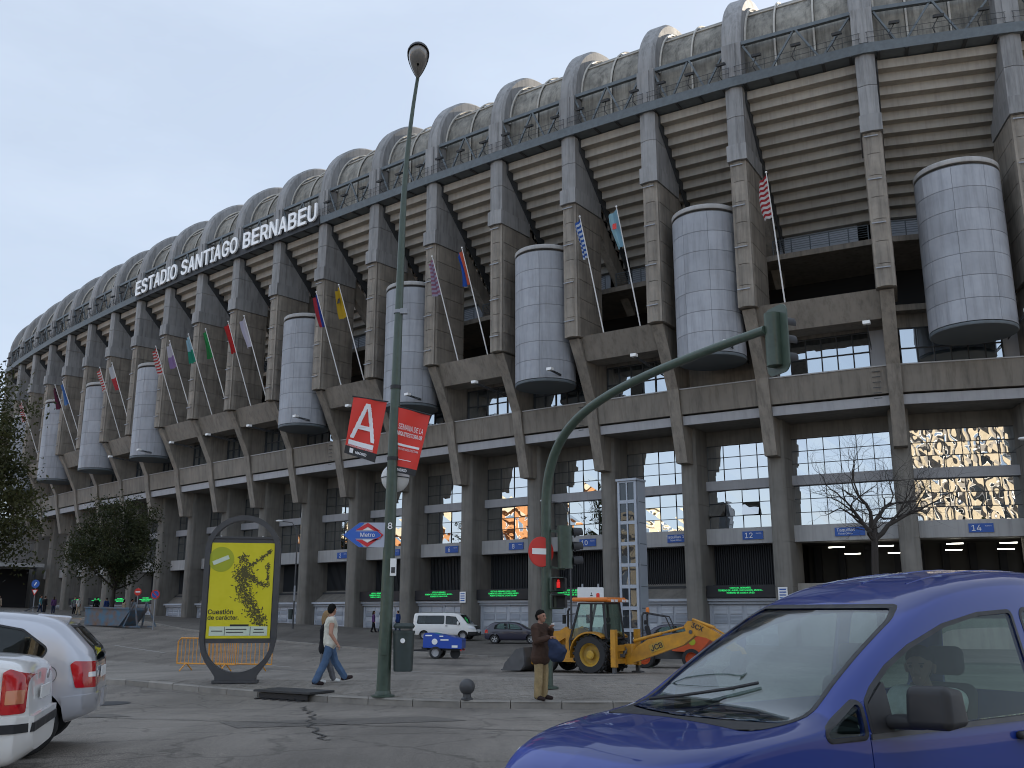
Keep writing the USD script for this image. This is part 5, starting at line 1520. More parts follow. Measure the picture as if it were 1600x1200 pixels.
obj(bp_, 'bumper_strip', to_tm((ws.solid(-.045) ^ manifold3d.Manifold.cube((.75, 2.2, .075)).translate((-1.2, -1.1, .50))) - ws.solid(.02) - manifold3d.Manifold.cylinder(2.4, .36, .36, 30, True).rotate((90, 0, 0)).translate((0, 0, .3))), 'trim_black', smooth=32)
obj(wv, 'number_plate', MB().box((-1.03, 0, .80), (.014, .50, .11)), 'plate_white')
obj(wv, 'boot_badge', MB().rev([(.045, -1.035), (.040, -1.045), (0, -1.045)], c=(0, 0, .95), sides=16, axis='x'), 'wheel_alloy')
seat(wv, 1.4, .36, .5)
seat(wv, 1.4, -.36, .5)
obj(wv, 'boot_letter', put_text('TD', .06, .006, np.array([-1.028, .45, .93]), np.array([0, -1.0, 0]), np.array([0, 0, 1.0]), np.array([-1.0, 0, 0])), 'wheel_alloy')

# white minibus by the gates
MVA = (-4.9, 73.9)
mv = thing('minibus', 'white minibus with dark side glass parked before the gates', 'van', (*MVA, gz(*MVA) + .10), -0.24)
ms = CarShape([(-2.35, .8), (-2.32, 1.75), (-2.2, 1.93), (-1.5, 1.96), (.6, 1.96), (1.15, 1.88), (1.75, 1.35), (1.95, 1.14), (2.3, 1.0), (2.47, .8), (2.5, .55)], [(-2.35, .4), (-2, .3), (2, .3), (2.5, .35)],
              [(-2.35, .84), (-2.1, .93), (1.4, .95), (2.1, .86), (2.5, .62)], [(-2.35, 1.1), (1.2, 1.1), (2.5, .6)], tumble=.12, n=50)
build_car(mv, ms, 'paint_white', [('side_window', rounded([(-2.0, 1.17), (.1, 1.17), (.1, 1.74), (-1.95, 1.74)], .08)), ('door_window', rounded([(.24, 1.15), (1.38, 1.10), (.98, 1.66), (.24, 1.73)], .06))],
          front=(rounded([(-.78, 1.2), (.78, 1.2), (.72, 1.80), (-.72, 1.80)], .08), 1.0, 2.3), rear=(rounded([(-.7, 1.15), (.7, 1.15), (.66, 1.75), (-.66, 1.75)], .08), -2.6, -2.0), arches=(1.55, -1.45), wheel_r=.33, glass=('car_glass_dark',) * 3, spokes=0, rimmat='fascia_grey', trim=.02)
for s in (1, -1):
    patch(ms, rounded([(1.98, .84), (2.42, .78), (2.36, .95), (2.05, 1.03)], .03), s, 'lamp_clear', mv, 'headlight', lift=.01)
    obj(mv, 'wing_mirror', to_tm(rbox(.14, .2, .26, .05, (1.22, s * 1.05, 1.22))), 'paint_white', smooth=40)
    obj(mv, 'door_handle', MB().box((.30, s * .955, 1.02), (.16, .03, .05)), 'trim_black')
obj(mv, 'front_grille', to_tm((ms.solid(-.012) ^ manifold3d.Manifold.cube((.6, 1.1, .22)).translate((2.1, -.55, .80))) - ms.solid(.02)), 'trim_black', smooth=30)
obj(mv, 'front_bumper', to_tm((ms.solid(-.03) ^ manifold3d.Manifold.cube((.9, 2.2, .30)).translate((1.95, -1.1, .30))) - ms.solid(.02) - manifold3d.Manifold.cylinder(2.4, .4, .4, 30, True).rotate((90, 0, 0)).translate((1.55, 0, .33))), 'trim_black', smooth=30)
obj(mv, 'number_plate', MB().box((2.535, 0, .58), (.02, .5, .11)), 'plate_white')

# dark hatchbacks
def dark_car(label, loc, rz):
    t = thing('car', label, 'car', (*loc, gz(*loc) + .10), rz)
    sh = CarShape([(-2.02, .6), (-1.98, .98), (-1.85, 1.12), (-1.35, 1.43), (-.6, 1.47), (.0, 1.45), (.45, 1.34), (1.1, 1.0), (1.75, .86), (1.98, .7), (2.05, .5)], [(-2.02, .35), (-1.8, .25), (1.6, .22), (2.05, .32)],
                  [(-2.02, .66), (-1.7, .80), (0, .86), (1.3, .82), (2.05, .55)], [(-2.02, .85), (-1, .95), (.8, .90), (2.05, .5)], tumble=.24, n=46)
    build_car(t, sh, 'paint_night', [('rear_side_window', rounded([(-1.35, 1.0), (-.45, .98), (-.45, 1.37), (-1.0, 1.36), (-1.25, 1.25)], .05)), ('door_window', rounded([(-.38, .98), (.75, .94), (.25, 1.27), (-.38, 1.37)], .05))],
              front=(rounded([(-.6, 1.0), (.6, 1.0), (.53, 1.38), (-.53, 1.38)], .06), .2, 1.4), rear=(rounded([(-.55, 1.05), (.55, 1.05), (.5, 1.36), (-.5, 1.36)], .06), -2.1, -1.2), arches=(1.25, -1.3), wheel_r=.31, glass=('windscreen', 'car_glass', 'car_glass_dark'), trim=.02)
    for s in (1, -1):
        patch(sh, rounded([(1.55, .62), (2.0, .58), (1.9, .74), (1.5, .82)], .03), s, 'lamp_clear', t, 'headlight')
        patch(sh, rounded([(-2.05, .72), (-1.75, .74), (-1.8, .95), (-2.05, .93)], .03), s, 'tail_red', t, 'tail_light')
        obj(t, 'wing_mirror', to_tm(rbox(.12, .18, .13, .05, (.55, s * .94, 1.02))), 'paint_night', smooth=40)
    seat(t, -.2, .36, .5)
    seat(t, -.2, -.36, .5)
    return t


dark_car('dark hatchback parked by the gates right of the minibus', (0.15, 69.6), -0.10)
dark_car('dark hatchback half hidden behind the digger', (9.6, 62.0), PI - .25)

# blue compressor trailer
cp = thing('compressor_trailer', 'blue two wheeled compressor trailer on the road', 'trailer', (-3.55, 52.2, gz(-3.55, 52.2)), -0.12)
hood = manifold3d.CrossSection([np.array([(-1.02, .56), (1.02, .50), (1.04, .98), (.30, 1.16), (-.55, 1.30), (-.92, 1.30), (-1.0, 1.2)])], manifold3d.FillRule.NonZero).offset(-.04, manifold3d.JoinType.Round, 2, 16).offset(.04, manifold3d.JoinType.Round, 2, 16).extrude(1.24).transform(np.array([[1, 0, 0, 0], [0, 0, -1, .62], [0, 1, 0, 0]], float))
hd = obj(cp, 'hood', to_tm(hood), 'compressor_blue', smooth=30)
obj(hd, 'round_badge', MB().rev([(.15, -.627), (.15, -.635), (0, -.635)], c=(-.40, 0, .86), sides=24, axis='y').rev([(.10, -.638), (.10, -.64), (.085, -.64)], c=(-.40, 0, .86), sides=20, axis='y'), 'white_paint')
for x, z, w, hh in ((-.72, 1.17, .36, .06), (-.05, 1.13, .20, .06), (.12, .95, .42, .07)):
    obj(hd, 'printed_bar', MB().box((x, -.624, z), (w, .012, hh)), 'white_paint')
obj(hd, 'number_plate', MB().box((.66, -.628, .62), (.30, .012, .12)), 'plate_white')
obj(cp, 'chassis', MB().box((0, 0, .47), (1.9, .9, .12)).bar((-1.0, 0, .42), (-2.1, 0, .38), .1).box((-.95, 0, .5), (.3, 1.1, .2)).tube([(-1.75, 0, .4), (-1.75, 0, .02)], .04, 8), 'trim_black')
for s in (1, -1):
    make_wheel(cp, (-.35, s * .60, .31), .31, .18, s, 0, 'fascia_grey')
    obj(cp, 'rear_lamp', MB().box((.98, s * .45, .44), (.06, .2, .1)), 'tail_red')
obj(cp, 'jack_wheel', MB().rev([(.0, -.05), (.26, -.05), (.26, .05), (0, .05)], c=(.62, -.2, .26), sides=20, axis='y'), 'rubber')

# yellow backhoe loader (x forwards, y to its left side, origin between the rear wheels)
JCB = (3.5, 38.4)
JRZ = PI - 0.58
jd = thing('backhoe_loader', 'yellow backhoe loader with bucket and folded digger arm', 'digger', (*JCB, gz(*JCB)), JRZ)
for s in (1, -1):
    w = make_wheel(jd, (0, s * .86, .70), .70, .44, s, 0, 'rim_yellow', 'rear_wheel')
    hub = MB().rev([(.17, s * .10), (.17, s * .17), (.12, s * .2), (0, s * .2)], c=(0, s * .86, .70), sides=18, axis='y')
    obj(w, 'hub', hub, 'rim_yellow', smooth=30)
    lug = MB()
    for k in range(20):
        a = 2 * PI * k / 20
        for q in (-1, 1):
            a2 = a + q * .06
            lug.box((0, q * .11, .70), (.09, .22, .05), TR((0, s * .86, .70), ry=a2) @ TR(rz=q * .5))
    obj(w, 'tyre_lug', lug, 'rubber')
    make_wheel(jd, (2.0, s * .82, .46), .46, .32, s, 0, 'rim_yellow', 'front_wheel')
    # mudguard
    g = np.linspace(-.15, PI * .72, 12)
    m = MB().grid(np.array([[(.80 * math.cos(a) * 1.05, s * y, .72 + .80 * math.sin(a)) for a in g] for y in (.62, 1.10, 1.10, .62)]) * np.array([1, 1, 1]) + np.array([[[0, 0, dz]] for dz in (0.03, 0.03, -.03, -.03)]))
    obj(jd, 'mudguard', m, 'digger_yellow', smooth=40)
chs = MB().box((.95, 0, .68), (2.9, .75, .40)).box((2.0, 0, .48), (.3, 1.4, .2)).box((0, 0, .70), (.4, 1.5, .35)).box((1.05, .72, .62), (1.0, .32, .42)).box((1.05, -.72, .62), (1.0, .32, .42))
obj(jd, 'chassis', chs, 'digger_yellow')
bon = prism_side([(.85, .85), (2.72, .85), (2.76, 1.30), (2.6, 1.46), (.85, 1.66)], -.42, .42)
bo = obj(jd, 'bonnet', to_tm(bon), 'digger_yellow')
obj(bo, 'radiator_grille', MB().box((2.765, 0, 1.08), (.03, .66, .38)), 'trim_black')
obj(bo, 'exhaust', MB().tube([(1.7, -.30, 1.5), (1.7, -.30, 2.30), (1.62, -.30, 2.42)], .045, 10), 'trim_black', smooth=40)
# cab: posts, glass, roof
posts = MB()
cabp = {'fb': (1.02, 1.22), 'ft': (.62, 2.62), 'mb': (.10, 1.32), 'mt': (.10, 2.62), 'rb': (-.55, 1.30), 'rt': (-.42, 2.62)}
for s in (1, -1):
    y0, y1 = s * .74, s * .66
    for a, b in (('fb', 'ft'), ('mb', 'mt'), ('rb', 'rt')):
        posts.bar((cabp[a][0], y0, cabp[a][1]), (cabp[b][0], y1, cabp[b][1]), .075, .075)
    posts.bar((1.02, y0, 1.22), (1.0, y0, .75), .08).bar((1.02, y0, 1.25), (-.55, y0, 1.32), .07).bar((.62, y1, 2.60), (-.42, y1, 2.60), .07)
    posts.bar((.1, y0, 1.32), (.1, y0, .75), .07).bar((1.0, y0, .78), (.1, y0, .78), .07)
for x, z, hw in ((1.02, 1.22, .74), (.62, 2.60, .66), (-.55, 1.30, .74), (-.42, 2.60, .66)):
    posts.bar((x, -hw, z), (x, hw, z), .07)
cab = obj(jd, 'cab', posts, 'trim_black')
pane_mat('cab_glass', (0.66, 0.80, 0.74), .05, .8)
for s in (1, -1):
    A = lambda k, dx: (cabp[k][0] + dx, s * (.735 if k[1] == 'b' else .655), cabp[k][1])
    obj(cab, 'side_pane', MB().add([A('fb', -.04), A('mb', .04), A('mt', .04), A('ft', -.04)], [(0, 1, 2, 3)]), 'cab_glass')
    obj(cab, 'side_pane', MB().add([A('mb', -.04), A('rb', .04), A('rt', .04), A('mt', -.04)], [(0, 1, 2, 3)]), 'cab_glass')
    obj(cab, 'door_pane', MB().add([(.96, s * .735, .82), (.14, s * .735, .82), (.14, s * .735, 1.27), (.97, s * .735, 1.2)], [(0, 1, 2, 3)]), 'cab_glass')
obj(cab, 'windscreen', MB().add([(1.02, -.70, 1.26), (1.02, .70, 1.26), (.62, .62, 2.57), (.62, -.62, 2.57)], [(0, 1, 2, 3)]), 'cab_glass')
obj(cab, 'rear_pane', MB().add([(-.55, -.70, 1.34), (-.55, .70, 1.34), (-.42, .62, 2.57), (-.42, -.62, 2.57)], [(0, 1, 2, 3)]), 'cab_glass')
rf = obj(jd, 'cab_roof', to_tm(rbox(1.55, 1.62, .16, .06, (.12, 0, 2.74)) + rbox(.30, 1.5, .12, .05, (-.62, 0, 2.70))), 'digger_orange', smooth=40)
for y in (-.6, -.3, .3, .6):
    obj(rf, 'work_light', MB().box((-.79, y, 2.69), (.05, .16, .09)), 'lamp_clear')
obj(jd, 'beacon', MB().rev([(.07, 2.82), (.07, 2.95), (.05, 3.0), (0, 3.0)], c=(.35, -.35, 0), sides=12), 'sign_red', smooth=40)
seat(jd, .15, 0, 1.2)
obj(jd, 'steering_wheel', MB().rev([(.18 + .015 * math.cos(a), .015 * math.sin(a)) for a in np.linspace(0, 2 * PI, 7)], sides=18, T=TR((.62, 0, 1.6), ry=-.5)), 'trim_black')
for s in (1, -1):
    obj(jd, 'door_mirror', MB().box((1.15, s * .95, 2.0), (.04, .22, .34)).tube([(.8, s * .7, 2.2), (1.15, s * .95, 2.15)], .015, 5), 'trim_black')
# loader arms and bucket
nose = lambda pts: [(x if x < 1 else 1 + (x - 1) * .80, z) for x, z in pts]
for s in (1, -1):
    arm = prism_side(nose([(.95, 1.52), (1.30, 1.72), (2.9, 1.0), (3.30, .55), (3.42, .34), (3.2, .26), (2.75, .70), (1.2, 1.36)]), s * .62 - .06, s * .62 + .06)
    la = obj(jd, 'loader_arm', to_tm(arm), 'digger_yellow')
    obj(la, 'ram', MB().tube([(1.2, s * .50, .95), (2.0, s * .55, 1.05)], .06, 10).tube([(1.95, s * .55, 1.05), (2.45, s * .6, .95)], .035, 8), 'bucket_steel')
obj(jd, 'loader_tower', MB().box((1.1, .62, 1.2), (.28, .18, .75)).box((1.1, -.62, 1.2), (.28, .18, .75)), 'digger_yellow')
bk = MB()
prof = np.array([(x - .52, z) for x, z in ((3.42, .92), (3.34, .55), (3.36, .22), (3.56, .05), (4.42, .02), (4.42, .06), (3.60, .10), (3.42, .26), (3.40, .55), (3.47, .92))])
bk.extr(prof, lambda q: np.column_stack([q[:, 0], np.full(len(q), -1.12), q[:, 1]]), lambda q: np.column_stack([q[:, 0], np.full(len(q), 1.12), q[:, 1]]))
for s in (1, -1):
    sd = np.array([(x - .52, z) for x, z in ((3.42, .92), (3.36, .3), (3.56, .05), (4.42, .03), (4.30, .30), (3.75, .85))])
    bk.extr(sd, lambda q: np.column_stack([q[:, 0], np.full(len(q), s * 1.12), q[:, 1]]), lambda q: np.column_stack([q[:, 0], np.full(len(q), s * 1.16), q[:, 1]]))
bu = obj(jd, 'bucket', bk, 'bucket_steel')
for k in range(7):
    obj(bu, 'bucket_tooth', MB().box((3.95, -1.0 + k * 2 / 6, .05), (.16, .07, .035)), 'bucket_steel')
# rear frame, stabilisers, boom and dipper
rfm = MB().box((-.98, 0, .95), (.16, 2.1, .22)).box((-.98, 0, .48), (.16, 2.1, .18)).box((-.95, .35, .72), (.14, .12, .5)).box((-.95, -.35, .72), (.14, .12, .5)).box((-.75, 0, .7), (.4, .8, .5))
rfo = obj(jd, 'rear_frame', rfm, 'digger_yellow')
for z, y in ((.62, -.25), (.80, .2), (.68, .45)):
    obj(rfo, 'valve_block', MB().box((-1.08, y, z), (.10, .22, .12)).tube([(-1.1, y, z), (-1.16, y - .2, z + .2), (-1.0, y - .3, z + .35)], .02, 6), 'bucket_steel')
for s in (1, -1):
    sl = obj(jd, 'stabiliser', MB().box((-1.0, s * .98, .95), (.20, .20, 1.35)), 'digger_yellow')
    obj(sl, 'stabiliser_foot', MB().box((-1.0, s * .98, .22), (.13, .13, .5)).box((-1.0, s * .98, .03), (.38, .34, .06)), 'bucket_steel')
king = MB().box((-1.15, 0, .72), (.24, .34, .75)).rev([(.16, .35), (.16, 1.1), (0, 1.1)], c=(-1.25, 0, 0), sides=14)
obj(jd, 'kingpost', king, 'digger_yellow')
bpoly = [(-1.18, .34), (-1.38, .42), (-3.42, 1.10), (-3.85, 1.42), (-3.78, 1.62), (-3.50, 1.58), (-2.0, 1.28), (-1.55, 1.02), (-1.15, .62)]
boom = obj(jd, 'boom', to_tm(prism_side(bpoly, -.15, .15)), 'digger_yellow')
obj(boom, 'boom_ram', MB().tube([(-1.35, 0, 1.20), (-2.5, 0, 1.50)], .065, 10).tube([(-2.4, 0, 1.48), (-3.4, 0, 1.72)], .04, 8), 'digger_yellow', smooth=40)
J1 = np.array([-2.35, .156, 1.02])
obj(boom, 'maker_plate', MB().box(J1 + [0, .002, 0], (.62, .012, .28), None), 'trim_black') if False else None
pl = MB().box((0, 0, 0), (.58, .30, .012), frame_T(J1 + [0, .004, 0], np.array([-.94, 0, .34]), np.array([.34, 0, .94]), np.array([0, 1.0, 0])))
obj(boom, 'maker_plate', pl, 'rim_yellow')
obj(boom, 'maker_letters', put_text('JCB', .19, .006, J1 + np.array([.34, 0, .94]) * -.095 + [0, .011, 0], np.array([-.94, 0, .34]), np.array([.34, 0, .94]), np.array([0, 1.0, 0]), True), 'trim_black')
dpoly = [(-3.45, 1.78), (-3.60, 1.95), (-3.95, 1.93), (-4.4, 1.72), (-5.6, 1.02), (-5.72, .82), (-5.5, .80), (-4.3, 1.36), (-3.85, 1.44), (-3.55, 1.52)]
dip = obj(jd, 'dipper', to_tm(prism_side(dpoly, -.13, .13)), 'digger_yellow')
obj(dip, 'dipper_ram', MB().tube([(-3.75, 0, 2.0), (-4.6, 0, 1.72)], .06, 10).tube([(-4.5, 0, 1.75), (-5.3, 0, 1.30)], .035, 8), 'digger_yellow', smooth=40)
obj(dip, 'model_letters', put_text('3CX', .17, .006, np.array([-3.95, .134, 1.66]), np.array([-.93, 0, -.37]), np.array([-.37, 0, .93]), np.array([0, 1.0, 0]), True), 'trim_black')
obj(dip, 'pivot_pin', MB().rev([(.07, -.17), (.07, .17), (0, .17)], c=(-3.72, 0, 1.56), sides=14, axis='y').rev([(0, -.17), (.07, -.17)], c=(-3.72, 0, 1.56), sides=14, axis='y'), 'bucket_steel')
bb2 = to_tm(prism_side([(-5.55, .95), (-5.75, .62), (-5.5, .18), (-5.0, .10), (-4.88, .22), (-5.2, .45), (-5.3, .9)], -.30, .30))
obj(jd, 'digging_bucket', bb2, 'bucket_steel')

# orange site dumper behind the digger
dm_ = thing('site_dumper', 'small orange site dumper behind the digger arm', 'dumper', (6.9, 42.6, gz(6.9, 42.6)), -0.35)
for x in (-1.1, .9):
    for s in (1, -1):
        make_wheel(dm_, (x, s * .62, .42), .42, .30, s, 0, 'dumper_orange')
obj(dm_, 'chassis', MB().box((-.2, 0, .55), (2.6, .6, .35)).box((-.9, 0, .95), (.9, .9, .5)), 'bucket_steel')
obj(dm_, 'skip', to_tm(prism_side([(-.1, 1.15), (.1, .72), (1.2, .66), (1.75, 1.25), (1.65, 1.38), (.1, 1.40)], -.75, .75)), 'dumper_orange')
obj(dm_, 'roll_hoop', MB().tube([(-1.2, .5, 1.0), (-1.2, .5, 2.15), (-1.15, .42, 2.28), (-1.15, -.42, 2.28), (-1.2, -.5, 2.15), (-1.2, -.5, 1.0)], .04, 8).tube([(-1.15, .42, 2.28), (-.2, .42, 2.12), (.05, .42, 1.55)], .03, 8).tube([(-1.15, -.42, 2.28), (-.2, -.42, 2.12), (.05, -.42, 1.55)], .03, 8), 'trim_black', smooth=40)
obj(dm_, 'beacon', MB().rev([(.08, 2.30), (.08, 2.45), (.05, 2.52), (0, 2.52)], c=(-1.15, .42, 0), sides=12), 'digger_orange')
obj(dm_, 'round_badge', MB().rev([(.14, -.757), (.14, -.765), (0, -.765)], c=(.95, 0, 1.1), sides=20, axis='y'), 'poster_green')
seat(dm_, -.75, 0, 1.1)

# ------------------------------------------------------------------ street furniture
LX, LY = -2.66, 20.75
LZ = gz(LX, LY) + KH
lp = thing('street_lamp', 'tall dark green lamp post carrying two red banners', 'street lamp')
def lean(z):           # the upper part bends over a little to the right
    return np.array([LX + 0.012 * z + 0.26 * max(0, (z - 10.5) / 4.0) ** 2, LY, LZ + z])
zsp = [0, .4, 1, 2, 4, 6, 8, 9.5, 10.5, 11.3, 12.1, 12.8, 13.5, 14.0, 14.25]
obj(lp, 'pole', MB().tube([lean(z) for z in zsp], [0.150, .142, .138, .132, .122, .108, .094, .083, .074, .066, .058, .051, .045, .042, .042], 18), 'pole_green', smooth=50)
obj(lp, 'base_plate', MB().rev([(.24, 0), (.24, .03), (.17, .05), (.15, .12)], c=(LX, LY, LZ), sides=20), 'pole_green', smooth=30)
obj(lp, 'pole_door', MB().box((LX + .01, LY - .135, LZ + 1.0), (.11, .03, .34)), 'pole_green')
top = lean(14.2)
# teardrop lantern seen from below: lid and bulging bowl, pointing towards the camera
hd_ax = np.array([0.10, -0.93, 0.34])
hd_ax /= np.linalg.norm(hd_ax)
sd_ax = np.cross(hd_ax, [0, 0, 1.0])
sd_ax /= np.linalg.norm(sd_ax)
up_ax = np.cross(sd_ax, hd_ax)
def teardrop(k, scale, zl):
    out = []
    for t in np.linspace(0, 2 * PI, k, endpoint=False):
        x = .50 - .50 * math.cos(t)
        w = .27 * math.sin(t) * (0.35 + .65 * min(1, x * 1.15) ** .9) * 1.15
        out.append((x * 1.0, w))
    q = np.array(out)
    q = (q - [.56, 0]) * scale + [.56, 0]
    return top[None] + q[:, :1] * hd_ax + q[:, 1:] * sd_ax + zl * up_ax
lay = [teardrop(28, s, z) for s, z in ((.3, .13), (.7, .12), (.97, .06), (1.03, 0.0), (1.0, -.03))]
obj(lp, 'lantern_lid', MB().grid(np.stack([np.vstack([q, q[:1]]) for q in lay], 0)), 'frame_iron', smooth=40)
lay = [teardrop(28, s, z) for s, z in ((.90, -.02), (.86, -.10), (.74, -.17), (.5, -.21), (.1, -.225))]
mat('lantern_bowl', (0.20, 0.19, 0.18), 0.12, coat=1.0)
obj(lp, 'lantern_bowl', MB().grid(np.stack([np.vstack([q, q[:1]]) for q in lay], 0)), 'lantern_bowl', smooth=40)
for z in (6.55, 4.95, 8.3):
    obj(lp, 'clamp_band', MB().rev([(.125 - .004 * z + .02, -.04), (.125 - .004 * z + .02, .04)], c=lean(z), sides=18), 'panel_silver' if z > 8 else 'trim_black')
mcol = MB().box(lean(8.3) + [.12, -.05, 0], (.16, .10, .12))
obj(lp, 'sensor_box', mcol, 'panel_silver')


def banner(label, c00, c10, c11, c01, red_to, depth, texts):
    """Corners: top left, top right, bottom right, bottom left."""
    t = thing('banner', label, 'banner')
    c00, c10, c11, c01 = [np.array(q, float) for q in (c00, c10, c11, c01)]
    def at(u, v, d=0.0):
        q = (c00 * (1 - u) + c10 * u) * (1 - v) + (c01 * (1 - u) + c11 * u) * v
        return q + np.array([0, -1.0, 0]) * (d + .035 * math.sin(u * 5 + v * 4) * math.sin(PI * u))
    def sheet(v0, v1, m, nm):
        P = np.array([[at(u, v) for u in np.linspace(0, 1, 13)] for v in np.linspace(v0, v1, 13)])
        B = P + [0, .012, 0]
        mb = MB().grid(P).grid(B)
        for a in (0, -1):
            mb.grid(np.stack([P[a], B[a]])).grid(np.stack([P[:, a], B[:, a]]))
        return obj(t, nm, mb, m, smooth=40)
    sheet(0, red_to, 'banner_red', 'cloth')
    sheet(red_to, 1, 'trim_black', 'foot_band')
    for s, u, v, hh, m, bold, sq in texts:
        if s == '_':
            P = np.array([[at(a, b, .004) for a in np.linspace(u[0], u[1], 8)] for b in v])
            obj(t, 'printed_bar', MB().grid(P), m, smooth=True)
            continue
        tm_ = meshkit.text_mesh(s, 1.0, 0.02, bold)
        tm_ = tm_.subdivide_to_size(0.5, max_iter=6) if hasattr(tm_, 'subdivide_to_size') else tm_
        b = tm_.bounds
        vv = np.array(tm_.vertices)
        w = (b[1][0] - b[0][0])
        uu = u[0] + (vv[:, 0] - b[0][0]) / w * (u[1] - u[0])
        ww = v - (vv[:, 1]) * hh
        out = np.array([at(a, c, .003 + .004 * (z > .01)) for a, c, z in zip(uu, ww, vv[:, 2])])
        obj(t, 'letters' if len(s) > 1 else 'big_letter', trimesh.Trimesh(out, tm_.faces, process=False), m)
    arm = MB()
    arm.tube([at(-.04, -.012), at(1.04, -.012)], .016, 6)
    obj(t, 'top_rod', arm, 'trim_black')
    return t


YB = 20.70
banner('red banner with big white letter A left of the lamp post', (-3.50, YB, 6.48), (-2.76, YB, 6.36), (-2.98, YB, 5.02), (-3.66, YB, 5.24), .86, 0,
       [('A', (.10, .86), .70, .62, 'banner_white', False, 1), ('_', (.07, .86), (.745, .825), 0, 'banner_white', False, 1), ('FUNDACION ARQUITECTURA COAM', (.07, .86), .855, .024, 'banner_white', False, 1),
        ('MADRID', (.34, .70), .955, .042, 'banner_white', True, 1), ('_', (.15, .26), (.885, .965), 0, 'banner_white', False, 1)])
banner('red banner with lines of white text right of the lamp post', (-2.60, YB, 6.27), (-1.80, YB, 6.06), (-2.10, YB, 4.72), (-2.72, YB, 4.86), .90, 0,
       [('SEMANA DE LA', (.20, .92), .325, .085, 'banner_white', False, 1), ('ARQUITECTURA 08', (.17, .93), .42, .060, 'banner_white', True, 1), ('_', (.22, .92), (.545, .58), 0, 'banner_white', False, 1),
        ('COLEGIO ARQUITECTURA', (.24, .92), .640, .032, 'banner_white', False, 1), ('_', (.30, .75), (.785, .795), 0, 'banner_white', False, 1), ('MADRID', (.30, .68), .972, .040, 'banner_white', True, 1)])
gl = thing('globe_lamp', 'white globe with a seam fixed behind the lamp post', 'lamp')
GC = lean(4.55) + np.array([.03, .34, .02])
obj(gl, 'upper_shell', MB().rev([(.315 * math.cos(a), .315 * math.sin(a)) for a in np.linspace(0.03, PI / 2, 10)], c=GC, sides=28), 'globe_white', smooth=True)
obj(gl, 'lower_shell', MB().rev([(.308 * math.cos(a), .308 * math.sin(a)) for a in np.linspace(-PI / 2, -0.03, 10)], c=GC, sides=28), 'globe_white', smooth=True)
obj(gl, 'seam_ring', MB().rev([(.305, -.012), (.322, -.008), (.322, .010), (.31, .012)], c=GC, sides=28), 'frame_iron', smooth=True)
obj(gl, 'bracket', MB().bar(lean(4.55), GC, .05), 'frame_iron')
# metro arrow
mt_ = thing('metro_sign', 'metro arrow sign pointing left on the lamp post', 'sign')
mz = 3.46
mo = np.array([-3.10, LY - .06, mz])
F_ = frame_T(mo, [1, 0, 0], [0, 0, 1], [0, -1, 0])
def flat(t, name, poly, m, z, dz=.006):
    q = np.array(poly, float)
    A = np.column_stack([q, np.full(len(q), z)]) @ F_[:3, :3].T + F_[:3, 3]
    B = np.column_stack([q, np.full(len(q), z + dz)]) @ F_[:3, :3].T + F_[:3, 3]
    k = len(q)
    i = np.arange(k)
    j = (i + 1) % k
    tri = earcut(q)
    obj(t, name, MB().add(np.vstack([A, B]), np.stack([i, j, j + k, i + k], 1)).add(A, tri[:, ::-1]).add(B, tri), m)
mat('metro_blue', (0.035, 0.12, 0.46), 0.4)
mat('metro_red', (0.55, 0.03, 0.04), 0.4)
mat('plate_lilac', (0.40, 0.43, 0.52), 0.4)
flat(mt_, 'plate', [(-.50, 0), (-.16, .26), (.40, .26), (.40, -.26), (-.16, -.26)], 'plate_lilac', 0, .02)
flat(mt_, 'arrow', [(-.50, 0), (-.16, .255), (-.05, .255), (-.24, .075), (.26, .075), (.30, 0), (.26, -.075), (-.24, -.075), (-.05, -.255), (-.16, -.255)], 'metro_blue', .0215)
flat(mt_, 'red_diamond', [(-.24, .10), (.02, .255), (.36, 0), (.02, -.255), (-.24, -.10), (-.10, -.10), (.02, -.17), (.16, -.085), (.29, -.085), (.31, 0), (.29, .085), (.16, .085), (.02, .17), (-.10, .10)], 'metro_red', .023)
flat(mt_, 'white_field', [(-.09, .098), (.02, .160), (.13, .098)], 'white_paint', .0235)
flat(mt_, 'white_field', [(-.09, -.098), (.13, -.098), (.02, -.160)], 'white_paint', .0235)
obj(mt_, 'lettering', put_text('Metro', .085, .005, mo + [.02, -.030, -.04], np.array([1.0, 0, 0]), np.array([0, 0, 1.0]), np.array([0, -1.0, 0])), 'white_paint')
sp_ = thing('pole_notice', 'small white notice strapped to the lamp post', 'notice')
obj(sp_, 'plate', MB().box(lean(2.62) + [.12, -.13, 0], (.13, .02, .36)), 'white_paint')
obj(sp_, 'printed_bar', MB().box(lean(2.56) + [.12, -.143, 0], (.08, .006, .12)), 'frame_iron')
num = thing('pole_number', 'small white number 8 painted plate high on the lamp post', 'sign')
obj(num, 'digit', put_text('8', .13, .006, lean(3.42) + [0.02, -.145, 0], np.array([1.0, 0, 0]), np.array([0, 0, 1.0]), np.array([0, -1.0, 0]), True), 'white_paint')
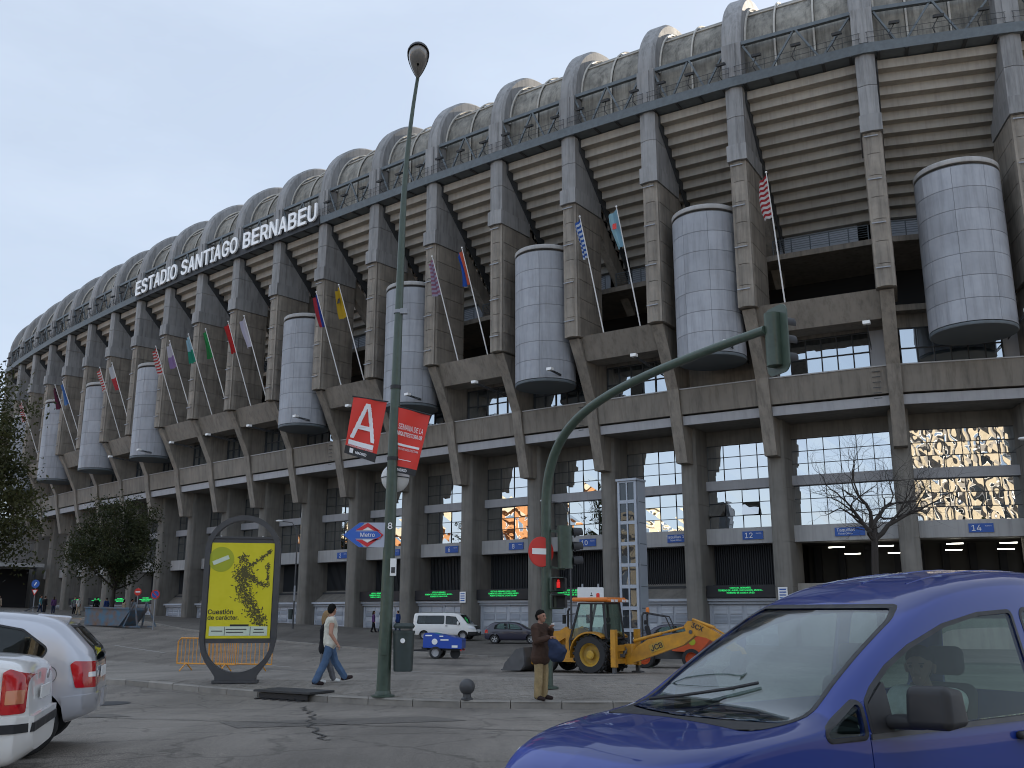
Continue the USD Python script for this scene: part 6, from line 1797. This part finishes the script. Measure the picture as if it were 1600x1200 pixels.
# litter bin on the lamp post
lb_ = thing('litter_bin', 'dark green litter bin hung on the lamp post', 'bin')
bc = np.array([LX + .40, LY - .02, LZ + .50])
obj(lb_, 'bucket', to_tm(manifold3d.Manifold.batch_hull([manifold3d.Manifold.cylinder(.02, r, r, 24).scale((1, .8, 1)).translate((bc[0], bc[1], bc[2] + z)) for r, z in ((.185, 0), (.20, .03), (.222, .74))])), 'bin_green', smooth=35)
obj(lb_, 'rim', to_tm(manifold3d.Manifold.cylinder(.06, .235, .235, 24).scale((1, .8, 1)).translate((bc[0], bc[1], bc[2] + .76))), 'bin_green', smooth=35)
obj(lb_, 'hood', to_tm(manifold3d.Manifold.batch_hull([manifold3d.Manifold.cylinder(.02, r, r, 24).scale((1, .8, 1)).translate((bc[0], bc[1], bc[2] + z)) for r, z in ((.20, .86), (.225, .90), (.19, .95))])), 'bin_green', smooth=35)
obj(lb_, 'hood_post', MB().bar(bc + [-.17, 0, .8], bc + [-.17, 0, .9], .05).bar(bc + [.17, 0, .8], bc + [.17, 0, .9], .04), 'bin_green')
obj(lb_, 'bracket', MB().bar(bc + [-.25, 0, .6], bc + [-.40, 0, .6], .05), 'trim_black')
obj(lb_, 'crest', MB().rev([(.05, 0), (.05, .008), (0, .008)], c=(0, 0, 0), sides=14, T=frame_T(bc + [.0, -.187, .62], [1, 0, 0], [0, 0, 1], [0, -1, 0])), 'white_paint')

# oval poster stand
PX, PY = -6.62, 24.0
PZ = gz(PX, PY) + KH
ps = thing('poster_stand', 'oval dark steel stand with yellow poster on the traffic island', 'advertising stand', (PX, PY, PZ), 0.16)
def oval(w, zt, zb, wb, k=14):
    pts = [(w * math.cos(a), zt - w + w * math.sin(a)) for a in np.linspace(0, PI, 2 * k)]
    pts += [(-w, zb + w * 1.05), (-w * .93, zb + w * .72), (-w * .80, zb + w * .46), (-w * .62, zb + w * .22), (-wb, zb + w * .06)]
    pts += [(-x, z) for x, z in pts[:-6:-1]]
    return pts
outer = Polygon(oval(.90, 3.98, .06, .46)).union(sbox(-.48, 0, .48, .30))
inner = Polygon([(.775 * math.cos(a), 3.08 + .775 * math.sin(a)) for a in np.linspace(0, PI, 28)] + [(-.775, .98)] + [(.775 * math.cos(a) * 1.0, .98 + .74 * math.sin(a)) for a in np.linspace(PI, 2 * PI, 28)])
def plate(poly, y0, y1):
    m = MB()
    for g in getattr(poly, 'geoms', [poly]):
        tm_ = trimesh.creation.extrude_polygon(g, y1 - y0, engine='earcut')
        v = np.array(tm_.vertices)
        m.add(np.column_stack([v[:, 0], y1 - v[:, 2], v[:, 1]]), tm_.faces)
    return m
obj(ps, 'ring', plate(outer.difference(inner), -.13, .13), 'frame_iron', smooth=30)
obj(ps, 'foot', MB().box((0, 0, .03), (1.06, .42, .06)), 'frame_iron')
case = obj(ps, 'poster_case', MB().box((0, 0, 2.16), (1.66, .20, 2.48)), 'frame_iron')
obj(case, 'case_top_edge', MB().box((0, 0, 3.43), (1.72, .24, .05)), 'frame_iron')
PW, PH0, PH1 = 1.50, 1.03, 3.30
paper = obj(case, 'poster', MB().box((0, -.105, (PH0 + PH1) / 2), (PW, .008, PH1 - PH0)), 'poster_yellow')
front = lambda x, z, d=0.0: np.array([x, -.110 - d, z])
ex, ez = np.array([1.0, 0, 0]), np.array([0, 0, 1.0])
for s, x, z, hh in (('Cuestión', -.44, 1.60, .105), ('de carácter.', -.37, 1.47, .095)):
    obj(case, 'poster_text', put_text(s, hh, .003, front(x, z), ex, ez, np.array([0, -1.0, 0]), True), 'trim_black')
obj(case, 'poster_cap', MB().rev([(.30, 0), (.30, .003), (0, .003)], sides=36, T=frame_T(front(-.50, 2.90), ex, ez, [0, -1, 0])).rev([(.23, .004), (.23, .006), (0, .006)], sides=36, T=frame_T(front(-.50, 2.90), ex, ez, [0, -1, 0])), 'poster_green')
obj(case, 'poster_cap_band', MB().box((0, 0, .008), (.40, .10, .003), frame_T(front(-.51, 2.88), np.array([.92, 0, .39]), np.array([-.39, 0, .92]), [0, -1, 0])), 'poster_pale')
obj(case, 'poster_strip', MB().box((0, -.112, 1.20), (1.36, .004, .22)), 'poster_pale')
for x in (-.32, .28):
    obj(case, 'strip_divider', MB().box((x, -.115, 1.20), (.012, .003, .20)), 'trim_black')
for x, w, z in ((-.50, .26, 1.20), (-.05, .48, 1.24), (-.08, .40, 1.17), (.48, .26, 1.17), (.48, .22, 1.24)):
    obj(case, 'strip_print', MB().box((x, -.115, z), (w, .003, .022)), 'frame_iron')
obj(case, 'strip_tab', MB().box((.02, -.112, 1.335), (.44, .004, .045)), 'trim_black')
# the figure on the poster: a player drawn with many small leaves
rl = random.Random(3)
limbs = [((.03, 2.96), (.00, 2.90), .12, 60), ((.00, 2.72), (.10, 2.0), .22, 330), ((-.02, 2.62), (.12, 2.55), .22, 130), ((.12, 2.55), (.38, 2.36), .075, 60), ((.38, 2.36), (.62, 2.26), .06, 50), ((.62, 2.28), (.62, 2.80), .05, 55),
         ((.12, 2.70), (.45, 2.92), .06, 55), ((.45, 2.92), (.68, 3.12), .04, 45), ((.14, 2.05), (.32, 1.55), .17, 170), ((.32, 1.55), (.55, 1.32), .13, 90), ((.25, 1.95), (.62, 1.42), .10, 90)]
lv = MB()
for (a, b, w, n_) in limbs:
    for _ in range(n_):
        t = rl.random()
        x = a[0] + (b[0] - a[0]) * t + rl.gauss(0, w * .5)
        z = a[1] + (b[1] - a[1]) * t + rl.gauss(0, w * .5)
        if abs(x) > PW / 2 - .03 or not PH0 + .3 < z < PH1 - .03:
            continue
        an = rl.uniform(0, PI)
        ln, wd = rl.uniform(.022, .046), rl.uniform(.009, .017)
        dx, dz = math.cos(an), math.sin(an)
        d = rl.uniform(.001, .004)
        lv.add([front(x + dx * ln, z + dz * ln, d), front(x - dz * wd, z + dx * wd, d), front(x - dx * ln, z - dz * ln, d), front(x + dz * wd, z - dx * wd, d)], [(0, 1, 2, 3)])
obj(case, 'printed_leaf_figure', lv, 'poster_leaf', kind='stuff')
for x in (-.55, .45):
    obj(ps, 'lock_knob', MB().rev([(.022, 0), (.022, .03), (0, .03)], sides=10, T=TR((x, -.05, 3.45))), 'globe_white')

# ball bollard
bl = thing('ball_bollard', 'black iron ball bollard at the kerb left of the standing man', 'bollard', (-.9, 20.12, gz(-.9, 20.12) + KH))
obj(bl, 'ball', MB().rev([(.158 * math.cos(a), .25 + .158 * math.sin(a)) for a in np.linspace(-PI / 2 + .5, PI / 2, 14)], sides=26), 'frame_iron', smooth=True)
obj(bl, 'foot', MB().rev([(.12, 0), (.12, .03), (.085, .05), (.078, .12)], sides=20), 'frame_iron', smooth=30)

# traffic light with its curved arm
TX, TY = .80, 22.6
TZ = gz(TX, TY) + KH
tl_ = thing('traffic_light', 'dark green traffic light mast curving over the road', 'traffic light')
A0, A1 = np.array([TX, TY, TZ]), np.array([4.72, 17.2, 6.98])
arm = []
for s in np.linspace(0, 1, 34):
    # straight up, then a wide bend, then nearly straight to the tip
    if s < .30:
        arm.append((0.0, s / .30 * 4.15))
    else:
        q = (s - .30) / .70
        p0, p1, p2, p3 = np.array([0, 4.15]), np.array([0.02, 6.15]), np.array([.26, 6.55]), np.array([1.0, 6.98 - TZ])
        b = (1 - q) ** 3 * p0 + 3 * q * (1 - q) ** 2 * p1 + 3 * q * q * (1 - q) * p2 + q ** 3 * p3
        arm.append(tuple(b))
pts = [A0 + np.array([(A1 - A0)[0] * u, (A1 - A0)[1] * u, z]) for u, z in arm]
obj(tl_, 'mast', MB().tube(pts, np.interp(np.linspace(0, 1, 34), [0, .3, 1], [.125, .118, .085]), 16), 'pole_green', smooth=50)
obj(tl_, 'base_plate', MB().rev([(.25, 0), (.25, .03), (.14, .06)], c=A0, sides=20), 'pole_green')


def signal_head(par, o, xd, zs, r, back=False, lit=None, closed=False):
    """Lamp housings stacked downwards from o; xd: the way the lenses face."""
    xd = np.array(xd, float)
    xd /= np.linalg.norm(xd)
    yd = np.cross([0, 0, 1.0], xd)
    H_ = len(zs) * r * 2.5
    F = frame_T(o, xd, yd, [0, 0, 1.0])
    bx = manifold3d.Manifold.batch_hull([manifold3d.Manifold.cylinder(.02, r * 1.05, r * 1.05, 16).translate((dx, 0, z)) for dx in (-.03, .05) for z in (-H_, -.02)])
    m = to_tm(bx)
    hd2 = obj(par, 'signal_housing', MB().tm(m, F), 'pole_green', smooth=35)
    for i, z in enumerate(zs):
        zc = -(i + .5) * r * 2.5
        obj(hd2, 'lens', MB().rev([(r * .86, 0), (r * .5, .02), (0, .03)], sides=20, T=F @ frame_T([.12 + r, 0, zc], [0, 1, 0], [0, 0, 1], [1, 0, 0])), lit if (lit and i == 0) else 'trim_black', smooth=True)
        g = np.linspace(-PI * .15, PI * 1.15, 14)
        P = np.array([[(x, r * k * math.cos(a), zc + r * k * math.sin(a)) for a in g] for x, k in ((.05 + r, .98), (.10 + r * 2.4, .94))])
        P = P @ F[:3, :3].T + F[:3, 3]
        obj(hd2, 'visor', MB().grid(P).grid(P * 1.0 + (P.mean((0, 1)) - P) * .03), 'trim_black', smooth=True)
    if back:
        obj(hd2, 'backing_board', plate_at(F, H_, r), 'pole_green', smooth=30)
    return hd2


def plate_at(F, H_, r):
    q = rrect(r * 5.0, H_ + r * 2.2, r * 1.3)
    m = MB()
    f = lambda x: (lambda s: np.column_stack([np.full(len(s), x), s[:, 0], s[:, 1] - H_ / 2]) @ F[:3, :3].T + F[:3, 3])
    return m.extr(q, f(.05), f(.075))


mat('signal_red', (0.5, 0.01, 0.01), 0.3, emit=(1.0, 0.03, 0.03), estr=0.22)
tip = A1
away = np.array([.93, .36, 0])
signal_head(tl_, tip + [.17, .02, .32], away, (0, 1, 2), .135, back=True)
obj(tl_, 'hanger', MB().bar(tip + [-.02, 0, .05], tip + [-.02, 0, -.75], .09, .09).bar(tip, tip + [.2, 0.02, 0], .08), 'pole_green')
signal_head(tl_, np.array([TX + .42, TY - .12, TZ + 3.62]), (.96, .28, 0), (0, 1, 2), .13)
obj(tl_, 'bracket', MB().bar((TX, TY, TZ + 3.5), (TX + .42, TY - .12, TZ + 3.5), .06).bar((TX, TY, TZ + 2.7), (TX + .42, TY - .12, TZ + 2.62), .04).bar((TX + .44, TY - .12, TZ + 2.66), (TX + .44, TY - .12, TZ + 1.5), .06), 'pole_green')
ph = obj(tl_, 'pedestrian_housing', to_tm(rbox(.32, .24, .34, .03, (TX + .22, TY - .16, TZ + 2.28)) + rbox(.32, .24, .34, .03, (TX + .22, TY - .16, TZ + 1.90))), 'pole_green', smooth=40)
for z in (2.28, 1.90):
    F = frame_T((TX + .26, TY - .29, TZ + z), [.97, -.25, 0], [0, 0, 1], [-.25, -.97, 0])
    obj(ph, 'visor', MB().box((0.04, -.135, .10), (.30, .012, .2), F).box((0.19, 0, .10), (.012, .27, .2), F).box((-.12, 0, .06), (.012, .27, .12), F).box((.04, .14, .10), (.30, .012, .2), F).box((0.04, 0, -.002), (.30, .27, .01), F), 'trim_black')
obj(ph, 'red_figure', MB().box((0, 0, 0), (.075, .02, .13)).tm(trimesh.creation.icosphere(1, .03), TR((0, 0, .09))).move(frame_T((TX + .255, TY - .31, TZ + 2.27), [.97, -.25, 0], [.25, .97, 0], [0, 0, 1])), 'signal_red', smooth=True)
ne = thing('no_entry_sign', 'round red no entry sign with white bar on the traffic light mast', 'sign')
F = frame_T((TX - .13, TY - .17, TZ + 3.02), [.86, .51, 0], [0, 0, 1], [.51, -.86, 0])
obj(ne, 'disc', MB().rev([(0, -.01), (.335, -.01), (.345, 0), (.335, .01), (0, .01)], sides=40, T=F), 'sign_red', smooth=30)
obj(ne, 'white_bar', MB().box((0, .01, .013), (.50, .135, .006), F), 'white_paint')
obj(ne, 'bracket', MB().bar((TX - .13, TY - .16, TZ + 3.0), (TX, TY, TZ + 3.0), .05), 'frame_iron')

# crowd barriers
bp0 = thing('crowd_barrier', 'orange crowd barrier left of and behind the poster stand', 'barrier', None)
def barrier_parts(t):
    L, H = 2.35, 1.05
    fr = MB().tube([(-L / 2, 0, .24), (-L / 2, 0, H - .12), (-L / 2 + .12, 0, H), (L / 2 - .12, 0, H), (L / 2, 0, H - .12), (L / 2, 0, .24), (-L / 2, 0, .24)], .024, 8)
    obj(t, 'frame', fr, 'barrier_orange', smooth=40)
    for k in range(14):
        x = -L / 2 + (k + 1) * L / 15
        obj(t, 'bar', MB().tube([(x, 0, .25), (x, 0, H - .01)], .011, 6), 'barrier_orange', smooth=40)
    for x in (-L / 2 + .38, L / 2 - .38):
        obj(t, 'foot', MB().tube([(x, -.30, .02), (x, 0, .26), (x, .30, .02)], .022, 6), 'barrier_orange', smooth=40)
barrier_parts(bp0)
UsdGeom.Xformable(bp0).AddTranslateOp(opSuffix='c').Set(Gf.Vec3d(-10.0, 32.6, gz(-10.0, 32.6) + .14))
UsdGeom.Xformable(bp0).AddRotateZOp(opSuffix='c').Set(-22.0)
b2 = thing('crowd_barrier', 'orange crowd barrier seen through the foot of the poster stand', 'barrier', (-8.85, 32.45, gz(-8.85, 32.45) + .14), -0.30)
barrier_parts(b2)

# signs and posts along the forecourt
def sign_post(name, label, loc, h, disc, dm, extra=None, cat='sign', rz=0.0):
    t = thing(name, label, cat, (*loc, gz(*loc)), rz)
    obj(t, 'post', MB().tube([(0, 0, 0), (0, 0, h + .3)], .038, 8), 'panel_silver', smooth=40)
    for z, r, m, bar in disc:
        d = obj(t, 'disc', MB().rev([(0, -.012), (r, -.012), (r, .012), (0, .012)], sides=28, T=frame_T((0, -.06, z), [1, 0, 0], [0, 0, 1], [0, -1, 0])), m)
        if bar == 'bar':
            obj(d, 'white_bar', MB().box((0, -.078, z), (r * 1.3, .006, r * .36)), 'white_paint')
        elif bar == 'park':
            obj(d, 'blue_field', MB().rev([(r * .78, .013), (r * .78, .017), (0, .017)], sides=24, T=frame_T((0, -.06, z), [1, 0, 0], [0, 0, 1], [0, -1, 0])), 'sign_blue')
            obj(d, 'red_stroke', MB().box((0, 0, 0), (r * 1.6, .006, r * .22), frame_T((0, -.082, z), [.71, 0, -.71], [0, 1, 0], [.71, 0, .71])), 'sign_red')
        elif bar == 'arrow':
            obj(d, 'white_arrow', MB().box((0, 0, 0), (r * .9, .006, r * .25), frame_T((0, -.08, z), [.5, 0, .87], [0, 1, 0], [-.87, 0, .5])), 'white_paint')
    if extra:
        extra(t)
    return t


sign_post('no_parking_sign', 'round blue and red no parking sign right of the blue skip', (-27.2, 75.0), 2.55, [(2.62, .34, 'sign_red', 'park')], None)
sign_post('no_entry_sign', 'small round no entry sign between the round tree and the skip', (-31.4, 82.5), 2.5, [(2.45, .30, 'sign_red', 'bar')], None)
def giveway(t):
    obj(t, 'triangle', MB().extr([(-.30, 2.35), (.30, 2.35), (0, 1.82)], lambda q: np.column_stack([q[:, 0], np.full(len(q), -.05), q[:, 1]]), lambda q: np.column_stack([q[:, 0], np.full(len(q), -.07), q[:, 1]])), 'sign_red')
    obj(t, 'triangle_field', MB().extr([(-.19, 2.30), (.19, 2.30), (0, 1.96)], lambda q: np.column_stack([q[:, 0], np.full(len(q), -.071), q[:, 1]]), lambda q: np.column_stack([q[:, 0], np.full(len(q), -.076), q[:, 1]])), 'white_paint')
sign_post('turn_sign', 'blue arrow sign above a give way triangle near the crowd', (-42.5, 87.5), 2.9, [(2.85, .36, 'sign_blue', 'arrow')], None, giveway)
def plates(t):
    for x, z in ((-.16, 2.0), (.22, 2.02), (-.18, 1.62)):
        obj(t, 'small_plate', MB().box((x, -.06, z), (.34, .02, .30)), 'white_paint')
sign_post('round_sign', 'grey back of a round sign with white plates at the far left', (-41.2, 76.0), 3.1, [(2.95, .40, 'frame_iron', '')], None, plates)
ds = thing('direction_sign', 'two white direction plates on a post behind the digger', 'sign', (4.95, 62.0, gz(4.95, 62.0) + .1), 0.0)
obj(ds, 'post', MB().tube([(-.5, 0, 0), (-.5, 0, 3.95)], .06, 8).tube([(.5, 0, 0), (.5, 0, 3.95)], .06, 8), 'panel_silver')
for z, hh in ((3.35, .78), (2.46, .88), (1.6, .6)):
    pl_ = obj(ds, 'plate', to_tm(manifold3d.CrossSection([np.array(rrect(1.66, hh, .08))]).extrude(.04).transform(np.array([[1, 0, 0, 0], [0, 0, -1, -.07], [0, 1, 0, z]], float))), 'white_paint')
    if z > 3:
        obj(pl_, 'printed_mark', MB().box((.05, -.115, z - .12), (.16, .006, .06)).box((.05, -.115, z), (.05, .006, .12)), 'frame_iron')

# small street lamps in front of the building
def small_lamp(label, x, y, h, reach, bin_=False):
    t = thing('street_lamp', label, 'street lamp', (x, y, gz(x, y) + .08))
    obj(t, 'pole', MB().tube([(0, 0, 0), (0, 0, h * .8), (-.05 * reach, 0, h * .92), (-.35 * reach, 0, h * .985), (-reach, 0, h)], [.07, .055, .045, .04, .035], 10), 'frame_iron', smooth=40)
    obj(t, 'lantern', to_tm(manifold3d.Manifold.batch_hull([manifold3d.Manifold.sphere(.5, 14).scale((.62, .34, .20)).translate((-reach - .2, 0, h + .02))])), 'globe_white', smooth=40)
    if bin_:
        obj(t, 'post_bin', MB().rev([(.16, .75), (.2, 1.5), (.2, 1.55), (0, 1.55)], c=(-.25, 0, 0), sides=14), 'bin_green', smooth=35)
        obj(t, 'pole_sleeve', MB().rev([(.075, 2.2), (.075, 3.4)], c=(0, 0, 0), sides=12), 'panel_silver')


small_lamp('slim lamp with white head and bin right of the poster stand', -17.6, 79.5, 8.6, 1.35, True)
small_lamp('slim lamp head beside the curved traffic mast', 3.6, 60.0, 9.0, 1.35)
small_lamp('slim lamp head at the right edge before the last bay', 28.0, 49.0, 11.0, 1.3)

# blue skip
sk = thing('skip', 'weathered blue steel skip standing by the far kerb', 'skip', (-30.6, 76.9, gz(-30.6, 76.9)), -0.42)
shell = prism_side([(-2.7, 1.5), (-2.6, .12), (1.0, .10), (2.0, 1.25), (1.9, 1.42)], -.9, .9) - prism_side([(-2.62, 1.8), (-2.53, .18), (.97, .16), (2.05, 1.6)], -.84, .84)
obj(sk, 'body', to_tm(shell), 'skip_blue')
obj(sk, 'top_rail', MB().bar((-2.7, -.92, 1.48), (1.95, -.92, 1.36), .10, .10).bar((-2.7, .92, 1.48), (1.95, .92, 1.36), .10, .10), 'skip_blue')
for s in (1, -1):
    obj(sk, 'lifting_frame', MB().bar((1.5, s * .95, .05), (2.1, s * .6, 1.85), .12, .10).bar((2.9, s * .95, .02), (2.15, s * .6, 1.85), .10, .08), 'skip_blue')
obj(sk, 'bottom_rail', MB().bar((-2.6, -.6, .05), (2.9, -.6, .03), .12).bar((-2.6, .6, .05), (2.9, .6, .03), .12), 'skip_blue')

# ------------------------------------------------------------------ trees
def tree(name, label, loc, h, r, trunk_h, leafm, seed, n_clump=110, per=70, leaf=.11, flat=1.0, tr=.2):
    rnd = np.random.RandomState(seed)
    x, y = loc
    z0 = gz(x, y)
    t = thing(name, label, 'tree', (x, y, z0))
    tk = MB()
    top = np.array([.2, .1, trunk_h + .4 * (h - trunk_h)])
    tk.tube([(0, 0, -.2), (.03, 0, .5), (.08, .04, trunk_h * .7), tuple(top)], [tr * 1.25, tr, tr * .85, tr * .35], 10)
    cc = np.array([0, 0, (trunk_h + h) / 2])
    ry = (h - trunk_h) / 2 * flat
    cl = []
    for k in range(n_clump):
        d = rnd.normal(size=3)
        d /= np.linalg.norm(d)
        rr_ = rnd.uniform(.35, 1.0) ** .6
        lump = 1 + .22 * math.sin(3 * math.atan2(d[1], d[0]) + seed) + .15 * math.sin(5 * d[2] + seed * 2)
        cl.append(cc + d * np.array([r, r, ry]) * rr_ * lump)
    for c in cl[::4]:
        base = np.array([.08, .04, trunk_h * .75 + .15 * (c[2] - trunk_h)])
        mid = base * .45 + c * .55 + rnd.normal(size=3) * .2
        tk.tube([base, mid, c], [tr * .42, tr * .22, .02], 6)
    obj(t, 'trunk', tk, 'bark', smooth=40)
    C = np.repeat(np.array(cl), per, 0)
    n = len(C)
    P = C + rnd.normal(size=(n, 3)) * np.array([.42, .42, .34]) * (r / 3.2)
    a = rnd.normal(size=(n, 3))
    a /= np.linalg.norm(a, axis=1, keepdims=True)
    b = np.cross(a, rnd.normal(size=(n, 3)))
    b /= np.linalg.norm(b, axis=1, keepdims=True)
    L = leaf * rnd.uniform(.7, 1.3, (n, 1))
    V = np.stack([P - a * L, P + b * L * .5, P + a * L, P - b * L * .5], 1).reshape(-1, 3)
    i = np.arange(n) * 4
    f = np.vstack([np.stack([i, i + 1, i + 2], 1), np.stack([i, i + 2, i + 3], 1)])
    obj(t, 'crown', trimesh.Trimesh(V, f, process=False), leafm)
    return t


tree('street_tree', 'large olive green tree cut by the left edge', (-31.9, 55.0), 15.2, 4.1, 3.6, 'leaf_olive', 5, 240, 120, .12, 1.0, .3)
tree('round_tree', 'round dark tree on the pavement behind the skip', (-37.4, 92.0), 10.6, 4.0, 3.0, 'leaf_dark', 11, 130, 120, .13, .92, .2)
for i, (x, y, h) in enumerate(((-52, 38, 11), (-60, 55, 12), (-48, 26, 10), (-66, 70, 12))):
    tree('avenue_tree', ['leafy avenue tree outside the left edge nearest the camera', 'leafy avenue tree outside the left edge, third from the camera', 'leafy avenue tree outside the left edge, second from the camera', 'leafy avenue tree outside the left edge, farthest from the camera'][[2, 1, 0, 3][i]], (x, y), h, 3.6, 3.0, 'leaf_olive', 20 + i, 70, 60, .22)
words = ['first', 'second', 'third', 'fourth', 'fifth', 'sixth', 'seventh', 'eighth']
for i, (x, y, h) in enumerate(((-30, -16, 11), (-21, -18, 12), (-12, -15.5, 10.5), (-3, -17.5, 11.5), (6, -16, 12), (15, -18, 11), (24, -16, 12.5), (33, -17, 11.5))):  # unseen row, added to darken what the van and cars reflect
    tree('square_tree', 'leafy tree added behind the camera to darken car reflections, %s from the left' % words[i], (x, y), h, 4.2, 2.6, 'leaf_olive', 40 + i, 80, 60, .24)

# leafless tree at right: limbs and twigs grown branch by branch
bt = thing('bare_tree', 'leafless dark tree with crooked branches before the right bays', 'tree', (17.15, 46.0, gz(17.15, 46.0)))
rb_ = random.Random(21)
limb, twig = MB(), MB()
def grow(p, d, ln, r, depth):
    pts, rad = [p], [r]
    q, dd = np.array(p, float), np.array(d, float)
    k = 5
    for s in range(k):
        dd = dd + np.array([rb_.gauss(0, .30), rb_.gauss(0, .30), rb_.gauss(.05, .20)])
        dd /= np.linalg.norm(dd)
        q = q + dd * ln / k
        pts.append(tuple(q))
        rad.append(r * (1 - .10 * (s + 1)))
        if depth < 5 and s >= 1 and rb_.random() < (.60 if depth < 3 else .36):
            nd = dd + np.array([rb_.gauss(0, .75), rb_.gauss(0, .75), rb_.gauss(.15, .5)])
            grow(tuple(q), nd / np.linalg.norm(nd), ln * rb_.uniform(.55, .8), rad[-1] * .62, depth + 1)
    (limb if depth < 2 else twig).tube(pts, rad, 6 if depth < 2 else 4, cap=depth < 2)
    if depth < 5:
        for _ in range(2 if depth > 0 else 3):
            nd = dd + np.array([rb_.gauss(0, .6), rb_.gauss(0, .6), rb_.gauss(.1, .4)])
            grow(pts[-1], nd / np.linalg.norm(nd), ln * rb_.uniform(.6, .85), rad[-1] * .72, depth + 1)
trunk = [(0, 0, -.2), (.04, .02, 2.0), (-.05, .0, 4.2), (.06, .03, 5.7)]
obj(bt, 'trunk', MB().tube(trunk, [.24, .19, .16, .15], 10), 'bark', smooth=40)
for dx, dz, ln, r in ((-.8, .75, 1.5, .10), (-.35, 1.0, 1.8, .10), (.25, 1.0, 1.9, .11), (.9, .55, 1.9, .11), (.1, .6, 1.3, .08), (-1.0, .25, 1.3, .07), (.7, .15, 1.2, .07)):
    grow(trunk[-1], np.array([dx, rb_.gauss(0, .35), dz]) / math.hypot(dx, dz), ln * 1.25, r * 1.25, 1)
obj(bt, 'limbs', limb, 'bark', smooth=40)
obj(bt, 'twigs', twig, 'bark', kind='stuff')

# ------------------------------------------------------------------ town round the square, seen in the windows
def bmat(name, c):
    mat(name, c, 0.85, noise=0.12, nscale=.5, streak=.2)


bmat('render_beige', (0.42, 0.36, 0.265))
bmat('brick_orange', (0.46, 0.23, 0.10))
bmat('render_cream', (0.56, 0.50, 0.38))
bmat('render_grey', (0.22, 0.21, 0.20))
def block(name, label, o, ang, w, d, h, m, floors, cols, balc=True, fins=0):
    """An apartment block whose street front starts at o and runs w metres along ang; its body lies to the left."""
    t = thing(name, label, 'building')
    x, y = np.array([math.cos(ang), math.sin(ang), 0]), np.array([-math.sin(ang), math.cos(ang), 0])
    F = frame_T(np.array([*o, 0.0]), x, y, [0, 0, 1])
    zb = min(gz(*(np.array(o) + x[:2] * q)) for q in (0, w)) - 1
    obj(t, 'walls', MB().box((w / 2, d / 2, (h + zb) / 2), (w, d, h - zb), F), m)
    obj(t, 'cornice', MB().box((w / 2, -.15, h + .2), (w + .5, .9, .5), F).box((w / 2, d / 2, h + .9), (w - 1, d - 1, 1.0), F), 'render_cream')
    fh = h / floors
    bw = w / cols
    for k in range(fins):
        obj(t, 'pilaster', MB().box(((k + .5) * w / fins, -.35, h / 2), (w / fins * .34, .7, h - .1), F), 'render_beige')
    for i in range(floors):
        for c in range(cols):
            cx_, z = (c + .5) * bw, i * fh + fh * .52
            q = obj(t, 'window', MB().box((cx_, -.03, z), (bw * .46, .08, fh * .58), F), 'white_paint')
            obj(q, 'pane', MB().box((cx_, -.075, z), (bw * .38, .02, fh * .50), F), 'glass_strip')
        if balc and i:
            b = MB().box((w / 2, -.55, i * fh + .05), (w * .94, 1.1, .18), F)
            for c in np.arange(.04 * w, .96 * w, .5):
                b.box((c, -1.07, i * fh + .55), (.05, .05, .95), F)
            b.box((w / 2, -1.07, i * fh + 1.03), (w * .94, .07, .07), F)
            obj(t, 'balcony', b, m)
    return t


block('apartment_block', 'tall beige apartment block behind the camera to the right', (46, -50), PI, 38, 16, 38, 'render_grey', 10, 18, False, 19)
block('apartment_block', 'low cream block behind the camera at the left', (2, -70), PI, 40, 14, 17, 'render_cream', 5, 9)
block('apartment_block', 'orange brick apartment block beyond the left edge', (-112, 28), PI / 2, 30, 16, 23, 'brick_orange', 7, 7)
block('apartment_block', 'cream apartment block left of the orange brick one', (-104, -14), PI / 2 + .1, 30, 16, 20, 'render_cream', 6, 7)
block('apartment_block', 'second orange block at the far end of the avenue', (-120, 66), PI / 2 - .1, 40, 16, 17, 'brick_orange', 5, 9)
# dark pavilion with a pale canopy at the far left, half behind the tree
pv = thing('pavilion', 'low dark pavilion with pale flat canopy at the far left', 'building')
F = frame_T(np.array([-70.5, 133.0, gz(-70.5, 133.0)]), [0.78, .62, 0], [-.62, .78, 0], [0, 0, 1])
obj(pv, 'canopy', MB().box((0, 0, 5.6), (11, 7, .5), F), 'concrete_pale')
obj(pv, 'wall', MB().box((0, 3, 2.5), (10, .3, 5.6), F), 'dark_void')
obj(pv, 'rear_block', MB().box((-6, 9, 6), (26, 8, 13), F), 'render_grey')
for x in (-4.5, 0, 4.5):
    obj(pv, 'post', MB().box((x, -2.8, 2.6), (.3, .3, 5.6), F), 'steel_dark')

# ------------------------------------------------------------------ groups of alike things
GROUPS = {'flagpole': 'flags on leaning poles along the upper beams', 'led_display': 'green text displays above the gates', 'gate_sign': 'blue gate signs on the lintels', 'notice_plate': 'white notices on the columns',
          'banner': 'red banners on the lamp post', 'crowd_barrier': 'crowd barriers behind the poster stand', 'avenue_tree': 'avenue trees outside the left edge', 'square_tree': 'row of trees added behind the camera to darken reflections', 'apartment_block': 'apartment blocks round the square'}
for p in stage.GetPrimAtPath('/World').GetChildren():
    base = p.GetName()[:-4] if p.GetName()[-3:].isdigit() and p.GetName()[-4] == '_' else p.GetName()
    if base in GROUPS and used[('/World', base)] > 0:
        p.SetCustomDataByKey('group', GROUPS[base])
